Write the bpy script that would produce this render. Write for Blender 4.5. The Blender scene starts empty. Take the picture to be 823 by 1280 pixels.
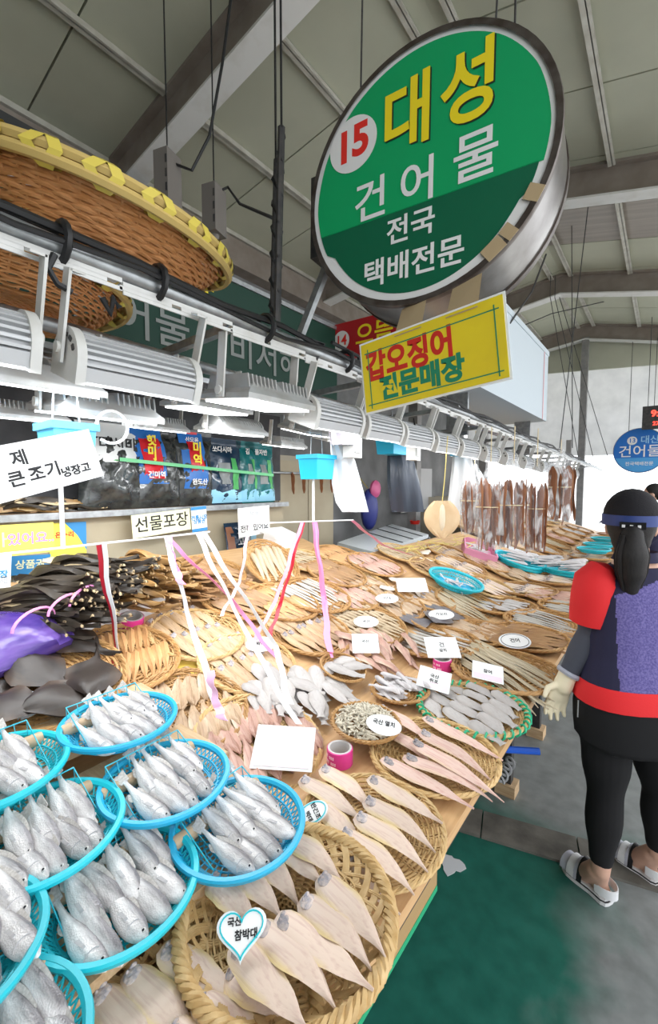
import bpy, bmesh, math, random
from mathutils import Vector, Matrix, Euler
random.seed(7)
PI = math.pi
R = math.radians
sc = bpy.context.scene
COL = sc.collection

# ------------------------------------------------------------------ camera
FPX, CX, CY, CAMH = 540.0, 411.5, 640.0, 1.62
YAW, PITCH = R(37.916), R(3.708)
cam = bpy.data.cameras.new('camera')
cam.sensor_fit = 'VERTICAL'
cam.sensor_height = 36.0
cam.lens = FPX / 1280.0 * 36.0
cam.clip_start = 0.02
camo = bpy.data.objects.new('camera', cam)
COL.objects.link(camo)
FW = Vector((-math.sin(YAW) * math.cos(PITCH), math.cos(YAW) * math.cos(PITCH), -math.sin(PITCH)))
RT = Vector((math.cos(YAW), math.sin(YAW), 0))
UP = RT.cross(FW)
CAM = Vector((0, 0, CAMH))
camo.matrix_world = Matrix.Translation(CAM) @ Matrix((RT, UP, -FW)).transposed().to_4x4()
sc.camera = camo

# ------------------------------------------------------------------ view, sky, daylight
sc.view_settings.view_transform = 'Standard'
sc.view_settings.look = 'None'
sc.view_settings.gamma = 1.0
sc.view_settings.use_curve_mapping = False
sc.view_settings.exposure = 0.5
w = bpy.data.worlds.new('overcast sky')
sc.world = w
w.use_nodes = True
nt = w.node_tree
nt.nodes['Background'].inputs['Color'].default_value = (0.93, 0.96, 1.0, 1)
nt.nodes['Background'].inputs['Strength'].default_value = 2.1
LAMP_W = 2.05          # watts of each LED floodlight
LAMP_E = 4.0          # glow of their lenses

# ------------------------------------------------------------------ rays of the photograph (for reading off real positions)
def ray(px, py):
    return (RT * (px - CX) + UP * (CY - py) + FW * FPX).normalized()
def at_x(px, py, X):
    d = ray(px, py); return CAM + d * (X / d.x)
def at_y(px, py, Y):
    d = ray(px, py); return CAM + d * (Y / d.y)
def at_z(px, py, Z):
    d = ray(px, py); return CAM + d * ((Z - CAMH) / d.z)
def at_d(px, py, D):
    d = ray(px, py); return CAM + d * (D / d.dot(FW))
TOPZ, BENDX, SLOPE = 0.75, -0.95, 0.29         # the display: flat at the front, rising towards the back
def topz(X):
    return TOPZ + max(0.0, BENDX - X) * SLOPE
def surf(px, py, dz=0.0):
    p = at_z(px, py, TOPZ + dz)
    if p.x > BENDX: return p
    d = ray(px, py)
    t = (TOPZ + dz + SLOPE * BENDX - CAMH) / (d.z + SLOPE * d.x)
    return CAM + d * t

# ------------------------------------------------------------------ materials
MATS = {}
def mat(name, col, rough=0.6, metal=0.0, col2=None, nscale=30.0, amt=1.0, bump=0.0, bscale=120.0, var=0.0,
        emit=None, estr=1.0, trans=0.0, alpha=1.0, stretch=None, contrast=None, coat=0.0, sheen=0.0, ior=1.45):
    if name in MATS: return MATS[name]
    m = bpy.data.materials.new(name); MATS[name] = m
    m.use_nodes = True
    nt = m.node_tree; N = nt.nodes; L = nt.links
    b = N['Principled BSDF']
    b.inputs['Roughness'].default_value = rough
    b.inputs['Metallic'].default_value = metal
    b.inputs['IOR'].default_value = ior
    b.inputs['Transmission Weight'].default_value = trans
    b.inputs['Alpha'].default_value = alpha
    b.inputs['Coat Weight'].default_value = coat
    c4 = (*col, 1)
    b.inputs['Base Color'].default_value = c4
    out = None
    tc = None
    def coords():
        nonlocal tc
        if tc is None:
            t = N.new('ShaderNodeTexCoord'); tc = t.outputs['Object']
            if stretch:
                mp = N.new('ShaderNodeMapping'); mp.inputs['Scale'].default_value = stretch
                L.new(tc, mp.inputs['Vector']); tc = mp.outputs['Vector']
        return tc
    if col2:
        n = N.new('ShaderNodeTexNoise'); n.inputs['Scale'].default_value = nscale; n.inputs['Detail'].default_value = 5
        L.new(coords(), n.inputs['Vector'])
        f = n.outputs['Fac']
        r = N.new('ShaderNodeValToRGB')
        lo, hi = contrast or (0.35, 0.65)
        r.color_ramp.elements[0].position = lo; r.color_ramp.elements[1].position = hi
        r.color_ramp.elements[0].color = c4; r.color_ramp.elements[1].color = (*col2, 1)
        L.new(f, r.inputs['Fac'])
        out = r.outputs['Color']
        L.new(out, b.inputs['Base Color'])
    if var:
        oi = N.new('ShaderNodeObjectInfo'); h = N.new('ShaderNodeHueSaturation')
        mr = N.new('ShaderNodeMapRange'); mr.inputs['To Min'].default_value = 1 - var; mr.inputs['To Max'].default_value = 1 + var
        L.new(oi.outputs['Random'], mr.inputs['Value']); L.new(mr.outputs['Result'], h.inputs['Value'])
        if out: L.new(out, h.inputs['Color'])
        else: h.inputs['Color'].default_value = c4
        L.new(h.outputs['Color'], b.inputs['Base Color'])
    if bump:
        n2 = N.new('ShaderNodeTexNoise'); n2.inputs['Scale'].default_value = bscale; n2.inputs['Detail'].default_value = 3
        L.new(coords(), n2.inputs['Vector'])
        bp = N.new('ShaderNodeBump'); bp.inputs['Strength'].default_value = bump; bp.inputs['Distance'].default_value = 0.003
        L.new(n2.outputs['Fac'], bp.inputs['Height']); L.new(bp.outputs['Normal'], b.inputs['Normal'])
    if emit:
        b.inputs['Emission Color'].default_value = (*emit, 1)
        b.inputs['Emission Strength'].default_value = estr
    return m

def fish_mat(name, mid, edge, line, axis='Y', rough=0.45, metal=0.0, freq=9.0, lineamt=0.5, scales=0.0, var=0.12, edge_at=(0.25, 0.48), flip=False, spots=None):
    """pigment that runs along the body: a middle tone, a rim tone and lengthwise lines (generated coordinates)"""
    if name in MATS: return MATS[name]
    m = bpy.data.materials.new(name); MATS[name] = m
    m.use_nodes = True
    nt = m.node_tree; N = nt.nodes; L = nt.links
    b = N['Principled BSDF']; b.inputs['Roughness'].default_value = rough; b.inputs['Metallic'].default_value = metal
    t = N.new('ShaderNodeTexCoord'); s = N.new('ShaderNodeSeparateXYZ'); L.new(t.outputs['Generated'], s.inputs[0])
    def math_(op, a, bb=None):
        n = N.new('ShaderNodeMath'); n.operation = op
        for i, v in enumerate((a, bb)):
            if v is None: continue
            if isinstance(v, (int, float)): n.inputs[i].default_value = v
            else: L.new(v, n.inputs[i])
        return n.outputs[0]
    ax = s.outputs[axis]
    e = math_('ABSOLUTE', math_('SUBTRACT', ax, 0.5)) if axis == 'Y' else ax
    nz = N.new('ShaderNodeTexNoise'); nz.inputs['Scale'].default_value = 6; nz.inputs['Detail'].default_value = 4
    L.new(t.outputs['Generated'], nz.inputs['Vector'])
    e2 = math_('ADD', e, math_('MULTIPLY', math_('SUBTRACT', nz.outputs['Fac'], 0.5), 0.22))
    mr = N.new('ShaderNodeMapRange'); mr.inputs['From Min'].default_value, mr.inputs['From Max'].default_value = edge_at
    L.new(e2, mr.inputs['Value'])
    mx = N.new('ShaderNodeMix'); mx.data_type = 'RGBA'
    L.new(mr.outputs['Result'], mx.inputs['Factor'])
    mx.inputs['A'].default_value = (*mid, 1); mx.inputs['B'].default_value = (*edge, 1)
    mp = N.new('ShaderNodeMapping'); mp.inputs['Scale'].default_value = (1.2, freq, freq)
    L.new(t.outputs['Generated'], mp.inputs['Vector'])
    n2 = N.new('ShaderNodeTexNoise'); n2.inputs['Scale'].default_value = 1.0; n2.inputs['Detail'].default_value = 4
    L.new(mp.outputs['Vector'], n2.inputs['Vector'])
    r2 = N.new('ShaderNodeMapRange'); r2.inputs['From Min'].default_value = 0.5; r2.inputs['From Max'].default_value = 0.7
    r2.inputs['To Max'].default_value = lineamt
    L.new(n2.outputs['Fac'], r2.inputs['Value'])
    mx2 = N.new('ShaderNodeMix'); mx2.data_type = 'RGBA'
    L.new(r2.outputs['Result'], mx2.inputs['Factor']); L.new(mx.outputs['Result'], mx2.inputs['A']); mx2.inputs['B'].default_value = (*line, 1)
    oi = N.new('ShaderNodeObjectInfo'); h = N.new('ShaderNodeHueSaturation')
    vr = N.new('ShaderNodeMapRange'); vr.inputs['To Min'].default_value = 1 - var; vr.inputs['To Max'].default_value = 1 + var * 0.6
    L.new(oi.outputs['Random'], vr.inputs['Value']); L.new(vr.outputs['Result'], h.inputs['Value'])
    L.new(mx2.outputs['Result'], h.inputs['Color'])
    L.new(h.outputs['Color'], b.inputs['Base Color'])
    bp = N.new('ShaderNodeBump'); bp.inputs['Distance'].default_value = 0.002
    if scales:
        v = N.new('ShaderNodeTexVoronoi'); v.inputs['Scale'].default_value = 300
        L.new(t.outputs['Object'], v.inputs['Vector'])
        bp.inputs['Strength'].default_value = scales; L.new(v.outputs['Distance'], bp.inputs['Height'])
    else:
        bp.inputs['Strength'].default_value = 0.35; L.new(n2.outputs['Fac'], bp.inputs['Height'])
    L.new(bp.outputs['Normal'], b.inputs['Normal'])
    return m

# ------------------------------------------------------------------ geometry collector
class G:
    def __init__(s): s.v = []; s.f = []; s.m = []
    def add(s, vs, fs, mi=0):
        o = len(s.v); s.v.extend([tuple(v) for v in vs])
        for f in fs: s.f.append(tuple(i + o for i in f)); s.m.append(mi)
        return s
    def box(s, c, d, rot=None, mi=0, taper=1.0):
        x, y, z = d[0] / 2, d[1] / 2, d[2] / 2; t = taper
        P = [Vector(p) for p in ((-x, -y, -z), (x, -y, -z), (x, y, -z), (-x, y, -z), (-x * t, -y * t, z), (x * t, -y * t, z), (x * t, y * t, z), (-x * t, y * t, z))]
        if rot is not None:
            if not isinstance(rot, Matrix): rot = Euler(rot).to_matrix()
            P = [rot @ p for p in P]
        c = Vector(c)
        return s.add([p + c for p in P], [(0, 3, 2, 1), (4, 5, 6, 7), (0, 1, 5, 4), (1, 2, 6, 5), (2, 3, 7, 6), (3, 0, 4, 7)], mi)
    def bar(s, a, b, w, h=None, up=(0, 0, 1), mi=0):
        a = Vector(a); b = Vector(b); d = b - a; L = d.length; d.normalize(); h = h or w
        u = Vector(up)
        if abs(d.dot(u)) > 0.98: u = Vector((0, 1, 0))
        r = d.cross(u).normalized(); u = r.cross(d)
        return s.box((a + b) / 2, (L, w, h), Matrix((d, -r, u)).transposed(), mi)
    def tube(s, pts, r, n=6, closed=False, mi=0, flat=None, caps=True):
        P = [Vector(p) for p in pts]; k = len(P); rr = r if isinstance(r, (list, tuple)) else [r] * k
        vs = []; prev = None
        for i in range(k):
            if closed: d = P[(i + 1) % k] - P[i - 1]
            else: d = P[min(i + 1, k - 1)] - P[max(i - 1, 0)]
            if d.length < 1e-9: d = Vector((0, 0, 1))
            d.normalize()
            if prev is None:
                u = Vector((0, 0, 1)) if abs(d.z) < 0.9 else Vector((1, 0, 0))
            else: u = prev
            u = (u - d * u.dot(d)).normalized(); prev = u; q = d.cross(u)
            for j in range(n):
                a = 2 * PI * j / n + PI / n
                vs.append(P[i] + (u * math.cos(a) * (flat or 1.0) + q * math.sin(a)) * rr[i])
        fs = []
        for i in range(k if closed else k - 1):
            i2 = (i + 1) % k
            for j in range(n):
                j2 = (j + 1) % n
                fs.append((i * n + j, i * n + j2, i2 * n + j2, i2 * n + j))
        if not closed and caps:
            fs.append(tuple(range(n - 1, -1, -1))); fs.append(tuple((k - 1) * n + j for j in range(n)))
        return s.add(vs, fs, mi)
    def loft(s, rings, closed=True, caps=True, mi=0):
        n = len(rings[0]); vs = [p for r in rings for p in r]; fs = []
        for i in range(len(rings) - 1):
            for j in range(n if closed else n - 1):
                j2 = (j + 1) % n
                fs.append((i * n + j, i * n + j2, (i + 1) * n + j2, (i + 1) * n + j))
        if caps and closed:
            fs.append(tuple(range(n - 1, -1, -1))); fs.append(tuple((len(rings) - 1) * n + j for j in range(n)))
        return s.add(vs, fs, mi)
    def lathe(s, prof, n=32, c=(0, 0, 0), M=None, mi=0, caps=False):
        rings = []
        for r, z in prof:
            ring = [Vector((r * math.cos(2 * PI * j / n), r * math.sin(2 * PI * j / n), z)) for j in range(n)]
            if M is not None: ring = [M @ p for p in ring]
            rings.append([p + Vector(c) for p in ring])
        return s.loft(rings, True, caps, mi)
    def disc(s, c, r, n=32, M=None, mi=0):
        vs = [Vector((r * math.cos(2 * PI * j / n), r * math.sin(2 * PI * j / n), 0)) for j in range(n)]
        if M is not None: vs = [M @ v for v in vs]
        return s.add([v + Vector(c) for v in vs], [tuple(range(n))], mi)
    def prism(s, poly, z0, z1, M=None, mi=0):
        n = len(poly)
        vs = [Vector((p[0], p[1], z0)) for p in poly] + [Vector((p[0], p[1], z1)) for p in poly]
        if M is not None: vs = [M @ v for v in vs]
        fs = [tuple(range(n - 1, -1, -1)), tuple(range(n, 2 * n))] + [(i, (i + 1) % n, n + (i + 1) % n, n + i) for i in range(n)]
        return s.add(vs, fs, mi)
    def ball(s, c, r, n=10, k=7, mi=0, M=None):
        rx = r if isinstance(r, (tuple, list)) else (r, r, r)
        rings = []
        for i in range(k):
            a = PI * (i + 0.02) / (k - 1 + 0.04)
            ring = [Vector((rx[0] * math.sin(a) * math.cos(2 * PI * j / n), rx[1] * math.sin(a) * math.sin(2 * PI * j / n), -rx[2] * math.cos(a))) for j in range(n)]
            if M is not None: ring = [M @ p for p in ring]
            rings.append([p + Vector(c) for p in ring])
        return s.loft(rings, True, True, mi)
    def mesh(s, name, mats, smooth=True):
        me = bpy.data.meshes.new(name)
        me.from_pydata(s.v, [], s.f)
        if not isinstance(mats, (list, tuple)): mats = [mats]
        for m in mats: me.materials.append(m)
        if len(mats) > 1: me.polygons.foreach_set('material_index', s.m)
        if smooth:
            me.polygons.foreach_set('use_smooth', [True] * len(s.f))
            try: me.set_sharp_from_angle(angle=R(40))
            except Exception: pass
        me.update()
        return me
    def obj(s, name, mats, parent=None, M=None, smooth=True):
        return ob(name, s.mesh(name, mats, smooth), parent, M)

def ob(name, me, parent=None, M=None):
    o = bpy.data.objects.new(name, me); COL.objects.link(o)
    if parent is not None:
        o.parent = parent
        off = parent.get('_w')          # parts given in world coordinates
        if off is not None and M is None: o.location = -Vector(off)
    if M is not None: o.matrix_local = M
    return o
def tag(o, label, cat, group=None):
    if len(label.split()) > 16 or len(label.split()) < 4: print('LABELWORDS', len(label.split()), label)
    o['label'] = label; o['category'] = cat
    if group: o['group'] = group
    return o
def struct(o): o['kind'] = 'structure'; return o
def stuff(o): o['kind'] = 'stuff'; return o
def thing(name, label, cat, loc=(0, 0, 0), M=None, group=None, world=True):
    """an Empty at the thing's base; with world=True its parts are given in world coordinates"""
    o = bpy.data.objects.new(name, None); COL.objects.link(o); o.empty_display_size = 0.05
    if M is not None: o.matrix_world = M
    else:
        o.location = loc
        if world: o['_w'] = tuple(loc)
    return tag(o, label, cat, group)
def setting(name):
    o = bpy.data.objects.new(name, None); COL.objects.link(o); return struct(o)
def frame(o, x, y):
    x = Vector(x).normalized(); y = Vector(y); y = (y - x * y.dot(x)).normalized(); z = x.cross(y)
    return Matrix.Translation(Vector(o)) @ Matrix((x, y, z)).transposed().to_4x4()
def T(x, y, z): return Matrix.Translation((x, y, z))
def RX(a): return Matrix.Rotation(a, 4, 'X')
def RY(a): return Matrix.Rotation(a, 4, 'Y')
def RZ(a): return Matrix.Rotation(a, 4, 'Z')
def SC(a): return Matrix.Diagonal((a, a, a, 1)) if not isinstance(a, tuple) else Matrix.Diagonal((*a, 1))

TCACHE = {}
def text(s, size, m, parent, M, name='lettering', bold=0.0, ext=0.0006, align='CENTER', shear=0.0, sx=1.0):
    key = (s, size, m.name, bold, ext, align, shear)
    if key not in TCACHE:
        cu = bpy.data.curves.new(name, 'FONT'); cu.body = s; cu.size = size; cu.align_x = align; cu.align_y = 'CENTER'
        cu.offset = bold; cu.extrude = ext; cu.shear = shear; cu.resolution_u = 5
        o = bpy.data.objects.new('tmp', cu); COL.objects.link(o)
        dg = bpy.context.evaluated_depsgraph_get()
        me = bpy.data.meshes.new_from_object(o.evaluated_get(dg))
        bpy.data.objects.remove(o); bpy.data.curves.remove(cu)
        me.materials.clear(); me.materials.append(m); me.name = name
        TCACHE[key] = me
    o = ob(name, TCACHE[key], parent, M @ SC((sx, 1, 1)))
    return o

def remesh(g, voxel, name, mats, smooth=6):
    """one continuous surface out of overlapping limbs"""
    me = g.mesh('tmp', mats if isinstance(mats, (list, tuple)) else [mats], True)
    o = bpy.data.objects.new('tmp', me); COL.objects.link(o)
    md = o.modifiers.new('r', 'REMESH'); md.mode = 'VOXEL'; md.voxel_size = voxel; md.use_smooth_shade = True
    if smooth:
        sm = o.modifiers.new('s', 'SMOOTH'); sm.iterations = smooth; sm.factor = 0.5
    dg = bpy.context.evaluated_depsgraph_get()
    out = bpy.data.meshes.new_from_object(o.evaluated_get(dg)); out.name = name
    bpy.data.objects.remove(o); bpy.data.meshes.remove(me)
    out.polygons.foreach_set('use_smooth', [True] * len(out.polygons))
    out.materials.clear()
    for m_ in (mats if isinstance(mats, (list, tuple)) else [mats]): out.materials.append(m_)
    return out

ORD = ['first', 'second', 'third', 'fourth', 'fifth', 'sixth', 'seventh', 'eighth', 'ninth', 'tenth', 'eleventh', 'twelfth', 'thirteenth', 'fourteenth']
def rnd(a, b): return random.uniform(a, b)
def lerp_tab(tab, u):
    for (u0, v0), (u1, v1) in zip(tab, tab[1:]):
        if u <= u1: 
            k = (u - u0) / (u1 - u0) if u1 > u0 else 0
            return v0 + (v1 - v0) * k
    return tab[-1][1]

# palette
steel = mat('galvanised steel', (0.42, 0.44, 0.45), 0.4, 0.8, col2=(0.3, 0.31, 0.32), nscale=25, bump=0.1)
dark_steel = mat('dark painted steel', (0.035, 0.036, 0.04), 0.55, 0.3, col2=(0.07, 0.065, 0.06), nscale=20)
white_paint = mat('white painted metal', (0.60, 0.60, 0.58), 0.45, 0.0, col2=(0.44, 0.43, 0.39), nscale=9, contrast=(0.5, 0.8))
lamp_grey = mat('cast aluminium', (0.44, 0.45, 0.45), 0.5, 0.35, col2=(0.34, 0.33, 0.31), nscale=14, contrast=(0.45, 0.8))
lens_m = mat('lit led lens', (0.9, 0.9, 0.9), 0.3, emit=(0.93, 0.97, 1.0), estr=LAMP_E)
black_cable = mat('black rubber cable', (0.012, 0.012, 0.013), 0.5)
paper = mat('white card', (0.86, 0.86, 0.85), 0.6, bump=0.05)
ink = mat('black marker ink', (0.012, 0.012, 0.014), 0.6)
ink_grey = mat('faded marker ink', (0.45, 0.46, 0.48), 0.6)
wood_edge = mat('plywood table top', (0.56, 0.33, 0.155), 0.45, col2=(0.66, 0.42, 0.21), nscale=7, stretch=(9, 0.7, 9), bump=0.04, bscale=30)
raw_wood = mat('rough planed wood', (0.5, 0.33, 0.18), 0.7, col2=(0.62, 0.45, 0.27), nscale=8, stretch=(1, 14, 14), bump=0.2)
turq = mat('turquoise plastic', (0.015, 0.50, 0.60), 0.35, var=0.1)
turq_blue = mat('bright blue plastic', (0.02, 0.42, 0.68), 0.35, var=0.05)
wicker = mat('bleached willow', (0.66, 0.46, 0.22), 0.55, col2=(0.52, 0.33, 0.13), nscale=40, bump=0.2, var=0.1)
wicker_dark = mat('brown bamboo weave', (0.50, 0.29, 0.11), 0.55, col2=(0.38, 0.2, 0.07), nscale=40, bump=0.2, var=0.15)

# ================================================================== SETTING
# floor: worn green paint, grey where it has rubbed through
def floor_mat():
    m = bpy.data.materials.new('worn green floor paint'); m.use_nodes = True
    N = m.node_tree.nodes; L = m.node_tree.links; b = N['Principled BSDF']
    t = N.new('ShaderNodeTexCoord')
    sx = N.new('ShaderNodeSeparateXYZ'); L.new(t.outputs['Object'], sx.inputs[0])
    n1 = N.new('ShaderNodeTexNoise'); n1.inputs['Scale'].default_value = 2.3; n1.inputs['Detail'].default_value = 7; n1.inputs['Distortion'].default_value = 0.5
    L.new(t.outputs['Object'], n1.inputs['Vector'])
    def worn(axis, lo, hi):       # paint worn off where people walk
        ad = N.new('ShaderNodeMath'); ad.operation = 'MULTIPLY_ADD'; ad.inputs[1].default_value = 0.55
        sb = N.new('ShaderNodeMath'); sb.operation = 'SUBTRACT'; sb.inputs[1].default_value = 0.5; L.new(n1.outputs['Fac'], sb.inputs[0])
        L.new(sb.outputs[0], ad.inputs[0]); L.new(sx.outputs[axis], ad.inputs[2])
        m_ = N.new('ShaderNodeMapRange'); m_.inputs['From Min'].default_value = lo; m_.inputs['From Max'].default_value = hi
        L.new(ad.outputs[0], m_.inputs['Value']); return m_.outputs['Result']
    mxm = N.new('ShaderNodeMath'); mxm.operation = 'MAXIMUM'
    L.new(worn('X', -0.24, -0.04), mxm.inputs[0]); L.new(worn('Y', 2.0, 2.3), mxm.inputs[1])
    r = N.new('ShaderNodeValToRGB'); e = r.color_ramp.elements
    e[0].position = 0.0; e[0].color = (0.016, 0.135, 0.100, 1); e[1].position = 1.0; e[1].color = (0.235, 0.25, 0.245, 1)
    L.new(mxm.outputs[0], r.inputs['Fac'])
    n2 = N.new('ShaderNodeTexNoise'); n2.inputs['Scale'].default_value = 14; n2.inputs['Detail'].default_value = 6
    L.new(t.outputs['Object'], n2.inputs['Vector'])
    mx = N.new('ShaderNodeMix'); mx.data_type = 'RGBA'; mx.blend_type = 'MULTIPLY'; mx.inputs['Factor'].default_value = 0.5
    r2 = N.new('ShaderNodeValToRGB'); r2.color_ramp.elements[0].position = 0.3; r2.color_ramp.elements[0].color = (0.45, 0.45, 0.45, 1); r2.color_ramp.elements[1].position = 0.65
    L.new(n2.outputs['Fac'], r2.inputs['Fac']); L.new(r.outputs['Color'], mx.inputs['A']); L.new(r2.outputs['Color'], mx.inputs['B'])
    L.new(mx.outputs['Result'], b.inputs['Base Color'])
    mr = N.new('ShaderNodeMapRange'); mr.inputs['To Min'].default_value = 0.2; mr.inputs['To Max'].default_value = 0.5
    L.new(n2.outputs['Fac'], mr.inputs['Value']); L.new(mr.outputs['Result'], b.inputs['Roughness'])
    bp = N.new('ShaderNodeBump'); bp.inputs['Strength'].default_value = 0.15; bp.inputs['Distance'].default_value = 0.002
    L.new(n2.outputs['Fac'], bp.inputs['Height']); L.new(bp.outputs['Normal'], b.inputs['Normal'])
    return m
fm = floor_mat()
struct(G().box((-1.45, 4.0, -0.05), (6.7, 16.4, 0.1)).obj('floor', fm, smooth=False))
asphalt = mat('pale concrete yard', (0.66, 0.66, 0.63), 0.8, col2=(0.72, 0.72, 0.69), nscale=4)
struct(G().box((2, 6, -0.16), (90, 90, 0.1)).obj('ground', asphalt, smooth=False))
# drain cover strip across the aisle
dr = G()
dm = mat('wet concrete strip', (0.075, 0.07, 0.06), 0.5, col2=(0.15, 0.14, 0.12), nscale=9, bump=0.4, bscale=60)
a = R(14.5)
trim = setting('trim_1')
for k in range(9):
    c = Vector((-0.63, 1.99, 0.004)) + Vector((math.cos(a), math.sin(a), 0)) * (k * 0.402 - 0.6)
    G().box(c, (0.396, 0.17, 0.014 + 0.003 * (k % 2)), (0, 0, a)).obj('drain_cover', dm, trim, smooth=False)
struct(trim)

# roof: gable, ridge along the aisle
RIDGE_X, RIDGE_Z = -1.6, 5.3
def roofz(X): return RIDGE_Z - (0.13 if X < RIDGE_X else 0.24) * abs(X - RIDGE_X)
panel_m = mat('grey green roof panel', (0.52, 0.53, 0.42), 0.6, col2=(0.46, 0.47, 0.37), nscale=1.4, var=0.05, bump=0.06, bscale=8)
clear_m = mat('dusty translucent roof sheet', (0.52, 0.46, 0.40), 0.35, trans=0.35, col2=(0.4, 0.35, 0.3), nscale=2, stretch=(0.5, 8, 1))
ceil = setting('ceiling')
LX, RXX = -4.7, 1.75
for k in range(16):
    y0 = -3.45 + k
    for side in (0, 1):
        x0, x1 = (LX, RIDGE_X) if side == 0 else (RIDGE_X, RXX)
        g = G()
        z0, z1 = roofz(x0), roofz(x1)
        ya, yb = y0 + 0.008, y0 + 0.992
        g.add([(x0, ya, z0), (x1, ya, z1), (x1, yb, z1), (x0, yb, z0), (x0, ya, z0 + .07), (x1, ya, z1 + .07), (x1, yb, z1 + .07), (x0, yb, z0 + .07)],
              [(0, 3, 2, 1), (4, 5, 6, 7), (0, 1, 5, 4), (1, 2, 6, 5), (2, 3, 7, 6), (3, 0, 4, 7)])
        g.obj('roof_panel', clear_m if (side == 1 and k == 10) else panel_m, ceil, smooth=False)
# backing above the joints so that no daylight comes through them
for x0, x1 in ((LX, RIDGE_X), (RIDGE_X, RXX)):
    z0, z1 = roofz(x0) + .075, roofz(x1) + .075
    G().add([(x0, -3.5, z0), (x1, -3.5, z1), (x1, 12.6, z1), (x0, 12.6, z0), (x0, -3.5, z0 + .03), (x1, -3.5, z1 + .03), (x1, 12.6, z1 + .03), (x0, 12.6, z0 + .03)],
            [(0, 3, 2, 1), (4, 5, 6, 7), (0, 1, 5, 4), (1, 2, 6, 5), (2, 3, 7, 6), (3, 0, 4, 7)]).obj('roof_sheet', dark_steel, ceil, smooth=False)
# rafters: brown grey webs on white flanges
web_m = mat('brown grey primer', (0.30, 0.26, 0.225), 0.6, col2=(0.24, 0.2, 0.17), nscale=5)
flange_m = mat('white steel flange', (0.74, 0.74, 0.72), 0.5, col2=(0.62, 0.61, 0.57), nscale=6, contrast=(.5, .8))
n = 0
for Y in (-0.9, 2.35, 5.75, 8.75, 11.75):
    for side in (0, 1):
        n += 1
        r = setting('beam_%d' % n)
        x0, x1 = (LX, RIDGE_X) if side == 0 else (RIDGE_X, RXX)
        for nm, w_, dz0, dz1, m_ in (('web', 0.05, -.03, -.33, web_m), ('bottom_flange', 0.2, -.33, -.352, flange_m), ('top_flange', 0.2, 0.0, -.03, web_m)):
            g = G(); P = []
            for x in (x0, x1):
                for y in (Y - w_ / 2, Y + w_ / 2):
                    for d in (dz0, dz1): P.append((x, y, roofz(x) + d))
            g.add(P, [(0, 1, 3, 2), (4, 6, 7, 5), (0, 4, 5, 1), (2, 3, 7, 6), (0, 2, 6, 4), (1, 5, 7, 3)])
            g.obj(nm, m_, r, smooth=False)
# purlins along the aisle
purlin_m = mat('pale purlin paint', (0.56, 0.55, 0.49), 0.55, col2=(0.44, 0.42, 0.36), nscale=8)
n = 0
for X in (-4.6, -3.56, -2.55, -1.75, -1.45, -0.6, 0.4, 1.45):
    n += 1
    z = roofz(X)
    o = setting('purlin_%d' % n)
    for (ya, yb) in ((-3.4, -1.0), (-0.8, 2.25), (2.45, 5.65), (5.85, 8.65), (8.85, 11.65)):
        g = G(); g.box((X, (ya + yb) / 2, z - 0.035), (0.045, yb - ya, 0.066)); g.box((X + .03, (ya + yb) / 2, z - 0.062), (0.03, yb - ya, 0.012))
        g.obj('bar', purlin_m, o, smooth=False)
# eave gutter beam and the left wall behind the stalls
struct(G().box((-4.62, 4.5, 4.62), (0.2, 16, 0.34)).obj('eave_beam', web_m, smooth=False))
wall_m = mat('dim grey back wall', (0.23, 0.23, 0.23), 0.8, col2=(0.16, 0.16, 0.16), nscale=3)
struct(G().box((-4.78, 4.5, 2.4), (0.12, 16, 4.9)).obj('wall_left', wall_m, smooth=False))
struct(G().box((-1.5, -3.62, 2.5), (6.5, 0.12, 5.6)).obj('wall_light_blocker', wall_m, smooth=False))  # unseen wall added behind the camera to keep light out from that side
# posts
post_m = mat('grey painted post', (0.25, 0.25, 0.25), 0.5, 0.2, col2=(0.33, 0.32, 0.31), nscale=9)
n = 0
for (x, y, z1, wd) in ((-1.6, 11.75, 5.0, .14), (-2.9, 5.75, 5.0, .14), (-2.9, 8.75, 5.0, .14), (-4.6, 11.75, 4.6, .14), (-1.75, 11.0, 2.6, .1), (1.62, 2.35, 4.16, .16), (1.62, 5.75, 4.16, .16), (1.62, 8.75, 4.16, .16), (1.62, 11.75, 4.16, .16), (1.62, -.9, 4.16, .16)):
    n += 1
    o = setting('column_%d' % n)
    g = G(); g.box((x, y, z1 / 2), (wd, wd, z1)); g.obj('shaft', post_m, o, smooth=False)
    g = G(); g.box((x, y, 0.008), (wd * 1.7, wd * 1.7, 0.016)); g.obj('base_plate', post_m, o, smooth=False)
# tarpaulin closing the far gable
tarp_m = mat('grey white tarpaulin', (0.74, 0.74, 0.73), 0.6, col2=(0.5, 0.5, 0.5), nscale=2.2, bump=0.3, bscale=2.5)
_n = tarp_m.node_tree; _b = _n.nodes['Principled BSDF']; _t = _n.nodes.new('ShaderNodeBsdfTranslucent'); _t.inputs['Color'].default_value = (.8, .8, .78, 1)
_m = _n.nodes.new('ShaderNodeMixShader'); _m.inputs['Fac'].default_value = .2
_n.links.new(_b.outputs[0], _m.inputs[1]); _n.links.new(_t.outputs[0], _m.inputs[2]); _n.links.new(_m.outputs[0], _n.nodes['Material Output'].inputs['Surface'])
g = G(); rows = []
for i in range(13):
    z = 2.35 + (2.62 * i / 12)
    rows.append([(x, 12.22 + 0.05 * math.sin(x * 2.1 + i * .6) + 0.05 * math.sin(i * 1.3 + x), 2.35 + (min(4.95, roofz(x) - .28) - 2.35) * i / 12 + 0.05 * math.sin(x * 1.4) * (1 if i == 0 else 0)) for x in [-4.5 + j * 0.2 for j in range(31)]])
g.loft(rows, closed=False, caps=False)
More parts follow.
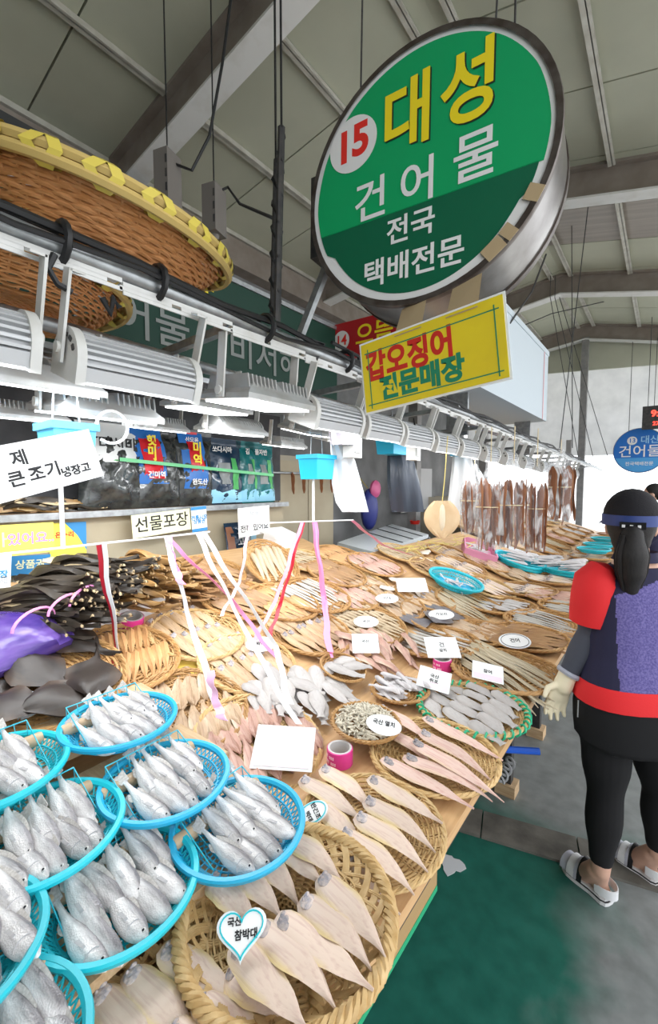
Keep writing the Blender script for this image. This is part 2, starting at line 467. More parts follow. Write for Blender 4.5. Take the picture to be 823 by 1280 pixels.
o = g.obj('tarpaulin', tarp_m)
tag(o, 'grey white tarpaulin closing the far gable end of the market hall', 'tarpaulin')
# gable infill over the tarp
struct(G().add([(-4.6, 11.95, 4.5), (1.5, 11.95, 4.1), (1.5, 11.95, 4.5), (-1.6, 11.95, 5.3), (-4.6, 11.95, 4.9), (-4.6, 12.0, 4.5), (1.5, 12.0, 4.1), (1.5, 12.0, 4.5), (-1.6, 12.0, 5.3), (-4.6, 12.0, 4.9)],
               [(0, 1, 2, 3, 4), (9, 8, 7, 6, 5), (0, 5, 6, 1), (1, 6, 7, 2), (2, 7, 8, 3), (3, 8, 9, 4), (4, 9, 5, 0)]).obj('wall_gable', panel_m, smooth=False))

# ------------------------------------------------------------------ stall back: beige panel, shelf, upper back board
beige = mat('beige back panel', (0.43, 0.37, 0.26), 0.6, col2=(0.38, 0.32, 0.22), nscale=3)
struct(G().box((-2.63, 1.15, 0.72), (0.04, 3.1, 1.43)).obj('wall_back', beige, smooth=False))
dkb = mat('dark cluttered back board', (0.09, 0.09, 0.095), 0.7, col2=(0.05, 0.05, 0.055), nscale=5)
struct(G().box((-2.95, 1.35, 1.86), (0.04, 3.3, 0.8)).obj('wall_upper', dkb, smooth=False))
struct(G().box((-3.4, 6.9, 1.15), (0.05, 7.0, 2.3)).obj('wall_rear', wall_m, smooth=False))

# display tables of the stalls
def table(Y0, Y1, label, xb, legs):
    t = thing('display_table', label, 'table', (-0.6, (Y0 + Y1) / 2, 0))
    g = G(); g.box(((-0.39 + BENDX) / 2, (Y0 + Y1) / 2, TOPZ - 0.015), (BENDX * -1 - 0.39, Y1 - Y0, 0.03)); g.obj('tabletop', wood_edge, t, smooth=False)
    g = G(); x1 = xb; z1 = topz(x1)
    g.add([(BENDX, Y0, TOPZ), (x1, Y0, z1), (x1, Y1, z1), (BENDX, Y1, TOPZ), (BENDX, Y0, TOPZ - .03), (x1, Y0, z1 - .03), (x1, Y1, z1 - .03), (BENDX, Y1, TOPZ - .03)],
          [(0, 3, 2, 1), (4, 5, 6, 7), (0, 1, 5, 4), (1, 2, 6, 5), (2, 3, 7, 6), (3, 0, 4, 7)][::1])
    g.obj('sloping_top', wood_edge, t, smooth=False)
    g = G(); g.box((-0.43, (Y0 + Y1) / 2, TOPZ - 0.055), (0.04, Y1 - Y0, 0.05)); g.obj('edge_rail', dark_steel, t, smooth=False)
    for y in legs:
        for x in (-0.6, -1.6):
            g = G(); h = TOPZ - .08 if x > -1 else topz(x) - .03
            g.box((x, y, h / 2), (0.05, 0.05, h)); g.obj('leg', dark_steel, t, smooth=False)
        g = G(); g.bar((-0.6, y, 0.28), (-1.6, y, 0.28), 0.035); g.obj('crossbar', dark_steel, t, smooth=False)
        g = G(); g.box((-0.6, y, 0.03), (0.1, 0.09, 0.06)); g.obj('foot_block', raw_wood, t, smooth=False)
    return t
table(-0.35, 2.70, 'long plywood fish table with dark steel legs beside the aisle', -2.38, (0.05, 2.3))
table(2.72, 5.15, 'plywood fish table continuing beyond the first one, beside the shopper', -1.95, (2.95, 4.9))
table(5.45, 9.3, 'plywood fish table of the next stall beyond the dividing gap', -2.6, (5.6, 9.1))
# light plywood skirting under the far part

# ================================================================== TRAYS, PLATES
def braid_rim(g, r, z, n=3, tr=0.008, amp=0.007, turns=26, seg=130, sides=5):
    for s in range(n):
        pts = []
        for i in range(seg):
            a = 2 * PI * i / seg; ph = turns * a + 2 * PI * s / n
            pts.append(((r + amp * math.cos(ph)) * math.cos(a), (r + amp * math.cos(ph)) * math.sin(a), z + amp * math.sin(ph)))
        g.tube(pts, tr, sides, closed=True)
def wicker_open(rad):
    """bleached willow tray with an open looped border"""
    out = []
    rim_z = 0.04
    def prof(r): return 0.006 + max(0, r / rad - 0.62) ** 1.6 * 0.16
    ns = 30
    g = G(); k = 0; r = 0.03
    while r < rad * 0.76:
        pts = []; m = ns * 2
        for i in range(m):
            a = 2 * PI * i / m
            pts.append((r * math.cos(a), r * math.sin(a), prof(r) + 0.0035 * (1 if (i // 2 + k) % 2 else -1) * min(1, r / (rad * .3))))
        g.tube(pts, 0.0026, 4, closed=True)
        r += 0.0056; k += 1
    out.append(('base_weave', g))
    g = G()
    for i in range(ns):
        for s in (-1, 0, 1):
            a = 2 * PI * (i + s * 0.16) / ns
            g.tube([(q * math.cos(a), q * math.sin(a), prof(q) + 0.001) for q in [rad * f for f in (0.1, .3, .5, .7, .8)]], 0.0024, 4)
    out.append(('spokes', g))
    g = G()
    for i in range(ns):
        for s in (-1.5, -.5, .5, 1.5):
            pts = []
            for j in range(9):
                u = j / 8
                a = 2 * PI * (i + s * 0.14 + 2.6 * u ** 1.3) / ns
                q = rad * (0.72 + 0.26 * math.sin(min(1, u * 1.15) * PI / 2))
                pts.append((q * math.cos(a), q * math.sin(a), prof(q) + 0.006 * math.sin(u * PI) * (1 if i % 2 else 0.2)))
            g.tube(pts, 0.0028, 4)
        for s in (-.5, .5):
            pts = []
            for j in range(7):
                u = j / 6
                a = 2 * PI * (i + s * 0.14 - 2.0 * u) / ns
                q = rad * (0.74 + 0.21 * u)
                pts.append((q * math.cos(a), q * math.sin(a), prof(q) + 0.002))
            g.tube(pts, 0.0026, 4)
    out.append(('looped_border', g))
    g = G(); zr = prof(rad * .97)
    for s in range(4):
        pts = []; seg = 120
        for i in range(seg):
            a = 2 * PI * i / seg; ph = 20 * a + 2 * PI * s / 4
            pts.append(((rad * .975 + .009 * math.cos(ph)) * math.cos(a), (rad * .975 + .009 * math.cos(ph)) * math.sin(a), zr + .007 * math.sin(ph)))
        g.tube(pts, 0.006, 5, closed=True)
    out.append(('rim', g))
    return out
def wicker_close(rad, ns=22, step=0.0085, seg=70, green=False):
    """flat brown winnowing tray, close weave, bound rim"""
    out = []
    def prof(r): return 0.005 + max(0, r / rad - 0.75) ** 1.3 * 0.13
    g = G(); k = 0; r = 0.025
    while r < rad * 0.95:
        m = ns * 2
        g.tube([(r * math.cos(2 * PI * i / m), r * math.sin(2 * PI * i / m), prof(r) + 0.003 * (1 if (i // 2 + k) % 2 else -1)) for i in range(m)], step * 0.5, 4, closed=True)
        r += step; k += 1
    out.append(('base_weave', g))
    g = G()
    for i in range(ns):
        for s in (-.5, .5):
            a = 2 * PI * (i + s * 0.22) / ns
            g.tube([(q * math.cos(a), q * math.sin(a), prof(q) + .001) for q in [rad * f for f in (.08, .5, .8, .95)]], 0.0026, 4)
    out.append(('spokes', g))
    g = G(); zr = prof(rad * .97)
    for s in range(3):
        g.tube([((rad * .97 + .0048 * math.cos(16 * 2 * PI * i / seg + s * 2.1)) * math.cos(2 * PI * i / seg), (rad * .97 + .0048 * math.cos(16 * 2 * PI * i / seg + s * 2.1)) * math.sin(2 * PI * i / seg), zr + .0042 * math.sin(16 * 2 * PI * i / seg + s * 2.1)) for i in range(seg)], 0.0044, 5, closed=True)
    out.append(('rim', g))
    if green:
        g = G(); m = 230
        g.tube([((rad * .97 + .012 * math.cos(38 * 2 * PI * i / m)) * math.cos(2 * PI * i / m), (rad * .97 + .012 * math.cos(38 * 2 * PI * i / m)) * math.sin(2 * PI * i / m), zr + .012 * math.sin(38 * 2 * PI * i / m)) for i in range(m)], 0.0042, 4, closed=True)
        out.append(('green_binding', g))
    return out
green_tape = mat('green binding tape', (0.02, 0.42, 0.22), 0.4)
PROTO = {}
def protos():
    for nm, parts, m_ in (('open', wicker_open(0.2), wicker), ('close', wicker_close(0.2), wicker_dark), ('pale', wicker_close(0.2, 26, 0.0068), wicker),
                          ('green', wicker_close(0.2, 22, 0.0085, 70, True), wicker), ('bowl', wicker_close(0.13, 16, 0.0075, 50), wicker_dark)):
        PROTO[nm] = [(pn, g.mesh('tray_' + pn, green_tape if pn == 'green_binding' else m_)) for pn, g in parts]
protos()
def tray_matrix(c, yaw=0.0, extra=0.0, extray=0.0):
    t = math.atan(SLOPE) if c[0] < BENDX - 0.05 else 0.0
    return T(*c) @ RY(t + extra) @ RX(extray) @ RZ(yaw)
def tray(kind, px, py, D, label, dz=0.006, extra=0.0, extray=0.0, name='wicker_tray', group=None, at=None):
    c = Vector(at) if at else surf(px, py, 0.03)
    if not at: c.z = topz(c.x) + dz
    M = tray_matrix(c, rnd(0, 6), extra, extray)
    rad = 0.13 if kind == 'bowl' else 0.2
    s = D / 2 / rad
    o = thing(name, label, 'tray', M=M @ SC(s), group=group)
    for pn, me in PROTO[kind]: stuff(ob(pn, me, o)) if pn != 'rim' else ob(pn, me, o)
    return tray_matrix(c, 0, extra, extray)      # frame for laying things in it

# turquoise drainer plates -------------------------------------------------
def plate_parts(rad=0.165):
    out = []; h = 0.045
    g = G(); g.lathe([(rad - .012, h - .012), (rad, h - .012), (rad + .004, h - .002), (rad + .002, h + .004), (rad - .008, h + .004), (rad - .014, h - .002), (rad - .012, h - .012)], 56)
    out.append(('rim', g))
    g = G(); n = 56; r0, r1 = rad * .72, rad - .011
    for i in range(n):
        for d in (1.6, -1.6):
            a, b = 2 * PI * i / n, 2 * PI * (i + d) / n
            g.bar((r0 * math.cos(a), r0 * math.sin(a), .004), (r1 * math.cos(b), r1 * math.sin(b), h - .006), .0036, .0022)
    for r_, z in ((r0, .004), ((r0 + r1) / 2, h * .48)):
        g.tube([(r_ * math.cos(2 * PI * i / 40), r_ * math.sin(2 * PI * i / 40), z) for i in range(40)], .003, 4, closed=True)
    out.append(('slotted_wall', g))
    g = G()
    for k in range(1, 9):
        r_ = r0 * k / 8.3
        g.tube([(r_ * math.cos(2 * PI * i / 36), r_ * math.sin(2 * PI * i / 36), .003) for i in range(36)], .0024, 4, closed=True)
    for i in range(36):
        a, b = 2 * PI * i / 36, 2 * PI * (i + 3) / 36
        g.bar((r0 * .2 * math.cos(a), r0 * .2 * math.sin(a), .003), (r0 * math.cos(b), r0 * math.sin(b), .003), .003, .0022)
    g.lathe([(0.001, .001), (r0 * .12, .001), (r0 * .12, .005), (0.001, .005)], 14)
    out.append(('base_net', g))
    return out
PLATE = [(pn, g.mesh('plate_' + pn, turq)) for pn, g in plate_parts()]
PLATE_B = []
for pn, me in PLATE:
    m2 = me.copy(); m2.materials.clear(); m2.materials.append(turq_blue); PLATE_B.append((pn, m2))
def plate(M, D, label, blue=False, group=None):
    o = thing('drainer_plate', label, 'plate', M=M @ SC(D / .33), group=group)
    for pn, me in (PLATE_B if blue else PLATE):
        c = ob(pn, me, o)
        if pn != 'rim': stuff(c)
    return o
# wire rack and roll inside a plate
wire_t = mat('turquoise coated wire', (0.03, 0.45, 0.58), 0.35)
def rack_g():
    g = G(); hw = .105; L_ = .15
    g.tube([(-L_ * .5, -hw, .0), (-L_ * .5 - .012, -hw, .075), (-L_ * .5 - .012, hw, .075), (-L_ * .5, hw, .0)], .0018, 5)
    g.tube([(-L_ * .5 - .006, -hw, .045), (-L_ * .5 - .006, hw, .045)], .0014, 4)
    for i in range(1, 7):
        y = -hw + 2 * hw * i / 7
        g.tube([(-L_ * .5 - .012, y, .075), (-L_ * .5 + .01, y, .03), (.05, y, .004)], .0012, 4)
    for y in (-hw, hw): g.tube([(-L_ * .5 - .012, y, .075), (.06, y, .012)], .0016, 5)
    return g
RACK = rack_g().mesh('rack', wire_t)
roll_m = mat('pale bamboo cane', (0.62, 0.48, 0.33), 0.5, col2=(0.5, 0.36, 0.22), nscale=12, stretch=(4, 1, 4))
roll_in = mat('cane end grain', (0.36, 0.25, 0.16), 0.7)
def roll_g():
    g = G(); Mx = RX(PI / 2)
    g.lathe([(.0155, -.125), (.0165, -.12), (.0165, .12), (.0155, .125), (.010, .125), (.010, -.125), (.0155, -.125)], 16, M=Mx.to_3x3())
    return g
ROLL = roll_g().mesh('bamboo_roll', roll_m)

# ================================================================== FISH
silver = fish_mat('silver croaker skin', (0.86, 0.84, 0.83), (0.20, 0.19, 0.20), (0.42, 0.39, 0.39), axis='Z', rough=0.3, metal=0.1, freq=5, lineamt=0.45, scales=0.35, edge_at=(0.60, 0.90), var=0.1)
fin_m = mat('pale dried fin', (0.66, 0.63, 0.60), 0.5, col2=(0.48, 0.45, 0.42), nscale=200)
eye_m = mat('dark fish eye', (0.02, 0.02, 0.025), 0.12, coat=0.5)
eye_ring = mat('pale eye ring', (0.62, 0.6, 0.58), 0.3)
mouth_m = mat('grey fish cheek', (0.45, 0.44, 0.46), 0.4, col2=(0.6, 0.58, 0.58), nscale=120)
def round_fish(L, H, W, bend=0.0, seed=0, n=12, k=16):
    """head at -X, tail towards +X, back up"""
    g = G(); rg = random.Random(seed); rings = []
    tabh = [(0, .14), (.03, .36), (.10, .70), (.20, .95), (.32, 1.0), (.46, .90), (.60, .66), (.72, .42), (.82, .27), (.92, .21), (1, .24)]
    tabw = [(0, .12), (.04, .4), (.12, .8), (.22, 1.0), (.34, 1.0), (.5, .85), (.65, .58), (.78, .32), (.87, .18), (.93, .12), (1, .06)]
    for i in range(k):
        u = (i / (k - 1)) ** 1.05
        x = (u - .5) * L * .86 - .02
        h, w_ = lerp_tab(tabh, u) * H / 2, lerp_tab(tabw, u) * W / 2
        yb = bend * math.sin(u * PI) * L * .1 + bend * .05 * L * u
        zc = -.12 * H * math.sin(u * PI)
        rings.append([Vector((x, yb + w_ * math.cos(2 * PI * j / n), zc + h * math.sin(2 * PI * j / n) * (1.0 if math.sin(2 * PI * j / n) > 0 else 1.08))) for j in range(n)])
    g.loft(rings)
    e = rings[-1]; xe = e[0].x; ye = bend * .05 * L
    tail = G()
    pts = [(xe - .006, ye - .001, -.012 * H / .05), (xe + L * .14, ye, -H * .36), (xe + L * .125, ye + .002, -H * .1), (xe + L * .12, ye, 0), (xe + L * .125, ye + .002, H * .1), (xe + L * .14, ye, H * .36), (xe - .006, ye - .001, .012 * H / .05)]
    vs = [Vector(p) + Vector((0, .0012, 0)) for p in pts] + [Vector(p) - Vector((0, .0012, 0)) for p in pts]
    m_ = len(pts)
    tail.add(vs, [tuple(range(m_)), tuple(range(2 * m_ - 1, m_ - 1, -1))] + [(i, m_ + i, m_ + (i + 1) % m_, (i + 1) % m_) for i in range(m_)])
    fin = G()     # dorsal and belly fins
    for sgn, u0, u1, hh in ((1, .3, .72, .16), (-1, .62, .75, .14)):
        q = 7; top = []; bot = []
        for i in range(q):
            u = u0 + (u1 - u0) * i / (q - 1)
            x = (u ** 1.0 - .5) * L * .86 - .02; h = lerp_tab(tabh, u) * H / 2 * (1 if sgn > 0 else 1.08); yb = bend * math.sin(u * PI) * L * .1 + bend * .05 * L * u
            zc = -.12 * H * math.sin(u * PI)
            bot.append(Vector((x, yb, zc + sgn * h * .93))); top.append(Vector((x + .006, yb, zc + sgn * (h + hh * H * math.sin(min(1, (i + .8) / q) * PI * .9)))))
        for d in (.0009, -.0009):
            vs = [p + Vector((0, d, 0)) for p in bot] + [p + Vector((0, d, 0)) for p in top]
            fin.add(vs, [((i, i + 1, q + i + 1, q + i) if d > 0 else (i, q + i, q + i + 1, i + 1)) for i in range(q - 1)])
    eye = G()
    for sgn in (1, -1):
        u = .085; x = (u - .5) * L * .86 - .02; w_ = lerp_tab(tabw, u) * W / 2
        eye.ball((x, sgn * w_ * .72, H * .11), (.0052, .0026, .0052), 8, 5, 0)
        eye.ball((x, sgn * (w_ * .72 + .0014), H * .11), (.0030, .0020, .0030), 8, 5, 1)
    gill = G()
    for sgn in (1, -1):
        u = .2; x = (u - .5) * L * .86 - .02; w_ = lerp_tab(tabw, u) * W / 2
        pts = []
        for i in range(7):
            a = -1.0 + 2.0 * i / 6
            pts.append((x + .010 * math.cos(a * 1.2) - .006, sgn * (w_ * 1.01) * math.cos(a * .75) ** .8 + bend * .05 * L * .5, H * .40 * math.sin(a) - .1 * H))
        gill.tube(pts, .0013, 4)
        gill.prism([(x + .012, -.3 * H * .3), (x + .042, -.2 * H), (x + .036, -.02 * H), (x + .012, .02 * H)], -.0008, .0008, Matrix.Translation((0, sgn * (w_ * 1.03), -.06 * H)) @ RX(PI / 2) @ RY(sgn * -.12))
    return [('body', g, silver), ('tail_fin', tail, fin_m), ('back_fin', fin, fin_m), ('eye', eye, [eye_ring, eye_m]), ('gill', gill, mouth_m)]

def leaf_fish(L, W, Tk, prof, mat_, droop=0.0, wave=0.0, seed=0, nu=17, nv=8, tailfork=0.0, head=None, side=0.0, keel=0.0):
    """flat or split fish lying on its side: head at -X, tail at +X"""
    rg = random.Random(seed); g = G(); rings = []; ph = rg.uniform(0, 6); ph2 = rg.uniform(0, 6)
    def cen(u): return side * math.sin(u * PI * 1.1) * L * .05 + side * (u * u * .02 + max(0, u - .70) ** 2 * 1.5) * L
    def zz(u): return -droop * max(0, u - .55) ** 2 * L + wave * math.sin(u * 5 + ph) * .004
    for i in range(nu):
        u = i / (nu - 1); w_ = lerp_tab(prof, u) * W / 2 * (1 + .05 * math.sin(u * 17 + ph) * (0 if u < .06 else 1)); x = (u - .5) * L
        tk = Tk * (1 - .75 * u) * (.45 if u < .03 else 1)
        ring = []
        for j in range(nv + 1):
            v = -1 + 2 * j / nv
            z = tk * max(0.06, 1 - abs(v) ** 2.4) + keel * tk * math.exp(-(v / .13) ** 2) + wave * .003 * math.sin(v * 3 + u * 9 + ph2) * abs(v)
            ring.append(Vector((x, cen(u) + v * w_, z + zz(u))))
        for j in range(nv - 1, 0, -2):
            v = -1 + 2 * j / nv
            ring.append(Vector((x, cen(u) + v * w_, zz(u) - .0005)))
        rings.append(ring)
    g.loft(rings)
    out = [('body', g, mat_)]
    if head:
        hm, hl = head; h = G()
        w0 = lerp_tab(prof, .1) * W / 2
        h.ball((-.5 * L + hl * 1.15, cen(.12) - w0 * .05, Tk * .80), (hl * .80, w0 * .66, Tk * .55), 10, 7)
        h.ball((-.5 * L + hl * 1.55, cen(.12) - w0 * .30, Tk * .85), (hl * .55, w0 * .40, Tk * .5), 8, 6)
        h.ball((-.5 * L + hl * .62, cen(.1) + w0 * .22, Tk * 1.0), (hl * .30, w0 * .30, Tk * .6), 8, 6)
        h.ball((-.5 * L + hl * .75, cen(.1) - w0 * .28, Tk * 1.25), (hl * .16, hl * .16, Tk * .45), 7, 5)
        out.append(('head', h, hm))
    return out

sole_m = fish_mat('dried sole flesh', (0.70, 0.55, 0.45), (0.72, 0.55, 0.27), (0.50, 0.30, 0.26), freq=9, lineamt=0.45, edge_at=(0.28, 0.46))
sole_pink = fish_mat('pinkish dried sole flesh', (0.74, 0.53, 0.45), (0.72, 0.53, 0.36), (0.56, 0.24, 0.20), freq=9, lineamt=0.6, edge_at=(0.3, 0.48))
sole_tan = fish_mat('tan dried sole flesh', (0.54, 0.37, 0.22), (0.48, 0.29, 0.12), (0.27, 0.15, 0.08), freq=9, lineamt=0.6)
sole_head = mat('slate grey fish head', (0.24, 0.24, 0.28), 0.85, col2=(0.52, 0.44, 0.40), nscale=110, bump=0.9, bscale=150, var=.2)
orange_m = fish_mat('amber dried fish', (0.60, 0.33, 0.14), (0.66, 0.43, 0.19), (0.36, 0.17, 0.07), freq=8, lineamt=0.6)
brown_m = fish_mat('brown dried fish', (0.36, 0.20, 0.09), (0.48, 0.30, 0.14), (0.20, 0.10, 0.05), freq=8, lineamt=0.6)
split_m = fish_mat('split red fleshed fish', (0.55, 0.34, 0.27), (0.64, 0.50, 0.36), (0.34, 0.13, 0.10), freq=9, lineamt=0.6)
split_tan = fish_mat('split tan fish', (0.52, 0.37, 0.24), (0.62, 0.50, 0.35), (0.28, 0.16, 0.09), freq=9, lineamt=0.6)
file_m = fish_mat('grey dried filefish', (0.48, 0.45, 0.43), (0.40, 0.36, 0.33), (0.32, 0.28, 0.27), freq=10, lineamt=0.4)
strip_m = fish_mat('silver grey fish strip', (0.50, 0.47, 0.42), (0.20, 0.17, 0.13), (0.68, 0.65, 0.60), freq=4, lineamt=0.5)
strip_tan = fish_mat('tan striped fish strip', (0.46, 0.38, 0.25), (0.66, 0.58, 0.42), (0.24, 0.19, 0.12), freq=5, lineamt=0.7)
small_m = fish_mat('small silver dried fish', (0.58, 0.55, 0.55), (0.34, 0.31, 0.31), (0.74, 0.70, 0.68), freq=5, lineamt=0.5)
small_tan = fish_mat('small tan dried fish', (0.50, 0.39, 0.25), (0.34, 0.23, 0.13), (0.66, 0.55, 0.38), freq=5, lineamt=0.5)
skate_m = fish_mat('charcoal skate skin', (0.15, 0.14, 0.15), (0.22, 0.19, 0.17), (0.08, 0.075, 0.08), freq=6, lineamt=0.5)
skate_b = fish_mat('dark brown skate skin', (0.030, 0.021, 0.016), (0.075, 0.045, 0.026), (0.012, 0.01, 0.009), freq=6, lineamt=0.5)
poll_d = fish_mat('dark dried pollack', (0.045, 0.034, 0.024), (0.62, 0.48, 0.28), (0.015, 0.012, 0.01), freq=4, lineamt=0.7, edge_at=(.27, .36), var=.35)
poll_t = fish_mat('tan dried pollack', (0.34, 0.19, 0.065), (0.68, 0.50, 0.26), (0.09, 0.05, 0.025), freq=4, lineamt=0.75, edge_at=(.3, .5), var=.25)
white_m = fish_mat('white dried squid', (0.80, 0.72, 0.62), (0.76, 0.62, 0.46), (0.66, 0.52, 0.40), freq=6, lineamt=0.4)
squid_m = fish_mat('brown dried squid', (0.36, 0.14, 0.06), (0.46, 0.21, 0.1), (0.2, 0.07, 0.04), freq=6, lineamt=0.6)

P_SOLE = [(0, .42), (.025, .52), (.07, .72), (.16, .90), (.30, 1), (.45, .96), (.60, .80), (.72, .58), (.82, .34), (.88, .19), (.93, .13), (.97, .15), (1, .06)]
P_LONG = [(0, .2), (.04, .6), (.1, .85), (.25, 1), (.5, .85), (.75, .5), (.9, .22), (.94, .25), (1, .5)]
P_SPLIT = [(0, .12), (.08, .4), (.16, .8), (.35, 1), (.55, .9), (.75, .55), (.88, .2), (.92, .2), (1, .55)]
P_FILE = [(0, .3), (.06, .65), (.2, .95), (.4, 1), (.65, .85), (.8, .45), (.86, .26), (.9, .35), (1, .6)]
P_STRIP = [(0, .5), (.05, .9), (.2, 1), (.6, .85), (.9, .5), (1, .12)]
P_SKATE = [(0, .1), (.08, .35), (.25, .85), (.42, 1), (.55, .8), (.66, .35), (.72, .14), (.85, .1), (1, .05)]
P_SQUID = [(0, .1), (.06, .45), (.16, .8), (.3, .7), (.55, .62), (.64, .5), (.7, .6), (.85, .5), (1, .2)]
def meshes(parts): return [(n_, g.mesh('fish_' + n_, m_)) for n_, g, m_ in parts]
def lk(n, L, W, Tk, prof, m_, head=None, droop=0, wave=.6, side=.5, nu=15, nv=8, keel=0):
    return [meshes(leaf_fish(L * (1 + .07 * math.sin(i * 2.3)), W, Tk, prof, m_, droop=droop * (.5 + i % 3 * .4), wave=wave, seed=i * 7 + 1, nu=nu, nv=nv, head=(head, L * .085) if head else None, side=side * math.sin(i * 1.9), keel=keel)) for i in range(n)]
K = {
 'croaker': [meshes(round_fish(.235, .048, .032, b, i)) for i, b in enumerate((0, .25, -.25, .45))],
 'sole': lk(4, .215, .062, .009, P_SOLE, sole_m, sole_head, .35, .8),
 'sole_long': lk(4, .25, .056, .009, P_SOLE, sole_pink, sole_head, .35, .8),
 'sole_far': lk(3, .21, .058, .009, P_SOLE, sole_m, sole_head, .2, .6, nu=11, nv=6),
 'sole_tan': lk(3, .20, .055, .008, P_SOLE, sole_tan, sole_head, .2, .6, nu=11, nv=6),
 'orange': lk(3, .165, .036, .011, P_LONG, orange_m, None, .1, .8, nu=11, nv=6, keel=.5),
 'brown': lk(3, .23, .05, .013, P_LONG, brown_m, None, .1, 1.2, nu=11, nv=6, keel=.4),
 'split': lk(4, .19, .055, .010, P_SPLIT, split_m, None, .1, 1.2, nu=13, nv=8, keel=.7),
 'split_tan': lk(4, .19, .055, .010, P_SPLIT, split_tan, None, .1, 1.2, nu=13, nv=8, keel=.7),
 'file': lk(3, .15, .062, .011, P_FILE, file_m, None, 0, .8, nu=12, nv=6),
 'strip': lk(3, .33, .021, .008, P_STRIP, strip_m, None, .1, .8, nu=13, nv=6, keel=.3),
 'strip_tan': lk(3, .46, .024, .008, P_STRIP, strip_tan, None, .25, .8, nu=13, nv=6, keel=.3),
 'small': lk(3, .125, .024, .011, P_LONG, small_m, None, .1, .5, nu=10, nv=6, keel=.2),
 'small_tan': lk(3, .11, .022, .009, P_LONG, small_tan, None, .1, .5, nu=9, nv=6, keel=.2),
 'skate': lk(2, .30, .20, .014, P_SKATE, skate_m, None, .1, 1.5, nu=13, nv=8),
 'skate_brown': lk(3, .28, .17, .018, P_SKATE, skate_b, None, .1, 3.5, nu=13, nv=8),
 'pollack_dark': lk(4, .35, .046, .020, P_LONG, poll_d, None, .1, 3.2, side=1.8, nu=13, nv=6, keel=.6),
 'pollack_tan': lk(4, .29, .045, .019, P_LONG, poll_t, None, .1, 3.2, side=1.8, nu=13, nv=6, keel=.6),
 'white': lk(3, .24, .10, .006, P_SQUID, white_m, None, 0, 1.5, nu=13, nv=8),
 'squid': lk(3, .34, .12, .008, P_SQUID, squid_m, None, 0, 1.5, nu=13, nv=8),
}
NAMES = {'orange': 'amber_fish', 'brown': 'brown_fish', 'split': 'split_fish', 'split_tan': 'split_fish', 'small': 'silver_fish', 'small_tan': 'tan_fish', 'croaker': 'croaker', 'file': 'filefish', 'skate': 'skate', 'skate_brown': 'skate', 'white': 'dried_squid', 'squid': 'dried_squid', 'pollack_dark': 'dried_pollack', 'pollack_tan': 'dried_pollack',
         'strip': 'hairtail_strip', 'strip_tan': 'eel_strip', 'sole': 'dried_sole', 'sole_long': 'dried_sole', 'sole_far': 'dried_sole', 'sole_tan': 'dried_sole'}
def fish(kind, M, label, group, i=None):
    vs = K[kind]; v = vs[i % len(vs)] if i is not None else random.choice(vs)
    nm = NAMES.get(kind, 'dried_fish')
    o = ob(nm, v[0][1], None, M)
    tag(o, label, 'fish' if 'squid' not in nm else 'squid', group)
    for pn, me in v[1:]: ob(pn, me, o)
    return o
def ordered(spots):
    """row (by u, towards the aisle) and place in the row (by v, from the near end) of every spot"""
    us = sorted(range(len(spots)), key=lambda i: spots[i][0]); groups = [[us[0]]]
    for p, q in zip(us, us[1:]):
        if spots[q][0] - spots[p][0] > .04: groups.append([])
        groups[-1].append(q)
    out = {}
    names = {1: [''], 2: ['rear row', 'front row'], 3: ['rear row', 'middle row', 'front row'], 4: ['rear row', 'second row', 'third row', 'front row']}.get(len(groups))
    for gi, gr in enumerate(groups):
        for k, i in enumerate(sorted(gr, key=lambda i: spots[i][1])):
            out[i] = (names[gi] if names else '', k, len(gr))
    return out if names else None
def lay(kind, F, spots, what, where, h=.014, scale=1.0, jit=.06, heap=False):
    """spots: (u, v, angle in degrees, lift) in the tray's own frame"""
    od = None if heap else ordered(spots)
    for i, sp in enumerate(spots):
        u, v, a = sp[:3]; lift = sp[3] if len(sp) > 3 else 0
        M = F @ T(u, v, h + lift + .0012 * (i % 3)) @ RZ(R(a) + rnd(-jit, jit)) @ RX(rnd(-.06, .06)) @ SC(scale * rnd(.95, 1.05))
        if od and od[i][1] < len(ORD): lab = what + (', %s ' % od[i][0] if od[i][0] else ', ') + ORD[od[i][1]] + ' from the near end, ' + where
        else: lab = what + ' lying ' + where
        fish(kind, M, lab, what + ' ' + where)
def rows(cols, R_, dv, us, ang=0, lift=.0, stag=.5, keep=1.0):
    """columns of fish side by side inside a round tray; fish in later columns lie on the tails of the earlier"""
    out = []
    for c, u in enumerate(us):
        half = math.sqrt(max(0.0, R_ * R_ - u * u * .8)) - dv * .45
        n_ = int(2 * half / dv) + 1
        for i in range(n_):
            v = (i - (n_ - 1) / 2) * dv + (stag * dv * .5 if c % 2 else 0)
            out.append((u + rnd(-.008, .008), v, ang + rnd(-5, 5), lift * c))
    return out

# ================================================================== THE DISPLAY
FC = {}
def fpx(kind, hx, hy, tx, ty, dz, label, group, L, i=None, roll=0.0, flip=False, pad=1.10, end='far end'):
    """one fish lying between two points of the display surface"""
    p, q = surf(hx, hy, dz), surf(tx, ty, dz)
    d = q - p; c = (p + q) / 2
    y = Vector((0, 0, 1)).cross(d).normalized()
    FC[group] = FC.get(group, -1) + 1; label = label + ', ' + ORD[FC[group]] + ' from the ' + end
    M = frame(c, d, y) @ RX(roll) @ SC((d.length / L * pad, 1.0, 1.0))
    if flip: M = M @ RZ(PI)
    return fish(kind, M, label, group, i)

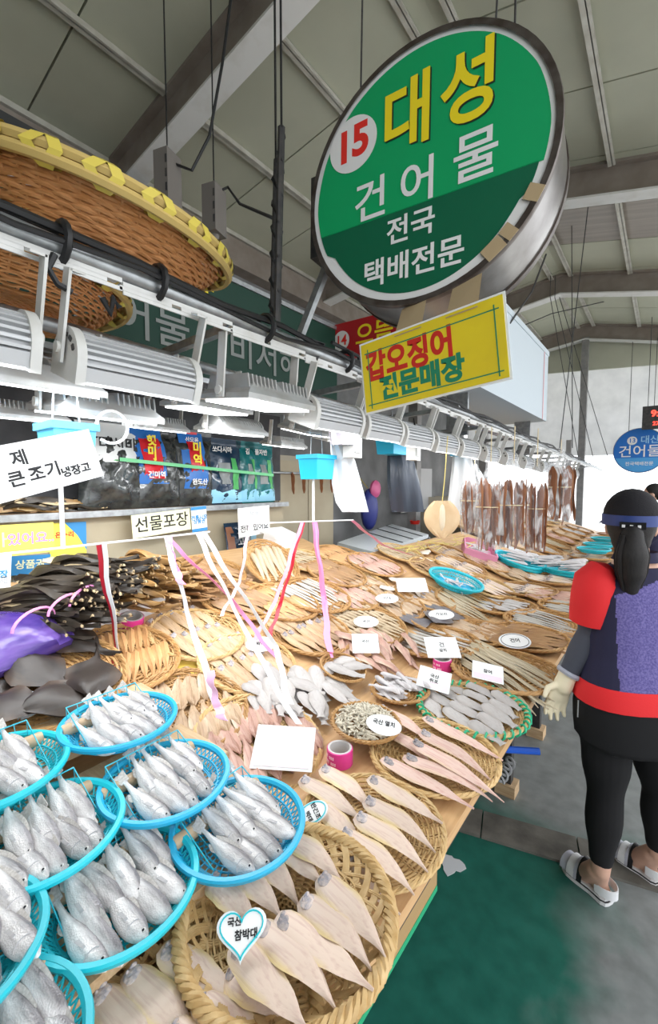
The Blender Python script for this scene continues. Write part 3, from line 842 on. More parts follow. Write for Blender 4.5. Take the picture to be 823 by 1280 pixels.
# --- stepped boards carrying the turquoise plates
STEP = [(-.80, .832), (-1.03, .890), (-1.262, .952)]
bd = thing('plank_shelf', 'rough pale planks laid as low steps under the turquoise plates', 'shelf', (-1.05, 0.3, TOPZ))
for k, (xc, z) in enumerate(STEP):
    for j in range(2):
        G().box((xc, -.02 + .5 * j, z - .011), (.226, .496, .02)).obj('plank', raw_wood, bd, smooth=False)
    for y in (-.2, .25, .68):
        zb = topz(xc) - .01
        G().box((xc, y, (zb + z - .021) / 2), (.20, .045, z - .021 - zb)).obj('riser_block', raw_wood, bd, smooth=False)
PL = [ # px, py, step, lift, blue, which, croakers
 (150, 902, 2, .0, True, 'blue plate by the red ribbon', 9),
 (208, 976, 1, .0, True, 'blue plate amid the planks', 8),
 (299, 1032, 0, .004, True, 'blue plate above the big tray', 8),
 (147, 1112, 0, .0, False, 'turquoise plate at the plank edge', 10),
 (56, 1042, 1, .004, False, 'turquoise plate behind the plank-edge plate', 9),
 (-8, 966, 2, .0, False, 'turquoise plate by the dark skates', 7),
 (-88, 1208, 1, .0, False, 'cut-off plate at the picture edge', 7),
 (-48, 1362, 0, .0, False, 'plate in the lowest left corner', 7)]
for (px, py, st, lift, blue, where, n) in PL:
    c = at_z(px, py, STEP[st][1] + lift + .03)
    c.z = STEP[st][1] + lift + .001
    F = T(*c) @ RX(rnd(-.02, .02))
    plate(F @ RZ(rnd(0, 6)), .288, 'round %s plastic drainer of silver croakers, the %s' % ('blue' if blue else 'turquoise', where), blue)
    Fr = F @ T(-.02, 0, .006)
    o = ob('wire_rack', RACK, None, Fr @ SC(.90)); tag(o, 'turquoise wire rack propping croakers on the %s' % where, 'rack')
    o = ob('bamboo_roll', ROLL, None, F @ T(-.070, 0.0, .028) @ SC(.94)); tag(o, 'bamboo cane under the croaker tails on the %s' % where, 'cane')
    nb = n // 2; nf = n - nb
    for row, m, dv, u0, h0, pt_, v0 in (('rear', nb, .036, -.040, .052, 10, .020), ('front', nf, .036, .024, .036, 7, -.010)):
        for k in range(m):
            v = (k - (m - 1) / 2) * dv + v0 + (.045 if 'lowest' in where or 'cut-off' in where else 0)
            M = F @ T(u0 + rnd(-.008, .008) - 2.2 * v * v, v + rnd(-.003, .003), h0 + rnd(-.003, .005)) @ RY(R(pt_ + rnd(-3, 4))) @ RZ(PI + .05 + rnd(-.13, .13)) @ RX(R(52 + rnd(-14, 16))) @ SC(rnd(.78, .88))
            fish('croaker', M, 'croaker, %s from the near end, %s row of the %s' % (ORD[k], row, where), 'croakers on the ' + where)

# --- the three big front trays of sole
F2 = tray('open', 232, 1296, .42, 'bleached willow tray lowest in the picture, half under the planks', dz=.004)
for h, t in (((127, 1243), (205, 1330)), ((165, 1218), (250, 1300)), ((207, 1190), (300, 1250)), ((252, 1260), (340, 1320)), ((215, 1290), (300, 1370)), ((290, 1215), (355, 1262))):
    fpx('sole', *h, *t, .05, 'pale dried sole in the lowest tray under the planks', 'soles in the lowest tray', .215, end='near end')
F1 = tray('open', 360, 1158, .40, 'large bleached willow tray with open looped border and heart-shaped tag', dz=.030)
for h, t in (((290, 1080), (352, 1135)), ((310, 1062), (378, 1118)), ((330, 1042), (400, 1100)), ((268, 1100), (320, 1150)), ((350, 1040), (432, 1090))):
    fpx('sole', *h, *t, .078, 'dried sole in the covered rear row of the heart-tag tray', 'rear soles in the heart-tag tray', .215, end='near end')
for h, t in (((405, 1100), (480, 1178)), ((378, 1124), (468, 1193)), ((351, 1152), (461, 1226)), ((322, 1156), (424, 1240)), ((296, 1188), (382, 1277))):
    fpx('sole', *h, *t, .088, 'dried sole in the front row of the heart-tag tray', 'front soles in the heart-tag tray', .215)
F3 = tray('pale', 462, 1030, .37, 'pale willow tray of soles beside the bright blue plate', dz=.008)
for h, t, z in (((403, 960), (470, 1004), .032), ((381, 976), (452, 1018), .032), ((404, 1012), (450, 1050), .032), ((440, 1072), (489, 1134), .030), ((465, 976), (549, 1022), .040), ((457, 1000), (546, 1051), .044), ((446, 1020), (537, 1075), .048), ((427, 1040), (520, 1102), .052)):
    fpx('sole', *h, *t, z + .008, 'creamy sole in the pale tray by the blue plate', 'soles in the pale tray by the blue plate', .215)
F4 = tray('pale', 542, 940, .40, 'pale willow tray of long pinkish soles beside the anchovy bowl', dz=.006)
for h, t, z in (((479, 886), (540, 922), .026), ((534, 900), (624, 944), .036), ((526, 915), (618, 966), .040), ((521, 930), (624, 990), .046), ((506, 946), (616, 988), .040), ((482, 952), (587, 1003), .034), ((480, 910), (545, 950), .022)):
    fpx('sole_long', *h, *t, z + .008, 'long pinkish sole in the tray beside the anchovy bowl', 'pinkish soles beside the anchovy bowl', .25)

# --- anchovies: a bowl on top of a tape roll
F5 = tray('bowl', 457, 914, .235, 'shallow brown wicker bowl heaped with tiny anchovies', dz=.045, extra=R(4))
anch_m = mat('pale dried anchovy', (0.74, 0.68, 0.55), 0.45, col2=(0.46, 0.41, 0.32), nscale=60)
g = G()
for i in range(420):
    r_ = .098 * math.sqrt(random.random()); a = rnd(0, 2 * PI); b = rnd(0, 2 * PI)
    z = .014 + .030 * (1 - (r_ / .1) ** 2) + rnd(-.004, .010); L_ = rnd(.012, .020)
    dx, dy = math.cos(b), math.sin(b)
    p = Vector((r_ * math.cos(a), r_ * math.sin(a), z)); c_ = rnd(-.006, .006)
    g.tube([p - Vector((dx, dy, rnd(-.3, .3))) * L_, p + Vector((-dy, dx, 0)) * c_ * .7, p + Vector((dx, dy, rnd(-.3, .3))) * L_], [.0018, .0042, .0010], 5)
o = stuff(g.obj('anchovies', anch_m, None, F5)); o['label'] = 'heap of tiny pale dried anchovies in the wicker bowl'; o['category'] = 'anchovies'

# --- further trays ---------------------------------------------------------
def put(kind, px, py, D, fk, spots, where, what, tl, dz=.006, extra=0.0, scale=1.0, h=.014, jit=.06):
    F = tray(kind, px, py, D, tl, dz=dz, extra=extra)
    lay(fk, F, spots, what, where, h=h, scale=scale * (1.0 if fk == 'file' else 1.12), jit=jit)
    return F
# green-bound tray of filefish
sp = [(-.115 + .105 * c + rnd(-.008, .008), -.14 + .066 * r_ + (.033 if c % 2 else 0), -25 + rnd(-10, 10), .006 * c) for c in range(3) for r_ in range(5) if ((-.115 + .105 * c) ** 2 + (-.14 + .066 * r_) ** 2) < .18 ** 2]
put('green', 590, 884, .40, 'file', sp, 'on the green-bound tray', 'grey filefish', 'wicker tray bound with bright green tape at the table edge', dz=.008)
# heaped small silver fish
sp = [(rnd(-.05, .05), rnd(-.075, .075), rnd(-35, 35) + (180 if i % 2 else 0), .012 * (i // 7)) for i in range(20)]
put('bowl', 500, 864, .235, 'small', sp, 'in the brown bowl by the pink card', 'small silver fish', 'small brown wicker bowl heaped with silver fish by the pink card', dz=.02)
# four filefish in a small bowl
F = tray('bowl', 428, 838, .205, 'small brown wicker bowl with four pale filefish under a pink ribbon', dz=.03)
lay('file', F, [(-.035, -.035, 100, .0), (-.02, .05, 80, .004), (.035, -.03, 30, .012), (.04, .045, 60, .016)], 'pale filefish', 'in the bowl under the ribbon', scale=1.0)
# red fleshed split fish with the white card
F = put('pale', 322, 924, .42, 'split', [(u, v + (.03 if u > 0 else 0), 160 + rnd(-8, 8), .008 * (u > 0)) for u in (-.10, .06) for v in (-.15, -.10, -.05, .0, .05, .10, .145) if abs(v) < .16], 'on the big white card tray',
        'split red fish', 'pale wicker tray of split red fish carrying a big white card', dz=.012)
put('close', 236, 880, .40, 'split_tan', [(u, v, 155 + rnd(-8, 8), .006 * k) for k, u in enumerate((-.09, .08)) for v in (-.13, -.08, -.03, .02, .07, .12)], 'behind the blue plates',
    'split tan fish', 'brown wicker tray of split tan fish behind the bright blue plate', dz=.006)
# sole trays in the middle
put('pale', 309, 826, .41, 'sole_tan', rows(2, .17, .052, (-.10, .07), 3, .006), 'under the white ribbon', 'tan sole', 'pale willow tray of tan soles where the white ribbon ends')
put('pale', 246, 790, .41, 'sole_tan', rows(2, .17, .055, (-.10, .07), 3, .006), 'beside the amber fish', 'tan sole', 'pale willow tray of tan soles next to the amber fish, under the beige wall')
put('close', 148, 821, .44, 'orange', [(u, v, a + rnd(-5, 5), .004 * k) for k, (u, a) in enumerate(((-.075, -20), (.075, -20))) for v in [-.155 + .030 * j for j in range(11)] if u * u + v * v < .178 ** 2], 'behind the red ribbon',
    'thin amber fish', 'brown wicker tray of amber fish in two rows behind the red ribbon', dz=.012)
put('close', 384, 786, .45, 'sole_tan', rows(2, .19, .05, (-.11, .07), 5, .008), 'between two ribbons', 'brownish sole', 'brown wicker tray of soles between the red and pink ribbons', scale=1.1)
put('close', 458, 776, .45, 'small_tan', [(u, v, 20 + rnd(-14, 14), .003 * k) for k, u in enumerate((-.14, -.07, 0, .07, .14)) for v in [-.17 + .034 * j for j in range(11)] if u * u + v * v < .185 ** 2], 'in rows on the round tray',
    'small tan dried fish', 'round brown tray covered with rows of small tan fish')
put('close', 542, 802, .49, 'strip', [(rnd(-.02, .02), -.16 + .030 * j, -8 + rnd(-3, 3), .004 * (j % 3)) for j in range(11)], 'under the square card', 'silver hairtail strip', 'brown wicker tray of long silver strips with a square white card', scale=1.0, dz=.012)
put('close', 489, 751, .44, 'split_tan', rows(2, .18, .055, (-.10, .07), 160, .006), 'behind the small fish', 'split tan fish', 'brown tray of split fish with oval tag behind the small fish')
put('close', 338, 715, .40, 'small_tan', [(rnd(-.015, .015), -.11 + .036 * j, -6 + rnd(-5, 5), .003) for j in range(7)], 'on the steep tray', 'slender grey fish', 'brown wicker tray tilted steeply against the back panel', dz=.075, extra=R(26), scale=2.0)
put('close', 392, 745, .44, 'strip', [(rnd(-.02, .02), -.16 + .032 * j, 80 + rnd(-4, 4) - 70, .003) for j in range(11)], 'behind the pink ribbon', 'slender grey strip', 'brown wicker tray of slender grey fish behind the pink ribbon', dz=.02, scale=.95)
put('close', 420, 718, .42, 'brown', rows(2, .17, .05, (-.08, .08), 15, .006), 'below the folding table', 'brown dried fish', 'brown wicker tray of brown fish below the folding table', dz=.02)
put('close', 468, 707, .44, 'split', rows(2, .18, .05, (-.09, .08), 10, .006), 'facing the folding table', 'pinkish fish', 'brown wicker tray of pinkish fish in front of the folding table', dz=.02)
put('pale', 500, 692, .42, 'small_tan', [(u, v, 30 + rnd(-14, 14), .003) for u in (-.11, -.02, .07) for v in [-.15 + .04 * j for j in range(8)]], 'on the rearmost tray', 'pale small fish', 'pale wicker tray of small fish beside the folding table leg', dz=.02)
# long strips bundle at the edge
put('close', 632, 838, .48, 'strip_tan', [(rnd(-.01, .01), -.15 + .025 * j, -30 + rnd(-2, 2), .004 * (j % 3)) for j in range(13)], 'beside the gloved hand', 'striped eel strip', 'brown tray under the long eel strips beside the gloved hand', dz=.01, scale=1.0, h=.02)
put('close', 655, 796, .46, 'brown', rows(3, .18, .05, (-.12, 0, .11), 20, .006), 'under the round tag', 'crumpled brown fish', 'brown wicker tray with a round white tag near the red sleeve', dz=.01)
put('close', 682, 778, .48, 'strip', [(rnd(-.02, .02), -.17 + .03 * j, -20 + rnd(-3, 3), .003 * (j % 3)) for j in range(12)], 'by the red sleeve', 'pale grey strip', 'brown tray of pale strips nearest the red sleeve', dz=.012)
put('close', 588, 757, .50, 'strip_tan', [(rnd(-.02, .02), -.18 + .028 * j, -6 + rnd(-3, 3), .004 * (j % 3)) for j in range(13)], 'behind the charcoal skates', 'striped eel strip', 'brown tray of long striped strips behind the charcoal skates', dz=.012, scale=.95)
# charcoal skates
F = tray('close', 545, 772, .46, 'brown tray under the charcoal skates with oval tag', dz=.008)
lay('skate', F, [(-.04, -.13, 60, 0), (.0, .03, 100, .01), (.06, .17, 30, .004), (-.1, .10, 200, .0)], 'charcoal dried skate', 'behind the silver strips', h=.02, scale=.95)
F = tray('close', 50, 872, .50, 'brown tray under the dark brown skates beside the purple bag', dz=.07)
lay('skate_brown', F, [(-.14, -.12, 70, 0), (-.12, .05, 120, .012), (-.10, .16, 30, .02), (.0, -.14, 100, .02), (.02, .0, 20, .03), (.06, .14, 150, .02), (.13, -.10, 60, .03), (.14, .04, 95, .025)], 'dark brown skate', 'beside the turquoise plates', h=.02, scale=1.0)
# loose heap of grey fillets and reddish fish between the trays
lab = 'pale grey dried fillet heaped loose between the sole trays and the anchovies'
for i in range(34):
    px, py = 376 + rnd(-58, 54), 866 + rnd(-24, 26)
    c = surf(px, py, .03 + .012 * (i % 3)); tl = math.atan(SLOPE) if c.x < BENDX else 0
    fish('file', T(*c) @ RY(tl) @ RZ(rnd(-.9, .5)) @ RX(rnd(-.2, .2)) @ SC(rnd(.85, 1.1)), lab, 'loose grey fillets')
lab = 'reddish split fish in the loose heap behind the small silver fish'
for i in range(18):
    px, py = 470 + rnd(-46, 48), 816 + rnd(-22, 18)
    c = surf(px, py, .03 + .014 * (i % 3)); tl = math.atan(SLOPE) if c.x < BENDX else 0
    fish('split', T(*c) @ RY(tl) @ RZ(rnd(-.7, .4)) @ RX(rnd(-.2, .2)) @ SC(rnd(.85, 1.05)), lab, 'loose reddish split fish')
# white squid by the turquoise dish
lab = 'pale flattened dried squid lying beside the small turquoise dish'
for (px, py, a) in ((505, 728, 20), (520, 738, -30), (492, 735, 70), (533, 690, 100), (540, 700, 60)):
    c = surf(px, py, .035); fish('white', T(*c) @ RY(math.atan(SLOPE)) @ RZ(R(a)), lab, 'pale squid by the turquoise dish')
# small turquoise dish
c = surf(568, 730, .06); c.z = topz(c.x) + .05
Fd = tray_matrix(c)
plate(Fd, .40, 'small turquoise dish of cut fish in the middle of the display')
G().lathe([(0.001, .003), (.13, .003), (.13, .006), (.001, .006)], 30).obj('dish_liner', turq_blue, None, Fd)
tag(bpy.data.objects['dish_liner'], 'blue plastic liner inside the small turquoise dish', 'liner')
lay('small', Fd, [(rnd(-.1, .1), rnd(-.11, .11), rnd(0, 360), .006 * (i % 3)) for i in range(16)], 'cut silver fish piece', 'in the small turquoise dish', heap=True, h=.014, scale=.75)

# more trays filling the rear of the display
put('close', 300, 748, .44, 'brown', rows(2, .18, .05, (-.09, .08), 25, .006), 'left of the steep tray', 'brown fish', 'brown tray of brown fish left of the steep tray', dz=.01)
put('close', 352, 752, .42, 'orange', rows(2, .17, .036, (-.08, .08), 12, .005), 'behind the two ribbons', 'amber fish', 'brown tray of amber fish behind the two ribbons', dz=.012)
put('close', 432, 742, .42, 'split', rows(2, .17, .055, (-.09, .08), 8, .006), 'right of the pink ribbon', 'split fish', 'brown tray of split fish right of the pink ribbon', dz=.01)
put('pale', 380, 700, .40, 'small_tan', [(u, v, 40 + rnd(-14, 14), .003) for u in (-.10, .0, .10) for v in [-.12 + .04 * j for j in range(7)]], 'on the tray below the cupboard', 'little tan fish', 'pale tray of little tan fish below the cupboard', dz=.012)
put('close', 530, 745, .42, 'sole_tan', rows(2, .17, .055, (-.09, .08), 4, .006), 'left of the striped strips', 'brownish flat sole', 'brown tray of brownish soles left of the striped strips', dz=.01)
put('close', 600, 790, .42, 'split_tan', rows(2, .17, .055, (-.09, .08), -12, .006), 'behind the gloved-hand strips', 'split tan fish', 'brown tray of split tan fish behind the gloved-hand strips', dz=.008)
put('close', 262, 716, .42, 'brown', rows(2, .17, .05, (-.09, .08), 30, .006), 'at the foot of the beige panel', 'brown fish', 'brown tray of brown fish at the foot of the beige panel', dz=.02)
put('close', 424, 694, .40, 'orange', rows(2, .16, .036, (-.08, .08), 12, .005), 'left of the folding table', 'amber fish', 'brown tray of amber fish left of the folding table', dz=.012)
put('pale', 452, 726, .38, 'split_tan', rows(2, .15, .05, (-.08, .07), 8, .006), 'under the pinkish fish tray', 'split tan fish', 'pale tray of split tan fish under the pinkish fish tray', dz=.004)
put('close', 560, 690, .42, 'sole_tan', rows(2, .17, .055, (-.09, .08), 4, .006), 'under the hanging skate', 'brownish sole', 'brown tray of brownish soles under the hanging skate', dz=.01)
# --- far sole trays in rows towards the next stall
FAR = [(606, 732, 'sole_far', 'pale', 'first behind the turquoise dish'), (657, 737, 'sole_far', 'close', 'second behind the turquoise dish'), (700, 747, 'split', 'close', 'third, at the table edge by the red sleeve'),
       (626, 757, 'file', 'close', 'between the striped strips and the brown fish'), (640, 716, 'split_tan', 'pale', 'behind the first row of far soles'), (690, 724, 'sole_far', 'close', 'at the edge before the turquoise stacks'),
       (575, 708, 'sole_far', 'close', 'rear left of the far rows'), (610, 703, 'split', 'close', 'rear middle of the far rows'), (545, 712, 'brown', 'pale', 'beside the yellow straw'), (720, 760, 'strip', 'close', 'hidden half by the shopper')]
for i, (px, py, fk, bk, wh) in enumerate(FAR):
    F = tray(bk, px, py, .47, 'wicker tray in the far rows, ' + wh, dz=.012)
    if fk == 'strip': sp = [(0, -.15 + .034 * j, -10) for j in range(9)]
    else: sp = rows(2, .19, .06, (-.10, .08), 4, .008)
    lay(fk, F, sp, 'dried fish on the far tray', wh, heap=True, h=.016, scale=1.12)
# turquoise stacks of long silver fish on the far edge
for i, (px, py) in enumerate(((648, 704), (684, 710), (716, 716))):
    wh = ('left', 'middle', 'right')[i]
    c = surf(px, py, .05); c.z = topz(c.x) + .004
    for k in range(2):
        plate(tray_matrix(c + Vector((.0, -.02 * k, .03 * k))) @ RZ(k), .46, '%s turquoise drainer, %s of the %s stack far along the table' % ('flat', 'lower' if k == 0 else 'upper', {'left': 'inner', 'middle': 'middle', 'right': 'outer'}[wh]))
    F = tray_matrix(c + Vector((0, -.02, .03)))
    lay('small', F, [(rnd(-.05, .05), -.11 + .02 * j, 200 + rnd(-20, 20), .022 * (j % 4) + .02) for j in range(12)], 'slim silver fish', 'bundled on the %s turquoise stack' % {'left': 'inner', 'middle': 'middle', 'right': 'outer'}[wh], heap=True, h=.03, scale=1.8)
# next stall's table: trays in a grid
kinds = ['sole_far', 'strip', 'split_tan', 'sole_tan', 'strip_tan', 'file', 'brown', 'split']
n = 0
for iy in range(6):
    for ix in range(3):
        X = -.66 - .50 * ix; Y = 5.75 + .56 * iy; fk = kinds[n % 8]; n += 1
        wh = 'row %s from the gap, %s' % (('first', 'second', 'third', 'fourth', 'fifth', 'sixth')[iy], ('at the aisle edge', 'in the middle', 'at the back')[ix])
        F = tray('close' if n % 3 else 'pale', 0, 0, .46, 'tray on the next stall table, ' + wh, at=(X, Y, topz(X) + .012))
        sp = [(0, -.15 + .045 * j, -10) for j in range(7)] if 'strip' in fk else rows(2, .18, .075, (-.09, .08), 4, .006)
        lay(fk, F, sp, 'dried fish on the next stall', wh, heap=True, h=.016, scale=1.15)
for i, Y in enumerate((5.7, 6.2, 6.9)):
    plate(tray_matrix(Vector((-.62, Y, TOPZ + .09))), .34, 'bright turquoise drainer standing on the next stall, %s along the edge' % ('first', 'second', 'third')[i])

# --- pollack piles on their styrofoam box
foam = mat('white styrofoam', (0.86, 0.87, 0.88), 0.8, bump=0.15, bscale=300)
p0, p1 = surf(52, 812, .04), surf(203, 752, .04)
d = (p1 - p0); ang = math.atan2(d.y, d.x); mid = (p0 + p1) / 2
nrm = Vector((-math.sin(ang), math.cos(ang), 0))
o = thing('styrofoam_box', 'white styrofoam box lid under the bundles of dried pollack', 'box', M=T(mid.x, mid.y, topz(mid.x) + .045) @ RZ(ang))
g = G(); g.box((0, .22, .0), (d.length * 1.02, .44, .12), (R(12), 0, 0)); g.obj('box_body', foam, o, smooth=False)
g = G(); g.box((0, .22, .072), (d.length * 1.05, .46, .024), (R(12), 0, 0)); g.obj('box_lid', foam, o, smooth=False)
pink_str = mat('pink plastic string', (0.78, 0.28, 0.55), 0.4)
def pile(kind, px, py, spread, ang_, nl, per, label, group, z0, roll=.5):
    c = surf(px, py, z0); c.z = topz(c.x) + z0
    ax = Vector((math.cos(ang_), math.sin(ang_), 0)); bx = Vector((-math.sin(ang_), math.cos(ang_), 0))
    for l in range(nl):
        m = per - l
        for k in range(m):
            q = c + bx * ((k - (m - 1) / 2) * spread) + ax * rnd(-.06, .06) + Vector((0, 0, .020 * l)) 
            q.z += -(q.x - c.x) * SLOPE * .6 + .004
            fish(kind, T(*q) @ RY(math.atan(SLOPE) * .6) @ RZ(ang_ + rnd(-.22, .22)) @ RX(rnd(-roll, roll)) @ RY(rnd(-.1, .1)) @ SC(rnd(.9, 1.1)), label, group)
    return c
def mound(kind, px, py, lx, ly, hgt, ang_, n, label, group, z0):
    """n fish heaped over an elongated mound, each lying on the slope of it"""
    c = surf(px, py, z0); c.z = topz(c.x) + z0
    ax = Vector((math.cos(ang_), math.sin(ang_), 0)); bx = Vector((-math.sin(ang_), math.cos(ang_), 0))
    for i in range(n):
        u, v = rnd(-1, 1), -1 + 2 * ((i * .618034) % 1.0)
        lay_ = (i // 12) / max(1, n / 12 - 1)
        k = 1 - .55 * lay_
        z = hgt * (lay_ * (1 - .45 * v * v * k) )
        q = c + ax * u * lx * k + bx * v * ly * k + Vector((0, 0, z))
        q.z += max(-.05, -(q.x - c.x) * SLOPE * .8)
        fish(kind, T(*q) @ RZ(ang_ + rnd(-.28, .28)) @ RY(rnd(-.16, .16) - .12) @ RX(v * k * .6 + rnd(-.6, .6)) @ SC(rnd(.85, 1.12)), label, group)
lab = 'dark wrinkled dried pollack in the big pile below the seaweed shelf'
mound('pollack_dark', 70, 768, .08, .17, .10, R(36), 70, lab, 'dark pollack in the big pile', .12)
mound('pollack_dark', 112, 748, .10, .22, .14, R(30), 84, lab, 'dark pollack in the big pile', .13)
lab = 'tan dried pollack in the lighter pile right of the dark pollack'
mound('pollack_tan', 186, 738, .10, .22, .14, R(22), 90, lab, 'tan pollack in the lighter pile', .10)
lab = 'brown dried fish in the heap against the beige panel'
mound('brown', 250, 735, .12, .20, .06, R(14), 44, lab, 'brown fish against the beige panel', .04)
lab = 'dried pollack bundle end lying on the seaweed shelf behind the handwritten card'
for i in range(26):
    p = at_x(20 + (i * 37) % 98, 628, -2.66)
    fish('pollack_dark' if i % 3 else 'pollack_tan', T(-2.70 + rnd(-.03, .05), p.y, 1.475 + .018 * (i // 8)) @ RZ(R(85) + rnd(-.4, .4)) @ RX(rnd(-.6, .6)) @ SC(rnd(.7, .9)), lab, 'pollack on the shelf')
# pink strings binding the dark pile
for k, (px, py) in enumerate(((40, 755), (80, 738), (104, 728))):
    c = surf(px, py, .28)
    pts = [c + Vector((.10 * math.cos(a) * .6 + .02, -.10 * math.cos(a) * .8, .045 * math.sin(a) - .06)) for a in [j * PI / 10 for j in range(11)]]
    o = G().tube(pts, .005, 5, flat=.5).obj('pink_string', pink_str)
    tag(o, 'pink string loop tied round the dark pollack, %s one' % ('lowest', 'middle', 'topmost')[k], 'string')

# --- purple plastic bag with a styrofoam slab under it
purple = mat('purple plastic bag', (0.05, 0.025, 0.19), 0.25, col2=(0.13, 0.07, 0.30), nscale=9, stretch=(1, 1, 4), bump=0.5, bscale=14)
c = surf(-8, 802, .10)
g = G(); rings = []
for i in range(9):
    u = i / 8; rr = .22 * (math.sin(PI * (u * .9 + .08)) ** .6); z = .19 * u
    rings.append([c + Vector((rr * math.cos(a) * (1 + .10 * math.sin(5 * a + i)) , rr * 1.1 * math.sin(a) * (1 + .08 * math.sin(4 * a + i * 1.3)), z - .1)) for a in [2 * PI * j / 24 for j in range(24)]])
g.loft(rings)
o = g.obj('plastic_bag', purple); tag(o, 'bulging purple plastic bag at the left edge of the display', 'bag')
c = surf(14, 846, .03)
o = G().box((c.x, c.y, topz(c.x) + .035), (.28, .42, .05), (0, math.atan(SLOPE), .15)).obj('styrofoam_slab', foam, None, smooth=False)
tag(o, 'white styrofoam slab in front of the purple bag', 'slab')

# --- tape rolls
pinkt = mat('magenta tape print', (0.72, 0.05, 0.28), 0.35)
tape_in = mat('grey card core', (0.55, 0.53, 0.52), 0.7)
def tape(px, py, dz, label, s=1.0, lines=('유 만 국', '청정동해')):
    c = surf(px, py, dz); c.z = topz(c.x) + .0
    tl = math.atan(SLOPE) if c.x < BENDX else 0
    M = T(*c) @ RY(tl) @ SC(s)
    o = thing('tape_roll', label, 'tape', M=M)
    G().lathe([(.040, .0), (.043, .002), (.043, .052), (.040, .054)], 28).obj('tape_side', pinkt, o)
    G().lathe([(.040, .0), (.033, .0), (.033, .054), (.040, .054)], 28).obj('core', tape_in, o)
    pl = G()
    for k in range(7):        # printed pale marks round the side
        for r_ in range(2):
            a = R(230) + k * .16
            if (k + r_) % 4 == 3: continue
            pl.box((.0432 * math.cos(a), .0432 * math.sin(a), .018 + .018 * r_), (.0012, .0045, .009), (0, 0, a))
    pl.obj('print', mat('pale pink print', (0.9, 0.6, 0.72), 0.5), o, smooth=False)
tape(425, 942, .03, 'magenta printed tape roll under the anchovy bowl', .95)
tape(62, 816, .03, 'magenta tape roll standing in front of the purple bag', 1.15)
tape(163, 780, .02, 'magenta tape roll behind the amber fish by the styrofoam box', 1.15)
tape(553, 832, .02, 'magenta tape roll under the pink-edged price card', 1.0)
tape(138, 868, .05, 'magenta tape roll at the foot of the red ribbon', .8)

# --- price tags
teal_line = mat('teal marker outline', (0.02, 0.5, 0.58), 0.5)
pink_card = mat('pink shaded card', (0.86, 0.68, 0.76), 0.6)
film = mat('clear laminate', (0.85, 0.88, 0.9), 0.25)
def heart(s, w=1.25):
    P = []
    for i in range(40):
        t = 2 * PI * i / 40
        P.append((w * s * 16 * math.sin(t) ** 3 / 17, s * (13 * math.cos(t) - 5 * math.cos(2 * t) - 2 * math.cos(3 * t) - math.cos(4 * t)) / 17))
    return P
def oval(a, b, n=28): return [(a * math.cos(2 * PI * i / n), b * math.sin(2 * PI * i / n)) for i in range(n)]
def rect(a, b): return [(-a, -b), (a, -b), (a, b), (-a, b)]
def card(px, py, dz, poly, label, lines, up=(-.55, .6, .45), right=(.79, .61, 0), size=.02, outline=None, pad=1.12, rot=0.0, name='price_card', c=None, edge=None):
    c = c or surf(px, py, dz)
    M = frame(c, right, up) @ RZ(rot)
    o = thing(name, label, 'price tag', M=M)
    G().prism([(x * pad, y * pad) for x, y in poly], -.0012, 0).obj('laminate', film, o, smooth=False)
    G().prism(poly, .0, .0012).obj('card', paper, o, smooth=False)
    if outline: G().tube([(x * .96, y * .96, .0014) for x, y in poly], .0016, 4, closed=True).obj('outline', outline, o)
    if edge: G().prism([(x * 1.0, y * .3 - .68 * max(q[1] for q in poly)) for x, y in poly], .0012, .0018).obj('pink_band', edge, o, smooth=False)
    for s, x, y, sz in lines: text(s, sz, ink, o, T(x, y, .0020), ext=.0002, bold=.0004)
    return o
card(302, 1164, .125, heart(.036, 1.1), 'heart-shaped white tag with teal outline on the big front tray', [('국산', -.012, .012, .013), ('참박대', .008, -.006, .014)], outline=teal_line, rot=.12)
card(391, 1016, .06, oval(.022, .036), 'cloud-shaped white tag with teal outline beside the blue plate', [('반건조', 0, .008, .014), ('박대', .004, -.012, .013)], outline=teal_line, rot=-1.1)
card(355, 934, .07, rect(.082, .060), 'large blank white card lying over the split red fish', [], edge=pink_card, rot=-.06)
card(480, 906, .115, oval(.050, .030), 'oval white tag lying on the anchovies', [('국산 멸치', 0, .004, .018)], rot=-.25)
card(28, 882, .09, oval(.058, .042), 'white cloud tag on the dark brown skates', [('국산', 0, .014, .02), ('가오리', 0, -.012, .02)], rot=.1)
card(484, 748, .08, oval(.062, .036), 'oval white tag on the tray behind the rows of small fish', [('서대', 0, 0, .026)])
card(458, 777, .07, oval(.058, .036), 'oval white tag in the middle of the small tan fish', [('국산', 0, 0, .022)])
card(552, 768, .075, oval(.068, .036), 'oval white tag on the charcoal skates', [('가오리', 0, 0, .026)])
card(457, 804, .09, rect(.055, .05), 'square white card standing by the loose reddish fish', [('국산', 0, .01, .02)], edge=pink_card)
card(553, 809, .09, rect(.07, .055), 'square white card on the silver strips', [('건', 0, .012, .03), ('갈치', 0, -.02, .02)])
card(543, 849, .075, rect(.058, .045), 'pink-edged white card behind the small silver fish', [('국산', 0, .012, .02), ('쥐포', 0, -.012, .02)], edge=pink_card, rot=-.35)
card(610, 840, .08, rect(.056, .04), 'pale pink card on the long eel strips', [('장어', 0, 0, .02)], edge=pink_card, rot=-.3)
card(644, 801, .08, oval(.072, .044), 'round white tag with dark outline on the brown fish', [('건어', 0, .0, .028)], outline=ink)
card(515, 731, .09, rect(.09, .06), 'plain white card leaning on the pale squid', [])
card(326, 805, .07, oval(.058, .036), 'oval white tag on the tan soles under the white ribbon', [('박대', 0, 0, .022)])
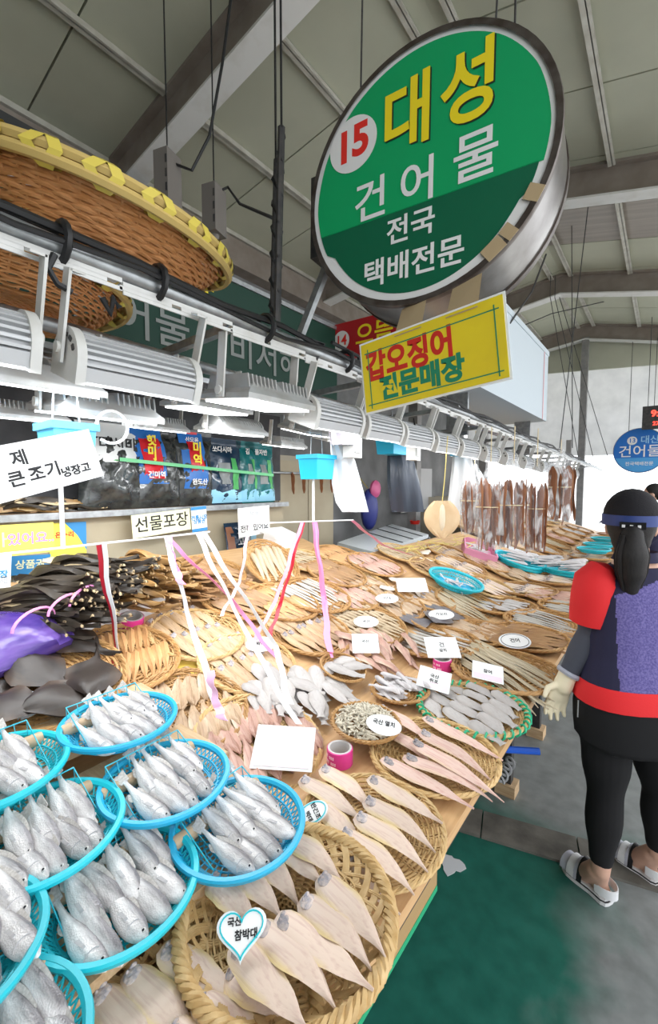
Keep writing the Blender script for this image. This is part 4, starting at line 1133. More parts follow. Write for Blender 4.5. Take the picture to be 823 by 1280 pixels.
# green twist of string on the sole tray, yellow board between the trays
yel_b = mat('yellow board', (0.75, 0.55, 0.10), 0.5)
c = surf(232, 832, .01)
o = G().box((c.x, c.y, topz(c.x) + .004), (.22, .16, .006), (0, math.atan(SLOPE), .2)).obj('yellow_board', yel_b, None, smooth=False); tag(o, 'yellow board showing between the amber fish tray and the tan soles', 'board')
# yellow straw twine bundles and the pink box in the far middle
straw = mat('yellow straw twine', (0.72, 0.58, 0.18), 0.5)
for k in range(16):
    px, py = 505 + 7 * k + rnd(-4, 4), 690 - .6 * k + rnd(-6, 6)
    c = surf(px, py, .04)
    pts = [c + Vector((rnd(-.12, .12), rnd(-.2, .2), rnd(.0, .06))) for j in range(4)]
    o = G().tube(pts, .006, 5, flat=.5).obj('straw_tie', straw); tag(o, 'yellow straw tie lying loose among the fish near the hanging bags', 'string', 'yellow straw ties')
c = surf(597, 690, .03)
o = thing('fish_carton', 'pink cardboard carton of silver fish below the hanging squid bags', 'box', M=tray_matrix(Vector((c.x, c.y, topz(c.x) + .0)), .4))
pc = mat('pink carton', (0.72, 0.3, 0.45), 0.6)
g = G(); g.box((0, 0, .01), (.3, .5, .02)); g.obj('carton_base', pc, o, smooth=False)
for a, b_ in (((.15, 0, .05), (.012, .5, .1)), ((-.15, 0, .05), (.012, .5, .1)), ((0, .25, .05), (.3, .012, .1)), ((0, -.25, .05), (.3, .012, .1))):
    G().box(a, b_).obj('carton_side', pc, o, smooth=False)
lay('small', tray_matrix(Vector((c.x, c.y, topz(c.x) + .0)), .4), [(rnd(-.09, .09), rnd(-.2, .2), rnd(-30, 30), .02 * (i % 3)) for i in range(16)], 'slim silver fish', 'packed in the pink carton', heap=True, h=.03, scale=1.1)

q = surf(360, 690, .0)
o = thing('styrofoam_box', 'small white styrofoam box behind the steeply tilted tray', 'box', (-2.32, q.y, topz(-2.32)))
G().box((-2.30, q.y, topz(-2.30) + .045), (.14, .20, .11), (0, math.atan(SLOPE), 0)).obj('box_body', foam, o, smooth=False)
G().box((-2.30, q.y, topz(-2.30) + .11), (.16, .22, .025), (0, math.atan(SLOPE), 0)).obj('box_lid', foam, o, smooth=False)

# ================================================================== OVERHEAD: rails and floodlights
RAILX = -1.15
def railz(Y): return 2.185 - .022 * Y
rail = thing('light_rail', 'galvanised pipe rail with white slotted angle running above the display', 'rail', (RAILX, 0, 2.18))
for x in (RAILX, -1.62, -2.05):
    G().tube([(x, -.6, railz(-.6) + (.0 if x == RAILX else -.03)), (x, 11.4, railz(11.4) + (.0 if x == RAILX else -.03))], .024, 10).obj('pipe', steel, rail)
# slotted angle under the pipe, its holes left open between the strips
g = G()
Y = -.5
while Y < 9.6:
    z = railz(Y) - .043
    g.box((RAILX + .012, Y + .18, z + .011), (.004, .36, .012)); g.box((RAILX + .012, Y + .18, z - .011), (.004, .36, .010))
    for k in range(2): g.box((RAILX + .012, Y + .066 + k * .18, z), (.004, .150, .011))
    g.box((RAILX - .006, Y + .18, z + .016), (.036, .36, .004))
    Y += .362
stuff(g.obj('slotted_angle', white_paint, rail, smooth=False))
for Y in [.1 + .95 * k for k in range(12)]:
    G().bar((RAILX - .0, Y, railz(Y) + .03), (-2.1, Y, railz(Y) + .0), .03).obj('cross_tube', steel, rail)
# tie wraps and cables along the pipe
for k, (x, dz, r_) in enumerate(((RAILX + .018, .030, .010), (RAILX - .02, .032, .008), (RAILX + .035, .004, .007))):
    pts = [(x + .012 * math.sin(i * 1.7 + k), -.5 + i * .28, railz(-.5 + i * .28) + dz + .014 * math.sin(i * 2.3 + k * 2)) for i in range(34)]
    o = G().tube(pts, r_, 6).obj('power_cable', black_cable); tag(o, ('thick black power cable', 'second black power cable', 'thin black lead')[k] + ' strapped along the lamp rail', 'cable')
for k, (px, py) in enumerate(((75, 305), (195, 350), (330, 390), (430, 445))):
    p = at_x(px, py, RAILX)
    G().tube([(RAILX + .05 * math.cos(a), p.y, railz(p.y) + .01 + .045 * math.sin(a)) for a in [2 * PI * j / 12 for j in range(12)]], .010, 6, closed=True).obj('cable_tie', black_cable, rail)

fin_w = mat('white ribbed housing', (0.50, 0.51, 0.52), 0.45, 0.2)
def bar_lamp_parts(L=.30):
    g = G(); n = 13; rings = []
    for y in (-L / 2 + .012, L / 2 - .012):
        ring = []
        for j in range(n):
            for da, r_ in ((-.36, .052), (-.30, .066), (.12, .066), (.18, .052)):
                a = PI * (j + .5 + da) / n
                ring.append(Vector((r_ * math.cos(a), y, r_ * math.sin(a) * .98 - .004)))
        ring.append(Vector((-.064, y, -.006))); ring.append(Vector((-.064, y, -.042))); ring.append(Vector((-.046, y, -.030)))
        ring.append(Vector((.046, y, -.030))); ring.append(Vector((.064, y, -.042))); ring.append(Vector((.064, y, -.006)))
        rings.append(ring)
    g.loft(rings)
    cap = []
    for s in (-1, 1):
        c = G(); poly = [(.068 * math.cos(PI * j / 14), .068 * math.sin(PI * j / 14)) for j in range(15)] + [(-.068, -.044), (.068, -.044)]
        c.prism(poly, -.010, .010, (T(0, s * (L / 2 - .004), 0) @ RX(PI / 2)).to_3x3().to_4x4() if False else T(0, s * (L / 2 - .004), 0) @ RX(PI / 2))
        for k in range(5):
            a = R(35 + k * 27)
            c.box((.05 * math.cos(a), s * (L / 2 + .007), .05 * math.sin(a)), (.009, .004, .012), (0, -a, 0), 1)
        cap.append(c)
    le = G(); le.box((0, 0, -.034), (.088, L - .03, .008))
    br = []
    for s in (-1, 1):
        b = G(); b.box((.0, s * (L / 2 + .016), .085), (.030, .006, .19)); b.box((0, s * (L / 2 + .002), .178), (.03, .03, .005))
        b.lathe([(.012, -.006), (.012, .006)], 10, (0, s * (L / 2 + .020), .02), RX(PI / 2).to_3x3(), caps=True)
        br.append(b)
    return [('housing', g, [fin_w]), ('end_cap', cap[0], [white_paint, dark_steel]), ('end_cap', cap[1], [white_paint, dark_steel]), ('lens', le, [lens_m]), ('bracket', br[0], [white_paint]), ('bracket', br[1], [white_paint])]
def flood_parts(L=.30, W=.24, rounded=False):
    g = G(); poly = []
    rings = []
    for (f, z) in ((1, -.012), (1, .004), (.94, .012), (.80, .03), (.62, .05), (.55, .055)):
        rings.append([Vector((sx * W / 2 * f, sy * L / 2 * f, z)) for sx, sy in ((-1, -1), (1, -1), (1, 1), (-1, 1))])
    g.loft(rings)
    fins = G(); m = 17
    for k in range(m):
        y = -L * .43 + L * .86 * k / (m - 1)
        if k == m // 2: continue
        if rounded:
            pts = [(.42 * W * math.cos(PI * j / 8), y, .012 + .062 * math.sin(PI * j / 8)) for j in range(9)]
            fins.prism([(p[0], p[2]) for p in pts], y - .0045, y + .0045, RX(PI / 2) if False else Matrix(((1, 0, 0, 0), (0, 0, 1, 0), (0, 1, 0, 0), (0, 0, 0, 1))))
        else:
            fins.box((0, y, .036), (W * .86, .005, .052), None, 0, .86)
    le = G(); le.box((0, 0, -.015), (W * .88, L * .88, .008))
    br = []
    for s in (-1, 1):
        b = G(); b.box((0, s * (L / 2 + .008), .085), (.034, .006, .19)); b.lathe([(.014, -.007), (.014, .007)], 10, (0, s * (L / 2 + .012), .01), RX(PI / 2).to_3x3(), caps=True)
        br.append(b)
    return [('housing', g, [lamp_grey]), ('fins', fins, [lamp_grey]), ('lens', le, [lens_m]), ('bracket', br[0], [white_paint]), ('bracket', br[1], [white_paint])]
LP = {'bar': [(n_, g.mesh('lamp_' + n_, m_)) for n_, g, m_ in bar_lamp_parts()],
      'flood': [(n_, g.mesh('lamp_' + n_, m_)) for n_, g, m_ in flood_parts()],
      'round': [(n_, g.mesh('lamp_' + n_, m_)) for n_, g, m_ in flood_parts(.32, .22, True)]}
LDATA = {}; LASTLAMP = ['']
def lamp(kind, x, y, z, label, tilt=0.0, s=1.0, yaw=0.0, light=True, group=None):
    M = T(x, y, z) @ RZ(yaw) @ RY(tilt) @ SC(s)
    o = thing('floodlight', label, 'lamp', M=M, group=group)
    for pn, me in LP[kind]:
        c = ob(pn, me, o)
        if pn == 'fins': stuff(c)
    LASTLAMP[0] = o.name
    if light:
        if 'led' not in LDATA:
            l = bpy.data.lights.new('led panel light', 'AREA'); l.shape = 'RECTANGLE'; l.size = .2; l.size_y = .26; l.energy = LAMP_W; l.color = (.95, .98, 1.0); LDATA['led'] = l
        lo = bpy.data.objects.new('lamp_light', LDATA['led']); COL.objects.link(lo); lo.parent = o; lo.location = (0, 0, -.036)
    return o
def midx(x0, x1, py, X):
    a, b = at_x(x0, py, X), at_x(x1, py, X); return (a.y + b.y) / 2, b.y - a.y
# front row under the rail
FR = [('bar', .21), ('bar', .63), ('flood', 1.10), ('bar', 1.52), ('bar', 1.90), ('bar', 2.28), ('bar', 2.68), ('bar', 3.10), ('bar', 3.60), ('bar', 4.15), ('bar', 4.8), ('bar', 5.6), ('bar', 6.6), ('bar', 7.8)]
for i, (k, y) in enumerate(FR):
    z = railz(y) - .045 - .178 * 1.1
    lamp(k, RAILX - .03, y, z, ('ribbed white LED bar lamp' if k == 'bar' else 'white LED floodlight with broad cross fins') + ', %s along the front rail' % ORD[i], tilt=R(20 if k == 'bar' else 6), s=1.12 if k == 'bar' else 1.1)
# second and third rows, lower and further back
BK = [('round', -1.50, .50, 1.925, 1.0), ('flood', -1.70, .18, 1.93, 1.15), ('flood', -1.78, .80, 1.90, 1.3), ('flood', -1.55, 1.15, 1.945, 1.0), ('round', -1.72, 1.42, 1.885, .95), ('bar', -2.1, .95, 1.97, .9), ('flood', -1.66, 1.95, 1.93, 1.0), ('bar', -1.9, 2.5, 1.97, 1.0), ('round', -1.75, 3.2, 1.93, 1.0), ('bar', -1.7, 4.2, 1.94, 1.0), ('flood', -1.8, 5.4, 1.93, 1.0)]
for i, (k, x, y, z, s) in enumerate(BK):
    lamp(k, x, y, z, {'round': 'white floodlight with rounded cooling fins', 'flood': 'flat white LED floodlight', 'bar': 'ribbed white LED bar lamp'}[k] + ', %s in the lower rear row' % ORD[i], tilt=R(rnd(2, 14)), s=s)
# low bright panel lamps in front of the seaweed bags
for i, (px, py, X, s) in enumerate(((196, 534, -2.05, .85), (30, 520, -2.06, .9), (355, 556, -2.05, .85))):
    p = at_x(px, py, X)
    lamp('flood', p.x, p.y, p.z, 'small flat LED panel hanging before the seaweed bags, ' + ('middle', 'inner', 'outer')[i] + ' of three', tilt=R(8), s=s, light=False)
    G().tube([(p.x, p.y, p.z + .15), (p.x, p.y, 2.16)], .005, 6).obj('hanging_rod', steel, bpy.data.objects[LASTLAMP[0]], T(-p.x, -p.y, -p.z) if False else (T(*p) @ RZ(0) @ RY(R(8)) @ SC(s)).inverted())
# white junction boxes and looped leads
for i, (px, py, X) in enumerate(((441, 556, -1.35), (517, 562, -1.3))):
    p = at_x(px, py, X)
    o = thing('junction_box', ('white switch box hanging left of the dark apron bag', 'grey control box hanging right of the dark apron bag')[i], 'switch box', tuple(p))
    G().box(p, (.06, .12, .14), (0, 0, .2)).obj('box_body', white_paint, o, smooth=False)
    G().box(p + Vector((.034, .0, 0)), (.01, .08, .09), (0, 0, .2)).obj('cover', lamp_grey, o, smooth=False)
    G().tube([p + Vector((0, 0, .07)), p + Vector((.02, -.02, .14)), p + Vector((0, .0, .2))], .006, 5).obj('lead', black_cable, o)
grey_lead = mat('white rubber lead', (0.72, 0.72, 0.70), 0.4)
p = at_x(140, 545, -1.5)
o = G().tube([p + Vector((.0, .055 * math.cos(a) + .02 * a * .1, .055 * math.sin(a) + .03)) for a in [-2.2 + 5.4 * j / 20 for j in range(21)]], .0055, 6).obj('lamp_lead', grey_lead); tag(o, 'thick white lead hanging in a loop beside the light blue motor box', 'cable')
for i, pts in enumerate((((68, 318), (60, 335), (72, 355), (90, 365)), ((128, 372), (138, 392), (142, 372), (150, 385)), ((385, 440), (390, 425), (405, 430), (395, 450)), ((415, 428), (448, 445), (458, 480), (452, 510), (447, 535)))):
    P = [at_x(x, y, -1.12 - .01 * i) for x, y in pts]
    o = G().tube(P, .008, 6).obj('lamp_cable', black_cable); tag(o, 'black lamp cable drooping from the rail, %s from the camera' % ORD[i], 'cable')

# ================================================================== ROUND SIGN
SY, SX, SZ, SR, DEP = 1.5, -.759, 2.754, .469, .29
green_m = mat('green sign print', (0.0, 0.35, 0.115), 0.5)
dgreen_m = mat('dark green sign print', (0.0, 0.115, 0.052), 0.5)
face_white = mat('white acrylic sheet', (0.78, 0.78, 0.77), 0.35)
chrome = mat('scuffed stainless band', (0.30, 0.285, 0.27), 0.28, 0.95, col2=(0.14, 0.125, 0.115), nscale=5, bump=0.15, bscale=5, contrast=(.4, .7))
rim_m = mat('tarnished steel rim', (0.16, 0.14, 0.125), 0.4, 0.7, col2=(0.09, 0.07, 0.06), nscale=15)
red_m = mat('red sign print', (0.75, 0.03, 0.02), 0.4)
yellow_p = mat('yellow sign print', (0.88, 0.70, 0.02), 0.4)
white_p = mat('white sign print', (0.80, 0.80, 0.80), 0.4)
shadow_p = mat('black letter edge', (0.015, 0.03, 0.02), 0.4)
nrm = Vector((math.sin(.106), -math.cos(.106) * math.cos(.023), math.sin(.023))).normalized()
xax = Vector((0, 0, 1)).cross(nrm).normalized(); yax = nrm.cross(xax)
MS = Matrix.Translation((SX, SY, SZ)) @ Matrix((xax, yax, nrm)).transposed().to_4x4()
rs = thing('round_sign', 'big round green and white shop sign with stainless band hanging above the display', 'sign', M=MS)
G().lathe([(SR - .012, -DEP), (SR - .004, -DEP), (SR - .004, -.005), (SR - .012, -.005)], 72).obj('drum_band', chrome, rs)
G().lathe([(SR - .02, .004), (SR, .004), (SR + .003, -.004), (SR + .001, -.022), (SR - .004, -.022)], 72).obj('front_rim', rim_m, rs)
G().lathe([(SR - .012, .03 - DEP), (SR + .002, .03 - DEP), (SR + .002, -DEP), (SR - .012, -DEP)], 72).obj('rear_rim', rim_m, rs)
fsh = G().disc((0, 0, -.004), SR - .008, 72).obj('face_sheet', face_white, rs, smooth=False)
g = G(); g.disc((0, 0, .002 - DEP), SR - .006, 72, RX(PI).to_3x3()); g.obj('back_sheet', face_white, rs, smooth=False)
# green field, its lower part darker; the field is a little ragged along the rim
rg_ = SR - .034
cut = -.115
def arc(a0, a1, n, r_=rg_): return [(r_ * (1 - .006 * abs(math.sin(7 * (a0 + (a1 - a0) * i / n)))) * math.cos(a0 + (a1 - a0) * i / n), r_ * math.sin(a0 + (a1 - a0) * i / n)) for i in range(n + 1)]
th = math.asin(cut / rg_)
G().prism(arc(th, PI - th, 60), -.003, -.0015).obj('green_field', green_m, fsh, smooth=False)
lowp = arc(PI - th, 2 * PI + th, 50)
lowp = [(x * .93 if abs(y) > .2 else x * (.97 if x > 0 else 1.0), y * (.97)) for x, y in lowp]
G().prism(lowp, -.003, -.0015).obj('dark_green_field', dgreen_m, fsh, smooth=False)
def stext(s, x, y, sz, m_, bold, sx=1.0):
    text(s, sz, m_, fsh, T(x, y, 0), bold=bold, ext=.0006, sx=sx)
G().disc((-.272, .205, .0004), .105, 40).obj('number_disc', face_white, fsh, smooth=False)
stext('1', -.312, .200, .165, red_m, .006, .95); stext('5', -.238, .208, .165, red_m, .006, .95)
for dx, m_, zz in ((.006, shadow_p, 0), (0, yellow_p, 1)):
    for ch, x, y, sz in (('대', -.045, .205, .265), ('성', .178, .205, .265)):
        text(ch, sz, m_, fsh, T(x + dx, y - dx, .0004 + .0008 * zz), bold=.006, ext=.0003, name='lettering', sx=.84)
for ch, x, y, sz in (('건', -.190, -.045, .165), ('어', .002, -.045, .165), ('물', .205, -.030, .175)):
    text(ch, sz, white_p, fsh, T(x, y, .0004), bold=.002, ext=.0003)
text('전국', .105, white_p, fsh, T(-.025, -.19, .0004), bold=.0018, ext=.0003)
text('택배전문', .108, white_p, fsh, T(-.02, -.325, .0004), bold=.002, ext=.0003, sx=1.0)
# tape patches on the rim, hanging wires
tape_b = mat('brown packing tape', (0.45, 0.34, 0.2), 0.35)
for a, w_ in ((R(-28), .05), (R(-44), .04), (R(-52), .07)):
    Mx = RZ(a) @ T(SR - .025, 0, .001)
    G().box((0, 0, .003), (.05, w_, .002)).obj('tape_patch', tape_b, rs, Mx, smooth=False)
for x in (-.3, .3):
    q = MS.inverted() @ Vector((SX + x * .98, SY + .11, roofz(SX + x) - .07))
    G().tube([(x, math.sqrt(SR * SR - x * x) - .01, -.11), q], .004, 5).obj('hanging_wire', dark_steel, rs)
G().box((-.47, .02, -.13), (.07, .34, .16)).obj('side_bracket', dark_steel, rs, smooth=False)
G().bar((-.44, -.1, -.13), (-.62, -.45, -.13), .03).obj('strut', steel, rs)

# ================================================================== YELLOW SIGN
YS = 1.44
bl, br_, tl, tr = at_y(460, 518, YS), at_y(641, 472, YS), at_y(447, 432, YS), at_y(630, 365, YS)
c = (bl + br_ + tl + tr) / 4; xa = ((br_ - bl) + (tr - tl)); ya = (tl - bl) + (tr - br_)
W2 = ((br_ - bl).length + (tr - tl).length) / 4; H2 = ((tl - bl).length + (tr - br_).length) / 4
MY = frame(c, xa, ya)
yel_c = mat('yellow card print', (0.84, 0.67, 0.03), 0.35, col2=(0.78, 0.6, 0.03), nscale=6)
ygreen = mat('green brush lettering', (0.02, 0.24, 0.13), 0.5)
yred = mat('red brush lettering', (0.60, 0.03, 0.02), 0.5)
ys = thing('yellow_sign', 'laminated yellow sign with red and green brush lettering taped under the round sign', 'sign', M=MY)
G().box((0, 0, -.003), (W2 * 2 + .004, H2 * 2 + .004, .003)).obj('laminate', film, ys, smooth=False)
G().box((0, 0, 0), (W2 * 2 - .012, H2 * 2 - .012, .003)).obj('card', yel_c, ys, smooth=False)
for a, b_ in (((-W2 + .02, H2 - .045), (W2 - .02, H2 - .045)), ((-W2 + .02, -H2 + .03), (W2 - .02, -H2 + .03)), ((-W2 + .035, -H2 + .015), (-W2 + .035, H2 - .03)), ((W2 - .035, -H2 + .015), (W2 - .035, H2 - .03))):
    G().bar((*a, .002), (*b_, .002), .004, .001).obj('border_line', ygreen, ys, smooth=False)
text('갑오징어', .118, yred, ys, T(-.075, .030, .002), bold=.0045, ext=.0003, sx=.82)
text('전문매장', .095, ygreen, ys, T(-.035, -.062, .002), bold=.0042, ext=.0003, sx=.95)
for x in (-.12, .08):
    G().add([(x, H2 - .02, .004), (x + .11, H2 - .02, .004), (x + .115, H2 + .115, -.06), (x + .01, H2 + .10, -.06)], [(0, 1, 2, 3)]).obj('tape_strip', tape_b, ys, smooth=False)

# ================================================================== WINNOWING BASKETS ON THE RAIL
bask_m = mat('orange bamboo slats', (0.58, 0.28, 0.11), 0.5, col2=(0.44, 0.19, 0.06), nscale=14, stretch=(2, 2, 9), var=.1)
yel_band = mat('yellow vinyl binding', (0.60, 0.48, 0.08), 0.4)
rim_b = mat('bamboo rim hoop', (0.50, 0.36, 0.12), 0.5)
def winnow(c, nrm, rad, depth, label):
    nz = Vector(nrm).normalized(); x = Vector((1, 0, 0)); x = (x - nz * x.dot(nz)).normalized(); y = nz.cross(x)
    M = Matrix.Translation(c) @ Matrix((x, y, nz)).transposed().to_4x4()
    o = thing('winnowing_basket', label, 'basket', M=M)
    g = G(); n = 17                # side courses, each a slat hoop undulating over the uprights
    for k in range(n):
        u = k / (n - 1); r_ = rad * (.62 + .36 * u ** .6); z = -depth * (1 - u)
        seg = 96
        g.tube([((r_ + .0035 * (1 if (i // 2 + k) % 2 else -1)) * math.cos(2 * PI * i / seg), (r_ + .0035 * (1 if (i // 2 + k) % 2 else -1)) * math.sin(2 * PI * i / seg), z + .002 * math.sin(i * .9 + k)) for i in range(seg)], depth / n * .80, 5, closed=True, flat=1.2)
    stuff(g.obj('side_weave', bask_m, o))
    g = G()
    for k in range(24):
        g.tube([(rad * .62 * (k + .5) / 24 * math.cos(2 * PI * i / 40), rad * .62 * (k + .5) / 24 * math.sin(2 * PI * i / 40), -depth + .003 * ((i + k) % 2)) for i in range(40)], rad * .62 / 24 * .55, 4, closed=True)
    stuff(g.obj('base_weave', bask_m, o))
    g = G()
    for i in range(48):
        a = 2 * PI * i / 48
        g.tube([(rad * .1 * math.cos(a), rad * .1 * math.sin(a), -depth + .004), (rad * .6 * math.cos(a), rad * .6 * math.sin(a), -depth + .004), (rad * .80 * math.cos(a), rad * .80 * math.sin(a), -depth * .7), (rad * .92 * math.cos(a), rad * .92 * math.sin(a), -depth * .3), (rad * .97 * math.cos(a), rad * .97 * math.sin(a), 0)], .004, 4)
    stuff(g.obj('uprights', bask_m, o))
    for dr_, z_ in ((.012, .006), (-.012, .01), (.016, -.022)):
        G().tube([((rad + dr_) * math.cos(2 * PI * i / 72), (rad + dr_) * math.sin(2 * PI * i / 72), z_) for i in range(72)], .014, 6, closed=True).obj('rim_hoop', rim_b, o)
    for i in range(40):
        a = 2 * PI * i / 40; g = G()
        sl = .085 if i % 2 else -.06
        pts = []
        for j in range(9):
            b_ = 2 * PI * j / 8
            pts.append(((rad + .030 * math.cos(b_)) * math.cos(a + sl * math.sin(b_ / 2) * 1.5), (rad + .030 * math.cos(b_)) * math.sin(a + sl * math.sin(b_ / 2) * 1.5), -.004 + .036 * math.sin(b_)))
        w_ = .015
        dirn = Vector((-math.sin(a), math.cos(a), 0)) * w_
        A = [Vector(p) - dirn for p in pts]; B_ = [Vector(p) + dirn for p in pts]
        vs = A + B_; m_ = len(pts)
        g.add(vs, [(k, k + 1, m_ + k + 1, m_ + k) for k in range(m_ - 1)])
        g.obj('binding', yel_band, o)
    return o
winnow((-1.489, .706, 2.472), (.28, .095, 1), .40, .13, 'big orange bamboo winnowing basket with yellow bound rim lying on top of the rails')
winnow((-1.80, .48, 2.30), (.02, .02, 1), .40, .10, 'second bamboo winnowing basket tucked under the big one behind the rail')

# ================================================================== SHELF WITH SEAWEED BAGS
shelf_m = mat('brown shelf board', (0.36, 0.23, 0.13), 0.6, col2=(0.28, 0.18, 0.1), nscale=9)
SHZ = 1.45
sh = thing('wall_shelf', 'brown wall shelf carrying seaweed bags above the beige panel', 'shelf', (-2.7, 1.2, SHZ))
G().box((-2.73, 1.2, SHZ), (.36, 3.0, .03)).obj('shelf_board', shelf_m, sh, smooth=False)
G().box((-2.545, 1.2, SHZ), (.012, 3.0, .036)).obj('edge_strip', steel, sh, smooth=False)
for y in (-.1, 1.2, 2.6): G().box((-2.82, y, SHZ - .09), (.16, .03, .14), None).obj('bracket', dark_steel, sh, smooth=False)
kelp = mat('black dried kelp in film', (0.018, 0.02, 0.022), 0.16, col2=(0.05, 0.055, 0.05), nscale=18, bump=0.9, bscale=22, coat=.6)
bag_w = mat('white printed film', (0.76, 0.78, 0.78), 0.25, bump=.3, bscale=12)
bag_b = mat('blue printed film', (0.03, 0.16, 0.5), 0.25, bump=.3, bscale=12)
bag_r = mat('red printed film', (0.62, 0.02, 0.03), 0.25)
bag_d = mat('dark navy printed film', (0.012, 0.035, 0.07), 0.2, bump=.4, bscale=14, coat=.5)
bag_g = mat('sea green printed film', (0.01, 0.16, 0.17), 0.2, bump=.4, bscale=14, coat=.5)
leaf_g = mat('leaf green print', (0.08, 0.42, 0.12), 0.35)
wave_b = mat('pale blue wave print', (0.30, 0.62, 0.80), 0.3)
def pouch(w_, h, d, seed, nu=15, nv=15):
    """filled film pouch: wrinkled pillow standing on its lower edge"""
    rg = random.Random(seed); ph = [rg.uniform(0, 6) for _ in range(6)]
    g = G()
    def pt(u, v, s):
        x = (u - .5) * w_; y = v * h
        q = max(0, 1 - abs(2 * u - 1) ** 2.6) ** .7 * (max(0, math.sin(min(1, v * 1.12 + .03) * PI)) ** .5) * (1.12 - .35 * v)
        wr = .010 * math.sin(u * 9 + v * 13 + ph[0]) + .007 * math.sin(u * 21 - v * 17 + ph[1]) + .005 * math.sin(v * 31 + ph[2] + u * 5)
        return Vector((x * (1 - .08 * math.sin(v * PI)) , y, s * (d / 2 * q + wr * q + .001)))
    for s in (1, -1):
        rows_ = [[pt(i / nu, j / nv, s) for i in range(nu + 1)] for j in range(nv + 1)]
        if s < 0: rows_ = rows_[::-1]
        g.loft(rows_, closed=False, caps=False)
    return g, pt
def seaweed(y, w_, h, d, base, label, seed, lean=.06, x=-2.66):
    M = frame((x, y, SHZ + .016), (0, 1, 0), (-lean, 0, 1))
    o = thing('seaweed_bag', label, 'bag', M=M)
    g, pt = pouch(w_, h, d, seed); g.obj('film_pouch', base, o)
    return o, pt
def patch(o, pt, u0, u1, v0, v1, m_, name='label', lift=.002, n=6, wavy=0):
    g = G()
    g.loft([[pt(u0 + (u1 - u0) * i / n, v0 + (v1 - v0) * j / n + (wavy * math.sin(i * 2.1) if j == n else 0), 1) + Vector((0, 0, lift)) for i in range(n + 1)] for j in range(n + 1)], closed=False, caps=False)
    return g.obj(name, m_, o)
def ytext(o, pt, s, u, v, sz, m_, bold=.001, lift=.012):
    p = pt(u, v, 1); text(s, sz, m_, o, T(p.x, p.y, p.z + lift), bold=bold, ext=.0003)
def yat(px): return at_x(px, 590, -2.58).y
o, pt = seaweed((yat(112) + yat(172)) / 2 + .03, .42, .54, .16, kelp, 'white topped film bag of dried kelp, first on the shelf behind the blue motor box', 1)
patch(o, pt, .02, .98, .52, .97, bag_w); ytext(o, pt, '다시마', .55, .72, .085, ink, .002)
patch(o, pt, .05, .95, .535, .55, leaf_g, 'green_line', .004)
o, pt = seaweed((yat(172) + yat(226)) / 2 + .02, .40, .54, .16, kelp, 'black seaweed bag with wide red label on blue, second on the shelf', 2)
patch(o, pt, .08, .62, .28, .95, bag_b, 'blue_panel'); patch(o, pt, .2, .55, .34, .86, bag_r, 'label', .005); ytext(o, pt, '햇\n미\n역', .37, .66, .07, yellow_p, .003); ytext(o, pt, '건미역', .37, .38, .045, white_p)
o, pt = seaweed((yat(226) + yat(268)) / 2 + .02, .36, .54, .15, kelp, 'black seaweed bag with narrow red label on blue, third on the shelf', 3)
patch(o, pt, .18, .75, .22, .96, bag_b, 'blue_panel'); patch(o, pt, .34, .64, .42, .97, bag_r, 'label', .005); ytext(o, pt, '미\n역', .49, .66, .085, yellow_p, .003); ytext(o, pt, '산모용', .49, .86, .04, white_p); ytext(o, pt, '완도산', .48, .30, .045, white_p)
for k, (a, b_, nm, m_) in enumerate(((262, 308, 'navy seaweed bag with a green frond and a wave border, fourth on the shelf', bag_d), (306, 326, 'narrow sea green seaweed bag, fifth on the shelf', bag_g), (318, 348, 'sea green seaweed bag with a wave border, last on the shelf', bag_g))):
    o, pt = seaweed((yat(a) + yat(b_)) / 2 + .02, (yat(b_) - yat(a)) * 1.14, .50, .13, m_, nm, 4 + k)
    patch(o, pt, .04, .96, .02, .20, wave_b, 'wave_border', .003, wavy=.03)
    patch(o, pt, .62, .78, .22, .7, leaf_g, 'frond', .004)
    ytext(o, pt, '돌자반' if k == 2 else ('쏘다시마' if k == 0 else '김'), .45, .82, .05, white_p)
    patch(o, pt, .3, .56, .3, .62, mat('grey kelp print', (0.25, 0.27, 0.27), .4), 'picture', .004)
# green tape line across the bags
P0, P1 = at_x(150, 574, -2.575), at_x(342, 594, -2.575)
o = G().bar(P0, P1, .004, .022).obj('green_tape_line', mat('green plastic tape', (0.15, 0.55, 0.25), .35), None, smooth=False); tag(o, 'green plastic tape stretched across the front of the seaweed bags', 'tape')
# black plastic bag with handwritten white letters below the shelf, and others
o, pt = None, None
q = at_x(304, 685, -2.54)
M = frame((q.x, q.y, q.z - .10), (0, 1, 0), (-.1, 0, 1))
o = thing('laver_bag', 'black bag with white writing and a photo edge standing under the shelf', 'bag', M=M)
g, pt = pouch(.32, .30, .08, 12); g.obj('film_pouch', bag_d, o); patch(o, pt, .02, .2, .1, .9, mat('brown food photo print', (0.3, 0.13, 0.07), .4), 'picture', .003); patch(o, pt, .72, .98, .05, .9, wave_b, 'wave_border', .003)
ytext(o, pt, '흑새\n고대\n해', .45, .5, .07, white_p, .001)

